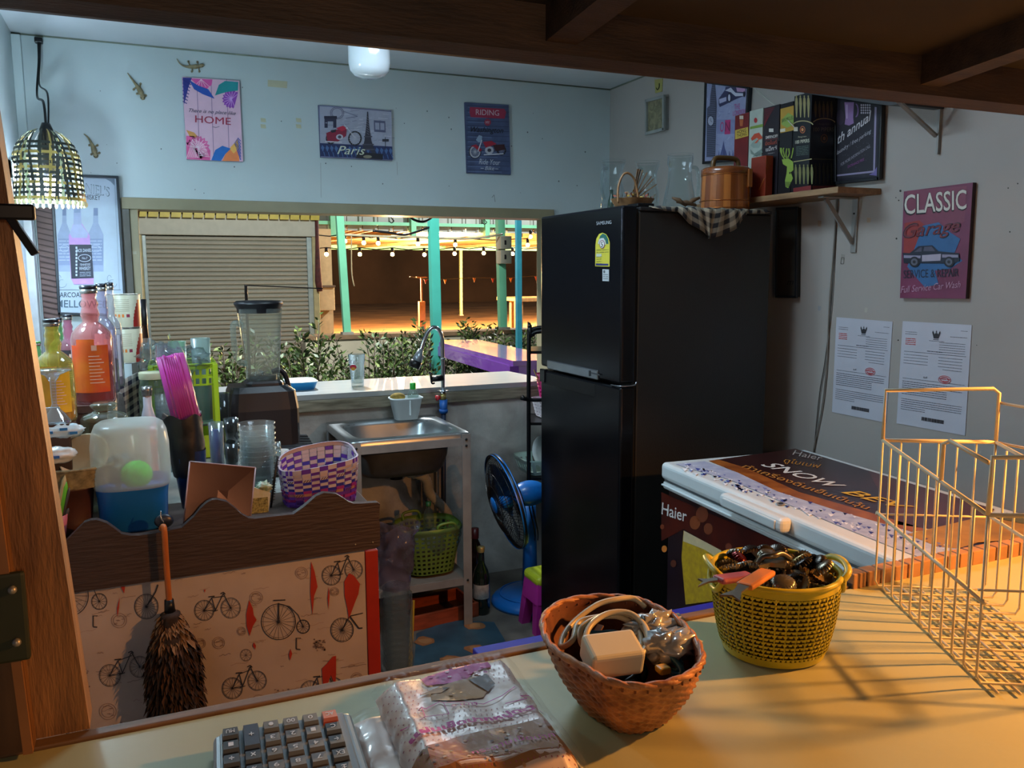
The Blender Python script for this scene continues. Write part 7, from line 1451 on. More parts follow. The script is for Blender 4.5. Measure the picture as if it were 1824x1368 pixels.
for j, row in enumerate(keys):
    for i, ch in enumerate(row):
        if ch is None: continue
        m_ = kc['r'] if i == 5 and j < 1 else (kc['g'] if 2 <= i <= 4 and j < 4 else (kc['n'] if ch in ('+', 'MRC', 'MC') else kc['d']))
        x0, y0 = .006+i*kw, .004+j*kh; dx, dy = kw*.84, kh*.80
        if ch == '+': dy += kh
        mb = MB(); polyloft(mb, [[CM @ Vector(p) for p in ((x0, y0, .021), (x0+dx, y0, .021), (x0+dx, y0+dy, .021), (x0, y0+dy, .021))], [CM @ Vector(p) for p in ((x0+.0012, y0+.001, .0275), (x0+dx-.0012, y0+.001, .0275), (x0+dx-.0012, y0+dy-.0025, .0285), (x0+.0012, y0+dy-.0025, .0285))]], m_, False, True)
        vs, fs = glyphs(ch, 0, .01); L_ = min(dx*.5, .0045*len(ch)); hh = .0065; mx, my = x0+dx/2, y0+dy/2-.0005
        mb.add([CM @ Vector((mx+L_/2-u*L_, my-hh/2+v*hh, .0287+.0)) for u, v in vs], fs, flat('#b9c4cc'))
        mb.obj('key', t)
        if i == 5 and j == 0:
            pass
# second red key
mb = MB(); x0, y0, dx, dy = .006+5*kw, .004+kh*.5, kw*.84, kh*.36
# napkin packs in film
def pack(name, label, corners, zb, th, seed, art=None, shift=None):
    """soft pillow pack; corners far-left, far-right, near-right, near-left as points on the counter"""
    A, B, C_, D_ = corners
    def h(u, v): 
        e = min(1, min(u, 1-u)*9)**.5*min(1, min(v, 1-v)*10)**.5
        n_ = noise.noise(Vector((u*4+seed, v*5, 0)))*.004+noise.noise(Vector((u*12+seed, v*15, 3)))*.0007
        return zb+.002+th*e+n_*e
    def S(u, v): p = A.lerp(B, u).lerp(D_.lerp(C_, u), v); w_ = .003*noise.noise(Vector((v*9, seed, u*2))); return Vector((p.x+w_, p.y, h(u, v)))
    t = thing(name, label, 'pack', ((A+C_)/2).to_tuple()[:2]+(zb,))
    pm_ = mat('napkin_print', '#d9c0b4', .4, var=.16, scale=9, alt='#e2d6cc', coat=.15)
    mb = MB(); mb.grid(70, 80, S, pm_); mb.grid(16, 16, lambda u, v: (lambda p: Vector((p.x, p.y, zb+.0008)))(A.lerp(B, u).lerp(D_.lerp(C_, u), v)), pm_)
    # side skirts
    for f in (lambda s: (s, 0), lambda s: (s, 1), lambda s: (0, s), lambda s: (1, s)):
        mb.grid(60, 2, lambda u, v, f=f: (lambda p: Vector((p.x, p.y, p.z*(1-v)+(zb+.0008)*v)))(S(*f(u))), pm_)
    mb.obj('napkins', t)
    mb = MB()
    if art: A_rt = Art(mb, S, (0, 0, 1), lift=.0006); A_rt.sub = 7; art(A_rt); mb.obj('printing', t) if art else None
    mb = MB(); fm = glass('pack_film', '#fbfbfb', .015, .26, '#e0e0e8', .15, .16)
    def Fm(u, v):
        a_, b_ = u*1.06-.03, v*1.04-.02; p = A.lerp(B, a_).lerp(D_.lerp(C_, a_), b_); cu, cv = min(max(u, 0), 1), min(max(v, 0), 1); zz = h(cu, cv)+.0065+.004*abs(noise.noise(Vector((u*5+seed, v*4, 7))))+.0018*abs(noise.noise(Vector((u*17, v*15+seed, 2))))
        return Vector((p.x, p.y, max(zz, zb+.002)))
    mb.grid(90, 100, Fm, fm); mb.obj('film', t); return t
def packart(a):
    r_ = random.Random(6)
    for i in range(26):
        for j in range(26):
            u, v = (i+.5+(j % 2)*.5)/26.5, (j+.5)/26.5
            if .2 < u < .85 and .3 < v < .48: continue
            a.disc(u, v, .0045, .0042, '#a85a6a', 1, 6)
    mgt = '#c0218f'
    a.poly([(.28, .12), (.40, .06), (.62, .05), (.78, .07), (.80, .15), (.66, .17), (.60, .21), (.42, .22), (.30, .20)], mgt, 2); 
    for k in range(16): u = .3+r_.random()*.46; v = .07+r_.random()*.12; a.poly([(u, v), (u+.03, v+.004), (u+.02, v+.018), (u-.004, v+.013)], r_.choice(['#d84aa8', '#e9c3d6', '#b0187e']), 3)
    a.poly([(.30, .26), (.37, .235), (.45, .22), (.62, .2), (.72, .23), (.70, .33), (.62, .40), (.42, .41), (.28, .36)], '#a8793c', 2); a.poly([(.60, .22), (.74, .21), (.76, .3), (.68, .36)], '#4a3830', 3); a.poly([(.22, .30), (.34, .25), (.44, .26), (.36, .31)], '#4a3830', 3); a.disc(.42, .345, .016, .01, '#4a3830', 4)
    a.line([(.03, .48), (.20, .40), (.22, .425), (.32, .40), (.34, .42), (.46, .44), (.60, .47), (.74, .43), (.86, .37), (.98, .38), (.93, .43), (.86, .46), (.90, .48), (.74, .50)], .006, mgt, 3)
    a.line([(.20, .40), (.19, .50), (.34, .52), (.34, .42)], .005, mgt, 3); a.line([(.03, .48), (.06, .52), (.19, .50)], .005, mgt, 3); a.text('SABAI', (.42, .47), (.62, .47), .03, mgt, 3, hv=(0, -.028)) if False else a.text('ร้านนี้', (.38, .475), (.56, .475), .03, mgt, 3, hv=(0, -.028))
    for q in range(4): a.text('แผ่นเช็ดปากหมู่ตะวัน', (.05+.003*q, .665+.003*(q % 2)), (.94+.003*q, .605+.003*(q % 2)), .05, mgt, 4, hv=(.0, -.058), bold=.03)
    a.poly([(.02, .76), (.3, .70), (.62, .68), (.98, .66), (.98, .78), (.98, .90), (.5, .95), (.25, .95), (.02, .95)], '#9a6a3c', 1); a.text('กระดาษเช็ดปาก', (.35, .86), (.88, .82), .04, mgt, 4, hv=(0, -.04))
    for k in range(40): u, v = r_.random(), .7+.25*r_.random(); a.disc(u, v, .012, .008, r_.choice(['#8a5a34', '#b98a5a', '#5c4030', '#c9b6a2']), 2, 7)
    a.text('SOFT', (.72, .035), (.95, .03), .03, mgt, 3, hv=(0, -.022)); a.line([(.05, .10), (.3, .06), (.35, .08)], .005, mgt, 2)
PT = KZ+.038
pf = lambda x, y, z: (lambda p: Vector((p.x, p.y, 0)))(gz(x, y, z))
mz = KZ+.022
c1 = [pf(668, 1218, PT), pf(905, 1172, PT), pf(1052, 1368, PT), pf(752, 1412, PT)]
pack('napkin_pack', 'film-wrapped pack of napkins with magenta print on top, nearest pack on the counter', c1, KZ+.018, .026, 3, packart)
c2 = [pf(618, 1262, mz), pf(930, 1205, mz), pf(1085, 1420, mz), pf(700, 1460, mz)]
pack('napkin_pack', 'film-wrapped napkin pack lying underneath the other pack, beside the calculator', c2, KZ, .016, 8, None)
# ---------------- wicker basket with cables
RZk = 1.045
rim_px = [(968.6, 1096.7), (1003.6, 1071), (1067, 1061.7), (1131, 1066.5), (1162.6, 1077.6), (1204, 1100), (1235.7, 1131.7), (1253, 1166.7), (1245, 1189), (1210, 1211), (1146.7, 1224), (1083, 1214), (1045, 1192), (994, 1163.5), (968.6, 1131.7)]
rim = smooth_pts([gz(x, y, RZk) for x, y in rim_px], 4, closed=True); n_ = len(rim); cen = sum(rim, Vector())/n_
bl_, br_ = gz(1092, 1303, KZ), gz(1220, 1274, KZ)
mid = (bl_+br_)/2; bc = Vector((mid.x*.9+cen.x*.1, mid.y+.036, 0))
wicker = mat('wicker_brown', '#c98850', .55, var=.3, scale=50, alt='#74401f', bump=.3, bscale=120, coat=.15); wick2 = mat('wicker_dark', '#6e3c20', .6, var=.3, scale=50)
def wk(u, v, off=0):
    i = u*n_; a_ = rim[int(i) % n_].lerp(rim[(int(i)+1) % n_], i-int(i)); d = a_-cen; b_ = Vector((bc.x+d.x*.60, bc.y+d.y*.52, KZ+.001))
    p = b_.lerp(a_, v); nd = Vector((d.x, d.y, 0)).normalized(); bow = .006*math.sin(v*3.14); return p+nd*(off+bow)
t = thing('wicker_basket', 'brown woven wicker basket of coiled cables in the middle of the counter', 'basket', (bc.x, bc.y, KZ))
mb = MB(); NUw, NVw = 108, 20
mb.grid(NUw, NVw*2, lambda u, v: wk(u, v, .0016*math.cos(math.pi*round(u*NUw/1.0)*.5)*(1 if int(v*NVw*.999) % 2 else -1)), wicker, wrapu=True)
mb.grid(60, 12, lambda u, v: wk(u, .04+.96*v, -.0045), wick2, wrapu=True)
mb.add([wk(k/60, .05, -.004) for k in range(60)], [list(range(60))], wick2); mb.add([wk(k/60, 0, 0) for k in range(60)], [list(range(60))[::-1]], wick2); mb.obj('body', t)
mb = MB(); 
for s_ in (0, 1): mb.tube([wk(k/90, 1, -.001+.0012*math.cos(k*.9+s_*3.14))+Vector((0, 0, .0012*math.sin(k*.9+s_*3.14))) for k in range(90)], .0028, wicker, 6, closed=True)
for k in range(44): p = wk(k/44, .98, 0); mb.tube([p+Vector((0, 0, -.005)), p+Vector((0, 0, .0035)), p-(p-cen).normalized()*.005+Vector((0, 0, -.004))], .0012, wick2, 5)
mb.obj('rim', t)
def coil(mb, c, r0, r1, turns, rr_, m, seed=0, tilt=.2, n=26, jit=.006, squash=.75, rot=0):
    R_ = random.Random(seed); pts = []
    for k in range(int(turns*n)):
        an = 2*math.pi*k/n; f = k/(turns*n); r = r0+(r1-r0)*(.5+.5*math.sin(f*9+seed)); x = r*math.cos(an); y = r*squash*math.sin(an)
        pts.append(Vector((c[0]+x*math.cos(rot)-y*math.sin(rot)+jit*math.sin(f*13+seed), c[1]+x*math.sin(rot)+y*math.cos(rot), c[2]+tilt*y+.010*math.sin(f*17+seed*2)+f*.008)))
    mb.tube(pts, rr_, m, 7); return pts
cab_w = mat('cable_cream', '#c2b491', .4, var=.04); cab_b = mat('cable_blue', '#1f5c7a', .4, var=.08)
cz = RZk-.012; cc = gz(1085, 1140, cz)
mb = MB()
W_ = [gz(x, y, cz+dz) for x, y, dz in ((1150, 1082, .008), (1128, 1066, .014), (1095, 1068, .016), (1062, 1078, .012), (1025, 1105, .002), (1005, 1130, -.004), (1000, 1152, -.008), (1020, 1140, 0), (1030, 1110, .006), (1060, 1100, .010), (1100, 1098, .012), (1130, 1115, .008), (1142, 1140, .002), (1132, 1165, -.004), (1080, 1172, -.008), (1040, 1152, -.004), (1035, 1120, .008), (1062, 1102, .014), (1100, 1090, .018), (1130, 1100, .014), (1150, 1125, .008), (1152, 1150, .002), (1128, 1170, 0), (1075, 1178, -.002), (1045, 1160, 0), (1048, 1120, .010), (1080, 1094, .018), (1120, 1092, .018), (1148, 1115, .012), (1155, 1145, .006), (1140, 1168, .002))]
mb.tube(smooth_pts(W_, 6), .0031, cab_w, 8)
solo(mb, 'cable_coil', 'cream coiled charging cable on top in the wicker basket', 'cable', cc)
mb = MB(); c = gz(1165, 1168, RZk-.03)
mb.tube(smooth_pts([gz(x, y, RZk-.02+dz) for x, y, dz in ((1030, 1120, .01), (1060, 1128, .006), (1100, 1128, .006), (1150, 1152, 0), (1185, 1160, .004), (1212, 1180, .004), (1205, 1195, -.004), (1180, 1185, -.006), (1150, 1165, 0), (1190, 1168, .006), (1214, 1192, .002), (1206, 1202, -.004), (1170, 1180, -.008), (1120, 1150, -.008), (1090, 1140, 0), (1060, 1150, -.006), (1035, 1150, -.006))], 6), .0030, cab_b, 8)
solo(mb, 'cable_coil', 'dark blue coiled cable beneath the cream one in the wicker basket', 'cable', c)
mb = MB(); blk2 = mat('cable_black', '#141416', .4); coil(mb, (cen.x-.012, cen.y, RZk-.040), 0.022, .033, 5, .0026, blk2, 3, .1, squash=.7); solo(mb, 'cable_coil', 'black cable tangle at the bottom of the wicker basket', 'cable', (cen.x, cen.y, RZk-.04))
# adapter
cube = mat('adapter_cream', '#d3cdae', .35, var=.02, coat=.2)
A_ = gz(1108, 1172, RZk+.006); T_ = Matrix.Translation((A_.x, A_.y+.018, RZk+.002)) @ Matrix.Rotation(-.15, 4, 'Z') @ Matrix.Rotation(.28, 4, 'X')
t = thing('charger_adapter', 'cream square charger plug lying at the near rim of the wicker basket', 'charger', A_)
mb = MB(); mb.box((-.026, -.018, -.013), (.026, .018, .013), cube, .004, mtx=T_, seg=3); mb.obj('body', t)
mb = MB(); mb.box((-.012, .017, -.003), (.012, .0186, .003), mat('port_grey', '#5c5c5a', .4), mtx=T_); mb.obj('port', t)
for i, (x, y, s_) in enumerate(((1165, 1120, (1.1, .55, .5)), (1195, 1150, (.9, .7, .5)))):
    mb = MB(); p = gz(x, y, RZk-.010); crumple(mb, p, .03, s_, mat('foil_plastic', '#b5b8b8', .18, .3, var=.2, scale=30, coat=.6), 5+i, .3, f=3.5); solo(mb, 'plastic_wrap', ['crumpled clear plastic wrap at the far right inside the wicker basket', 'crumpled clear plastic wrap near the right rim of the wicker basket'][i], 'wrap', p)
mb = MB(); p = gz(1181, 1193, RZk-.018); mb.box(p-Vector((.006, .006, .003)), p+Vector((.006, .006, .004)), mat('clip_yellow', '#c09a2c', .4), .002); solo(mb, 'yellow_clip', 'small yellow clip among the cables in the wicker basket', 'clip', p)
for i, (x, y) in enumerate(((1050, 1150), (1068, 1158), (1085, 1150))):
    mb = MB(); p = gz(x, y, RZk-.028); mb.bar(p, p+Vector((.02, .012-.01*i, .014)), .007, .002, mat('chip_brown', '#7a5638', .6)); solo(mb, 'wood_chip', ['left', 'middle', 'right'][i]+' thin brown chip among the cables in the wicker basket', 'chip', p)
# ---------------- yellow basket with bottle caps
cx, cy = .648, .762; yel = mat('basket_yellow', '#b5a81f', .4, var=.08); 
rimc = gy(1380, 1040, cy); RT = rad(gy(1380, 1060, cy), 216); RB = RT*.80; YH = .098; cx = gy(1377, 1120, cy).x
t = thing('cap_basket', 'yellow-green lattice plastic basket full of bottle caps on the counter', 'basket', (cx, cy, KZ))
def yb(u, v, o=0): an = 6.28318*u; k = RB+(RT-RB)*(1-(1-v)**2.2)*1.0+o; return Vector((cx+k*math.cos(an), cy+k*math.sin(an), KZ+.002+YH*v))
NY, NX = 15, 72; mb = MB()
for j in range(NY):
    v0 = .09+.80*j/NY; dv = .80/NY
    # wavy ring: diamond knots
    for i in range(NX):
        u = (i+.5*(j % 2))/NX; du = .5/NX
        P = [yb(u-du, v0+dv*.5, .0004), yb(u, v0+dv*.02, .0022), yb(u+du, v0+dv*.5, .0004), yb(u, v0+dv*.98, .0022)]
        Q = [yb(u-du, v0+dv*.5, -.0012), yb(u, v0+dv*.05, -.0012), yb(u+du, v0+dv*.5, -.0012), yb(u, v0+dv*.95, -.0012)]
        c1_ = yb(u-du*.55, v0+dv*.5, .0026); c2_ = yb(u+du*.55, v0+dv*.5, .0026)
        W = [yb(u-du, v0+dv*.32, 0), yb(u-du*.5, v0+dv*.12, .0018), yb(u+du*.5, v0+dv*.12, .0018), yb(u+du, v0+dv*.32, 0), yb(u+du, v0+dv*.68, 0), yb(u+du*.5, v0+dv*.72, .0018), yb(u-du*.5, v0+dv*.72, .0018), yb(u-du, v0+dv*.68, 0)]
        mb.add(W, [(0, 1, 6, 7), (1, 2, 5, 6), (2, 3, 4, 5)], yel)
for i in range(NX//2): mb.tube([yb(2*i/NX, .08+.84*k/5, .0002) for k in range(6)], .0011, yel, 4)
mb.obj('lattice_wall', t)
mb = MB(); mb.grid(72, 3, lambda u, v: yb(u, .09*v, .001), yel, wrapu=True); mb.add([yb(k/48, 0) for k in range(48)], [list(range(48))], yel); mb.obj('base', t)
def notch(u): # drop/raise of rim for the handles at two sides
    return 0
mb = MB(); mb.grid(72, 2, lambda u, v: yb(u, .88+.10*v, .0012), yel, wrapu=True); mb.tube([yb(k/72, .99, .001) for k in range(72)], .0034, yel, 8, closed=True); mb.obj('rim', t)
for an in (-.42, 2.72):
    d = Vector((math.cos(an), math.sin(an), 0)); s_ = Vector((-d.y, d.x, 0)); b_ = Vector((cx, cy, KZ+YH*.99))+d*RT
    mb = MB(); mb.tube(smooth_pts([b_-s_*.034-d*.006, b_-s_*.026+d*.004+Vector((0, 0, .008)), b_+d*.008+Vector((0, 0, .011)), b_+s_*.026+d*.004+Vector((0, 0, .008)), b_+s_*.034-d*.006], 6), .0042, yel, 8)
    mb.tube(smooth_pts([b_-s_*.03-d*.003+Vector((0, 0, -.003)), b_-s_*.016+d*.001+Vector((0, 0, -.018)), b_+s_*.016+d*.001+Vector((0, 0, -.018)), b_+s_*.03-d*.003+Vector((0, 0, -.003))], 6), .0036, yel, 8); mb.obj('handle', t)
# inner lining so the caps read dark behind the lattice: a loose fill of caps
capc = [mat('cap_col%d' % i, h_, .25, .75, var=.15) for i, h_ in enumerate(('#8f8a7c', '#3a352e', '#6f6858', '#a08a5a', '#7c2420', '#2a2724'))]
inner = mat('cap_inner', '#a58d62', .3, .6, var=.2); rr = random.Random(12)
def cap_mesh(m):
    mb = MB(); prof = []; N = 21; vs = []; fs = []
    for (r, z, w_) in ((.0118, 0, 1), (.0138, .0, 0), (.0128, .0035, .6), (.0112, .0062, 0), (.0, .0066, 0)):
        pass
    def ringp(r, z, w_): return [((r+w_*.0009*math.cos(21*2*math.pi*k/84))*math.cos(2*math.pi*k/84), (r+w_*.0009*math.cos(21*2*math.pi*k/84))*math.sin(2*math.pi*k/84), z) for k in range(84)]
    L = [ringp(.0142, 0, 1), ringp(.0138, .002, 1), ringp(.0126, .0048, .5), ringp(.0112, .0063, 0), ringp(.0001, .0066, 0)]
    n = 84; vs = [p for l in L for p in l]; fs = [(j*n+i, j*n+(i+1) % n, (j+1)*n+(i+1) % n, (j+1)*n+i) for j in range(4) for i in range(n)]
    mb.add(vs, fs, m, True); I = [ringp(.0136, .0003, 1), ringp(.0118, .0045, 0), ringp(.0001, .0048, 0)]
    vs = [p for l in I for p in l]; fs = [(j*n+i, j*n+(i+1) % n, (j+1)*n+(i+1) % n, (j+1)*n+i) for j in range(2) for i in range(n)]
    mb.add(vs, fs, inner, True); o = mb.obj('bottle_cap'); return o.data, o
metas = []
for m_ in capc: d_, o_ = cap_mesh(m_); metas.append(d_); bpy.data.objects.remove(o_)
placed = []
names = ['grey', 'dark', 'dull brown', 'gold', 'red', 'black']
k = 0; tries = 0
while k < 72 and tries < 4000:
    tries += 1
    q = math.sqrt(rr.random())*(RT-.017); an = rr.uniform(0, 6.28); lay = 0 if k < 30 else 1
    zc_ = KZ+YH*(.80+.14*lay)+(.012*(1-(q/RT)**2))+rr.uniform(-.002, .003)
    p = Vector((cx+q*math.cos(an), cy+q*math.sin(an), zc_))
    if any((p-o).length < .0145 for o in placed): continue
    placed.append(p); o = bpy.data.objects.new('crown_cork', metas[rr.choice([0, 1, 1, 2, 2, 3, 4, 5, 5])]); COL.objects.link(o); o.location = p
    o.rotation_euler = (rr.choice([0, 3.14])+rr.uniform(-.9, .9), rr.uniform(-.7, .7), rr.uniform(0, 6.28))
    tag(o, 'crimped metal bottle cap piled in the yellow basket', 'bottle cap', 'bottle caps in the yellow basket'); k += 1
for k in range(60):
    pass
mb = MB(); mb.grid(40, 10, lambda u, v: yb(u, .06+.74*v, -.006+.003*noise.noise(Vector((u*40, v*12, 1)))), mat('caps_below', '#4f4236', .4, .5, var=.7, scale=120, alt='#17130f'), wrapu=True); mb.grid(30, 2, lambda u, v: yb(u, .80, -.006).lerp(Vector((cx, cy, KZ+YH*.84)), v), mat('caps_below', '#4f4236', .4, .5, var=.7, scale=120, alt='#17130f'), wrapu=True)
o = solo(mb, 'bottle_caps', 'mass of bottle caps filling the yellow basket below the top ones', 'bottle caps', (cx, cy, KZ+.004)); o['kind'] = 'stuff'
stl = mat('opener_steel', '#6d675c', .3, .85, var=.1)
def opener(label, pa, pb, pc, col, z):
    a_, b_, c_ = gz(*pa, z), gz(*pb, z+.004), gz(*pc, z-.002); t = thing('bottle_opener', label, 'bottle opener', (a_+b_)/2)
    mb = MB(); mb.bar(a_, b_, .019, .007, mat('op_'+col.strip('#'), col, .5, var=.1), bev=.003); mb.obj('grip', t)
    mb = MB(); d = (c_-b_).normalized(); s_ = Vector((-d.y, d.x, 0)); w0 = .008
    P_ = [b_-s_*w0*.8, b_+s_*w0*.8, b_.lerp(c_, .45)+s_*w0*.55, c_+s_*w0*1.5, c_-d*.006, c_-s_*w0*1.5, b_.lerp(c_, .45)-s_*w0*.55]; mb.prism(P_, (0, 0, .002), stl); mb.obj('blade', t)
zO = KZ+YH+.020
opener('orange-gripped bottle opener lying across the caps, pointing at the camera', (1368, 1018), (1325, 1045), (1300, 1068), '#c4762a', zO)
opener('pink-gripped bottle opener on the caps, pointing left over the rim', (1338, 1025), (1278, 1033), (1243, 1040), '#a2505c', zO-.004)
t = thing('can_opener', 'dark metal can opener standing in the caps at the back', 'opener', gz(1380, 1005, zO)); mb = MB()
pz = [gz(x, y, zO+.002) for x, y in ((1352, 1015), (1362, 1000), (1385, 995), (1402, 1003), (1398, 1012), (1372, 1010))]; mb.prism(pz, (0, 0, .005), stl); mb.tube(smooth_pts([gz(1350, 1004, zO+.004), gz(1360, 992, zO+.012), gz(1378, 990, zO+.014), gz(1392, 986, zO+.014), gz(1408, 996, zO+.006)], 4), .0035, stl, 8); mb.obj('head', t)
# ---------------- wire rack
A = Vector((.932, .852, KZ+.004)); ac = Vector((.129, -.074, 0)); dp = Vector((-.126, -.258, 0)); HL, HN = .213, .19
wc = mat('rack_cream', '#d2c3a0', .4, var=.06, scale=20)
t = thing('wire_rack', 'cream wire display rack standing at the right end of the counter', 'rack', A+ac*.5+dp*.5); t.location.z = KZ; _ROOT[t.name] = Matrix.Translation(-t.location)
def RP(a_, d, z): return A+ac*a_+dp*d+Vector((0, 0, z))
topz = lambda d: HL+(HN-HL)*d
NWk = 11
for k in range(NWk):
    d = k/(NWk-1); mb = MB(); zt_ = topz(d); 
    mb.tube([RP(0, d, zt_), RP(0, d, .010), RP(.03, d, .002), RP(.97, d, .002), RP(1, d, .010), RP(1, d, zt_*(.98 if d > 0 else 1))], .0016, wc, 6); mb.obj('cross_wire', t)
for k in range(1, 7):
    a_ = k/6.5-.06; mb = MB(); mb.tube([RP(a_, -.02, .0), RP(a_, 1.06, .0)], .0018, wc, 6); mb.obj('floor_wire', t)
for k in range(1, 6):
    a_ = k/6; mb = MB(); mb.tube([RP(a_, 0, topz(0)), RP(a_, 0, .004)], .0014, wc, 6); mb.obj('end_wire', t)
for a_ in (0, 1):
    mb = MB(); mb.tube([RP(a_, 0, topz(0)), RP(a_, 1, topz(1))], .0026, wc, 8); mb.obj('top_rail', t)
mb = MB(); mb.tube([RP(0, -.02, .108), RP(0, 1.02, .095)], .0026, wc, 8); mb.obj('middle_rail', t)
mb = MB(); mb.tube([RP(1, -.02, .108), RP(1, 1.02, .095)], .0026, wc, 8); mb.obj('middle_rail', t)
for d in (0, 1):
    mb = MB(); z0_, z1_ = topz(d), topz(d)+(.070 if d == 0 else .062)
    mb.tube([RP(0, d, z0_), RP(0, d, z1_), RP(.95, d, z1_+.004), RP(1, d, z1_-.002), RP(1.0, d, z0_)], .0026, wc, 8); mb.obj('sign_frame', t)
    mb = MB(); mb.tube([RP(0, d, z0_), RP(1, d, z0_)], .0026, wc, 8); mb.obj('top_rail', t)
    mb = MB(); mb.tube([RP(-.03, d, .107), RP(1.03, d, .107)], .0016, wc, 6); mb.obj('end_wire', t)
for a_ in (0, 1):
    mb = MB(); mb.tube([RP(a_, .62, topz(.62)), RP(a_, .62, topz(.6)+.045), RP(a_, .68, topz(.6)+.052), RP(a_, .98, topz(1)+.055)], .0026, wc, 8); mb.obj('side_bracket', t)
    mb = MB(); mb.tube([RP(1, 0, topz(0)+.055 if a_ else topz(0)), RP(1.45, .12, topz(0)+(.045 if a_ else -.01)), RP(1.6, .3, topz(0)+(.03 if a_ else -.02))], .002, wc, 6) ; mb.obj('side_arm', t)
# ================================================================ OUTSIDE
gnd = mat('yard_dirt', '#a07a50', .9, var=.2, scale=1.2, alt='#6a5038'); GZo = .2
mb = MB(); mb.box((-6, 7.25, GZo-.1), (40, 60, GZo), gnd); o = struct(mb, 'ground')
mb = MB(); mb.box((-3, 3.68, -.05), (12, 7.05, 0), mat('near_ground', '#4c463c', .9, var=.3, scale=2)); struct(mb, 'ground.001')
mb = MB(); lw = mat('low_wall', '#b3a98f', .8, var=.12, scale=1.5); mb.box((1.2, 7.05, -.05), (12, 7.25, gy(760, 597, 7.05).z), lw)
mb.box((1.2, 7.03, gy(760, 597, 7.05).z-.01), (12, 7.28, gy(760, 592, 7.05).z), mat('wall_cap', '#7a5f42', .8)); struct(mb, 'wall_outer')
# shuttered stall
YS_ = 9.0; cream = mat('stall_cream', '#aaaa98', .6, var=.05); g9 = lambda x, y, d=0: gy(x, y, YS_+d)
t = thing('shuttered_stall', 'cream market stall with a closed roller shutter and yellow roof edge', 'stall', (.8, YS_, 0)); bx0, bx1 = g9(250, 500).x, g9(567, 500).x
def shut(x0, x1, z0, z1, name):
    mb = MB(); n = 30; h = (z1-z0)/n
    for k in range(n):
        z = z0+k*h; prof = [(0, 0), (-.030, h*.25), (-.036, h*.55), (-.02, h*.85), (0, h)]
        vs = [(x0, YS_+y, z+q) for y, q in prof]+[(x1, YS_+y, z+q) for y, q in prof]; mb.add(vs, [(i, i+5, i+6, i+1) for i in range(4)], mat('shutter_slat', '#aeac9c', .45, .2, var=.05, scale=2))
    return mb.obj(name, t)
zt_ = g9(400, 421).z; shut(g9(263, 500).x, g9(548, 500).x, .45, zt_, 'roller_shutter'); shut(g9(190, 500).x, g9(236, 500).x, .45, zt_, 'roller_shutter')
for x0, x1, n_ in ((243, 257, 0), (556, 567, 0)): mb = MB(); mb.box((g9(x0, 500).x, YS_-.06, 0), (g9(x1, 500).x, YS_+.05, zt_+.02), mat('stall_post', '#a59a6c', .6), .01); mb.obj('post', t)
for x0, x1 in ((257, 264), (547, 556), (236, 243)): mb = MB(); mb.box((g9(x0, 500).x, YS_-.05, 0), (g9(x1, 500).x, YS_+.02, zt_), mat('guide_rail', '#8f9c98', .4, .4), .004); mb.obj('guide_rail', t)
mb = MB(); mb.box((g9(190, 400).x, YS_-.08, zt_+.005), (g9(563, 400).x, YS_+.05, g9(400, 384).z), cream, .005); mb.obj('fascia', t)
mb = MB(); mb.box((g9(190, 400).x, YS_+.06, 0), (g9(563, 400).x, YS_+2.2, g9(400, 384).z+.1), mat('stall_back', '#6d6a5c', .8)); mb.obj('back_room', t)
mb = MB(); yb_ = mat('roof_yellow', '#b7a52e', .5, var=.1); x = g9(180, 380).x; xe = g9(566, 380).x; st = (xe-x)/20; zr_ = g9(400, 384).z
for k in range(20):
    X = x+k*st; mb.prism([(X, YS_-.14, zr_-.035), (X+st*.86, YS_-.14, zr_-.035), (X+st*.97, YS_-.14, zr_+.05), (X+st*.10, YS_-.14, zr_+.05)], (0, .5, .16), yb_)
mb.box((x, YS_-.12, zr_+.01), (xe, YS_+.3, zr_+.06), mat('roof_under', '#3c3a22', .7)); mb.obj('roof_edge', t)
mb = MB(); mb.tube([g9(564, 388, -.1), g9(565, 430, -.1), g9(567, 500, -.1), g9(570, 519, -.1)], [.02, .02, .035, .03], mat('red_rope', '#4f2420', .8, var=.3, scale=30), 8); solo(mb, 'rolled_banner', 'dark red rolled cloth hanging on the corner post of the stall', 'cloth', g9(566, 390, -.1))
# shutter latch wires handled; teal posts
teal = mat('teal_paint', '#3d9c8a', .45, var=.12, scale=3); teal2 = mat('teal_light', '#74c49a', .45, var=.12, scale=3); teal3 = mat('teal_blue', '#2f7f8c', .4, var=.12)
def posto(label, pxb, pxt, w, yb_px, Y, m, ztop=2.6, zb=None):
    b = gy(pxb, yb_px, Y); tt = gy(pxt, 385, Y); ww = w*depth(b)/F; s = (tt.x-b.x)/(tt.z-b.z); zt2 = ztop; X1 = b.x+s*(zt2-b.z); z0 = b.z if zb is None else zb
    mb = MB(); X0 = b.x+s*(z0-b.z)
    vs = []
    for X, z in ((X0, z0), (X1, zt2)): vs += [(X-ww/2, Y, z), (X+ww/2, Y, z), (X+ww/2, Y+ww, z), (X-ww/2, Y+ww, z)]
    mb.add(vs, [(0, 1, 5, 4), (1, 2, 6, 5), (2, 3, 7, 6), (3, 0, 4, 7), (4, 5, 6, 7), (3, 2, 1, 0)], m); mb.box((X0-ww*.8, Y-ww*.3, z0-.002), (X0+ww*.8, Y+ww*1.3, z0+.02), mat('post_foot', '#8f8a7a', .7))
    return solo(mb, 'metal_post', label, 'post', (X0, Y+ww/2, z0))
zc = gy(760, 592, 7.05).z+.001
posto('mint green metal post nearest the shuttered stall', 620, 606, 12.5, 600, 7.1, teal2, zb=zc)
posto('thick teal metal post in the middle of the window view', 781, 774, 16, 662, 5.9, teal, zb=0)
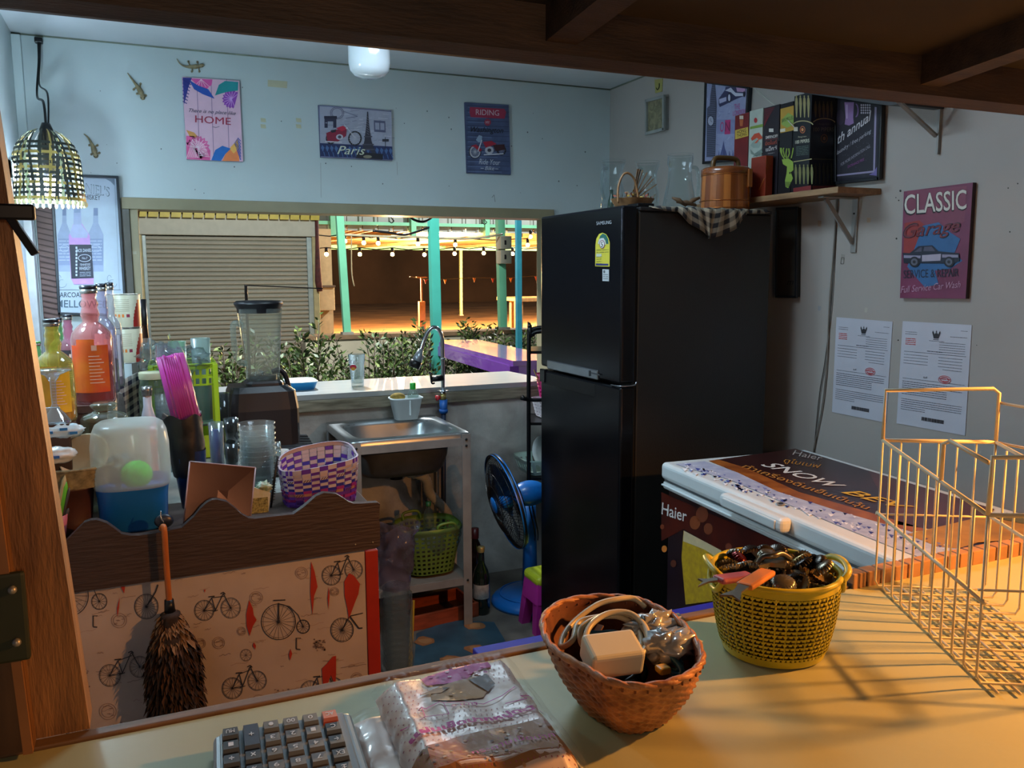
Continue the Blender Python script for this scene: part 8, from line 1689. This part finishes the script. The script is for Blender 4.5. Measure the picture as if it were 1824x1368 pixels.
posto('mint green metal post carrying the white fuse boxes', 898, 893, 13, 592, 7.1, teal2, zb=zc)
posto('blue-teal metal pipe post just right of the fuse boxes', 926, 925, 9, 606, 5.9, teal3, zb=0)
posto('thin pale green post far under the market roof', 822, 821, 4.5, 562, 20, mat('post_yellowgreen', '#9fae72', .5), 2.0)
mb = MB(); YE = 20; e0, e1 = gy(540, 444, YE), gy(1010, 448, YE); mb.box((e0.x-6, YE-.05, gy(700, 445, YE).z), (e1.x+6, YE+.05, gy(700, 437, YE).z), teal2); mb_eave = mb
# roof sheet
mb = MB(); tin = mat('roof_tin', '#a8895c', .45, .4, var=.2, scale=1.5, stretch=(8, 1, 1)); zA, zB = gy(700, 411, 13).z, gy(700, 438, YE).z
nn = 150; X0, X1 = -2, 24; vs = []; 
for k in range(nn*4+1):
    f = k/(nn*4); X = X0+(X1-X0)*f; dz = [0, .05, .05, 0][k % 4]
    vs += [(X, 13, zA+dz), (X, YE+.3, zB+dz)]
mb.add(vs, [(2*i, 2*i+1, 2*i+3, 2*i+2) for i in range(nn*4)], tin)
t = thing('market_roof', 'corrugated metal market roof seen from below, lit by bulbs', 'roof', (10, 16, 2.1)); mb.obj('sheet', t); t_roof = t; mb_eave.obj('eave_beam', t)
for k in range(9):
    X = 1.5+k*2.2; mb = MB(); mb.bar((X, 13.2, zA-.03), (X-1.2, YE, zB-.03), .07, .06, mat('rafter', '#a89a6a', .6)); mb.obj('rafter', t)
# siding above
YSd = 12.9; mb = MB(); sid = mat('siding_white', '#9ba39a', .6, var=.15, scale=2); zl, zh = gy(700, 412, YSd).z, 3.1; X = 0.0
while X < 14:
    w_ = .16; mb.add([(X, YSd, zl), (X+w_, YSd, zl), (X+w_, YSd, zh), (X, YSd, zh)], [(0, 1, 2, 3)], sid); mb.prism([(X+w_, YSd, zl), (X+w_+.02, YSd-.03, zl), (X+w_+.05, YSd-.03, zl), (X+w_+.07, YSd, zl)], (0, 0, zh-zl), sid); X += .24
t = t_roof; mb.obj('gable_siding', t)
mb = MB(); zr2 = gy(700, 399, YSd-.1).z; mb.box((0, YSd-.12, zr2-.025), (14, YSd-.05, zr2+.025), teal2); mb.obj('siding_rail', t)
for px in (592, 735, 866): mb = MB(); X = gy(px, 390, YSd-.1).x; mb.box((X-.04, YSd-.16, zl-.1), (X+.04, YSd-.06, zh), teal2); mb.obj('stud', t)
# far wall of the market hall
mb = MB(); mb.box((-8, 34, 0), (45, 34.3, 6), mat('hall_wall', '#4a382c', .9, var=.5, scale=.6, alt='#2c211a')); struct(mb, 'wall_outer.001')
# cream kiosk pillar left
YK_ = 12.0; gk = lambda x, y: gy(x, y, YK_); mb = MB(); ck = mat('kiosk_cream', '#c4a878', .7, var=.08)
t = thing('market_kiosk', 'cream kiosk with a low counter between the stall and first green post', 'kiosk', (gk(580, 500).x, YK_, GZo)); mb.box((gk(560, 500).x, YK_, GZo), (gk(592, 500).x, YK_+.4, gk(580, 440).z+.25), ck); mb.obj('pillar', t)
mb = MB(); mb.box((gk(562, 500).x, YK_-.25, gk(580, 552).z), (gk(589, 500).x, YK_-.02, gk(580, 511).z), ck, .01); mb.box((gk(561, 500).x, YK_-.28, gk(580, 511).z), (gk(590, 500).x, YK_, gk(580, 508).z), mat('kiosk_top', '#6f5a44', .6)); mb.obj('counter', t)
mb = MB(); p = gk(598, 552); mb.box((p.x-.08, YK_-.4, GZo), (p.x+.1, YK_-.2, GZo+.3), ck, .01); solo(mb, 'cream_bin', 'small cream box on the dirt beside the kiosk', 'box', (p.x, YK_-.3, GZo))
# table far right, stand
t = thing('market_table', 'pale wooden table on the dirt floor near the fridge edge of the view', 'table', (gy(940, 560, 14).x, 14, GZo)); wt = mat('table_wood', '#b08a54', .7, var=.2); q = lambda x, y: gy(x, y, 14)
mb = MB(); mb.box((q(911, 533).x, 13.6, q(930, 536).z), (q(985, 533).x, 14.7, q(930, 530).z), wt, .005); mb.obj('tabletop', t)
for x_ in (914, 932, 975):
    mb = MB(); X = q(x_, 550).x; mb.box((X-.06, 13.7 if x_ != 932 else 14.4, GZo), (X+.06, 13.82 if x_ != 932 else 14.5, q(930, 536).z), wt); mb.obj('leg', t)
t = thing('sign_stand', 'thin brown stand on a block far across the yard', 'stand', (gy(751, 545, 16).x, 16, GZo)); q = lambda x, y: gy(x, y, 16); bs = mat('stand_brown', '#5c3c28', .7)
mb = MB(); X = q(751, 540).x; mb.box((X-.06, 15.95, GZo), (X+.06, 16.05, q(751, 537).z), bs); mb.obj('base', t); mb = MB(); mb.box((X-.015, 15.98, q(751, 537).z), (X+.015, 16.01, q(751, 494).z), bs); mb.box((X-.1, 15.98, q(751, 495).z), (X+.12, 16.01, q(751, 493).z), bs); mb.obj('pole', t)
# fuse boxes
t0 = None; Yf = 7.055; wbx = mat('fuse_white', '#bdb79e', .5, var=.04)
for i, (y0, y1, lab) in enumerate(((420, 444, 'upper'), (445, 470, 'lower'))):
    a_, b_ = gy(892, y1, Yf-.06), gy(911.5, y0, Yf-.06); t = thing('fuse_box', lab+' white metal fuse box on the mint post', 'box', (a_.x, Yf, a_.z)); mb = MB(); mb.box((a_.x, Yf-.06, a_.z+.002), (b_.x, Yf+.05, b_.z-.002), wbx, .005); mb.obj('case', t)
    mb = MB(); c = gy(900, (y0+y1)/2, Yf-.065); mb.box(c-Vector((.006, .006, .02)), c+Vector((.008, .006, .02)), dkm, .002); mb.obj('lock', t)
# bulbs on strings
bulb_e = emis('bulb_glow', '#ffb560', 70); YBu = 9.6
pos = [(581.6, 453), (614.5, 429.5), (641, 453), (648, 432.6), (673.7, 433.4), (699, 453), (744.5, 434.7), (756, 453.7), (809.7, 451.8), (811, 436), (913, 452), (945, 421.6), (940, 436.6), (963, 425), (961.6, 451), (861.6, 451), (985, 440), (1010, 452), (530, 452), (560, 431)]
r0 = .023; proto = None
mbb = MB(); mbb.sphere((0, 0, 0), r0, bulb_e, 12, 8); mbs = MB(); mbs.lathe([(.0, .075), (.018, .07), (.02, .03), (.012, .022)], dkm, n=10)
for i, (x, y) in enumerate(pos):
    p = gy(x, y, YBu+(.0 if y > 445 else -.6)); nm = 'glowing string-light bulb, hanging outside the serving window'
    if proto is None:
        proto = thing('string_bulb', nm, 'light bulb', p, 'string bulbs across the yard'); _ROOT[proto.name] = Matrix(); mbb.obj('bulb', proto); mbs.obj('socket', proto)
    else: dup(proto, p)
for row, Yr, lab in (([q for q in pos if q[1] > 445], YBu, 'lower'), ([q for q in pos if q[1] <= 445], YBu-.6, 'upper')):
    row = sorted(row); P_ = []
    for a_, b_ in zip(row, row[1:]):
        p, q = gy(a_[0], a_[1], Yr)+Vector((0, 0, .075)), gy(b_[0], b_[1], Yr)+Vector((0, 0, .075)); P_ += [p, (p+q)/2-Vector((0, 0, .02))]
    P_.append(q); mb = MB(); mb.tube(P_, .006, dkm, 5); solo(mb, 'light_string_wire', lab+' black wire carrying the string bulbs outside', 'wire', P_[0])
mb = MB(); mb.tube(smooth_pts([gy(x, y, 7.0) for x, y in ((614, 418), (680, 421), (740, 422), (800, 425), (850, 424), (895, 417))], 5), .010, mat('conduit_white', '#b9b08e', .5), 6); solo(mb, 'conduit', 'white cable strung between the mint posts', 'cable', gy(614, 418, 7.0))
mb = MB(); mb.tube(smooth_pts([gy(x, y, 5.93) for x, y in ((664, 411), (690, 414), (720, 418), (745, 412), (772, 402))], 5), .008, dkm, 6); solo(mb, 'sagging_wire', 'black sagging wire left of the thick teal post', 'wire', gy(664, 411, 6.2))
mb = MB(); mb.tube(smooth_pts([gy(x, y, 7) for x, y in ((626, 418.5), (626, 460), (627, 490), (631, 510))], 4), .005, mat('string_pale', '#9a8a68', .6), 5); solo(mb, 'hanging_string', 'pale string dangling right of the first mint post', 'string', gy(626, 419, 7))
# bunting
YBn = 15; mb = MB(); pf_ = [(730, 494), (758, 499), (793, 499), (845, 496), (878, 497), (910, 496), (955, 493), (990, 492)]; mb.tube([gy(x, y-1.5, YBn) for x, y in pf_], .006, dkm, 5); solo(mb, 'bunting_string', 'thin dark string carrying the pennants across the yard', 'string', gy(730, 494, YBn))
for (x, y), c_, lab in zip(pf_[1:-1], ('#8a2c20', '#b57424', '#8f5a24', '#7a2418', '#a8641c', '#8c3a1c'), ('red', 'orange', 'brown-orange', 'dark red', 'bright orange', 'rusty')):
    P_ = [gy(x-3, y-1.8, YBn), gy(x+3, y-1.8, YBn), gy(x, y+7, YBn)]; mb = MB(); mb.prism(P_, (0, .004, 0), mat('pennant_'+c_.strip('#'), c_, .7)); solo(mb, 'pennant', lab+' triangular pennant hanging on the bunting string', 'pennant', P_[0])
# purple table
t = thing('purple_table', 'glossy purple painted table outside beyond the serving ledge', 'table', (2.0, 5.0, 0)); pz_ = .9; pu = mat('purple_paint', '#6c3b93', .18, var=.08, scale=3, coat=.6)
Q = [gz(x, y, pz_) for x, y in ((768, 606), (850, 604.5), (964, 629), (914, 643))]; Q[2] = Q[3]+(Q[1]-Q[0]).normalized()*(Q[1]-Q[0]).length
mb = MB(); mb.prism([q+Vector((0, 0, -.03)) for q in Q], (0, 0, .03), pu); mb.obj('tabletop', t)
mb = MB(); c = sum(Q, Vector())/4; Qi = [c+(q-c)*.97 for q in Q]
for i in range(4): mb.bar(Qi[i]+Vector((0, 0, -.065)), Qi[(i+1) % 4]+Vector((0, 0, -.065)), .03, .07, pu)
mb.obj('apron', t)
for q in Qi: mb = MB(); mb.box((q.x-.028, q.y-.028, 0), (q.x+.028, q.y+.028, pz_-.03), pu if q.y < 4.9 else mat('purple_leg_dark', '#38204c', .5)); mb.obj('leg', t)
# ---------------- hedge
lg1 = mat('leaf_green', '#49602c', .45, var=.25, scale=30); lg2 = mat('leaf_light', '#7c8c48', .45, var=.2, scale=30); lg3 = mat('leaf_dark', '#2b3c20', .5, var=.2); stm = mat('twig', '#4c4030', .7, var=.2)
def shrub(label, px, pyt, Y, w, seed, dens=1.0, tall=0):
    R_ = random.Random(seed); c = gy(px, 560, Y); H_ = gy(px, pyt, Y).z; t = thing('hedge_shrub', label, 'shrub', (c.x, Y, 0), 'leafy shrubs beyond the serving ledge')
    ms, ml = MB(), MB(); nst = int(30*dens)
    for s in range(nst):
        bx_ = c.x+R_.gauss(0, w*.12); by_ = Y+R_.gauss(0, .10); lean = R_.uniform(-.9, .9); hh = H_*R_.uniform(.55, 1.0)*(1-.18*abs(lean)); P_ = [Vector((bx_, by_, 0))]
        ly = R_.uniform(-.3, .3)
        for k in range(1, 7): f = k/6; P_.append(Vector((bx_+lean*w*.5*f**1.3+R_.uniform(-.015, .015), by_+ly*f, hh*f)))
        ms.tube(P_, [.009*(1-.75*k/6) for k in range(7)], stm, 5)
        for k in range(int(84*dens)):
            f = R_.uniform(.12, 1.0)**.75; i = min(int(f*6), 5); p = P_[i].lerp(P_[i+1], f*6-i); an = R_.uniform(0, 6.28)
            off = Vector((math.cos(an), math.sin(an), 0))*R_.uniform(.0, .09)*(1.25-f); pp = p+off+Vector((0, 0, R_.uniform(-.02, .04)))
            if R_.random() < .12: ms.tube([p, pp], .0022, stm, 4)
            d = (Vector((math.cos(an), math.sin(an), R_.uniform(.2, 1.3)))).normalized(); L_ = R_.uniform(.030, .055); sd = d.cross(Vector((R_.uniform(-1, 1), R_.uniform(-1, 1), R_.uniform(-1, 1)))).normalized()*L_*.20
            ml.add([pp, pp+d*L_*.45+sd, pp+d*L_, pp+d*L_*.45-sd], [(0, 1, 2, 3)], R_.choice([lg1, lg1, lg2, lg3]), False)
    ms.obj('stems', t); o = ml.obj('leaves', t); o['kind'] = 'stuff'
for i, a_ in enumerate((('low shrub peeking over the cans in front of the shutter', 275, 566, 5.5, .5, .8), ('shrub directly left of the blender jug', 392, 558, 5.3, .45, .9), ('tall dense shrub just right of the blender jug', 548, 552, 5.2, .7, 1.25), ('shrub behind the beer glass on the ledge', 655, 585, 5.5, .6, 1.0), ('shrub between the beer glass and the faucet', 715, 566, 5.7, .6, 1.15), ('leafy shrub right behind the faucet neck', 760, 572, 6.3, .6, 1.1), ('shrub behind the purple table left part', 832, 568, 6.5, .75, 1.2), ('shrub behind the purple table under the fuse boxes', 885, 566, 6.5, .7, 1.2), ('rightmost shrub beside the fridge edge', 950, 575, 6.2, .7, 1.3), ('low bushy shrub under the near end of the purple table', 865, 625, 5.3, .7, 1.0), ('low shrub behind the food tray on the ledge', 505, 590, 5.5, .5, .9))):
    shrub(a_[0], a_[1], a_[2], a_[3], a_[4], 30+i, a_[5])
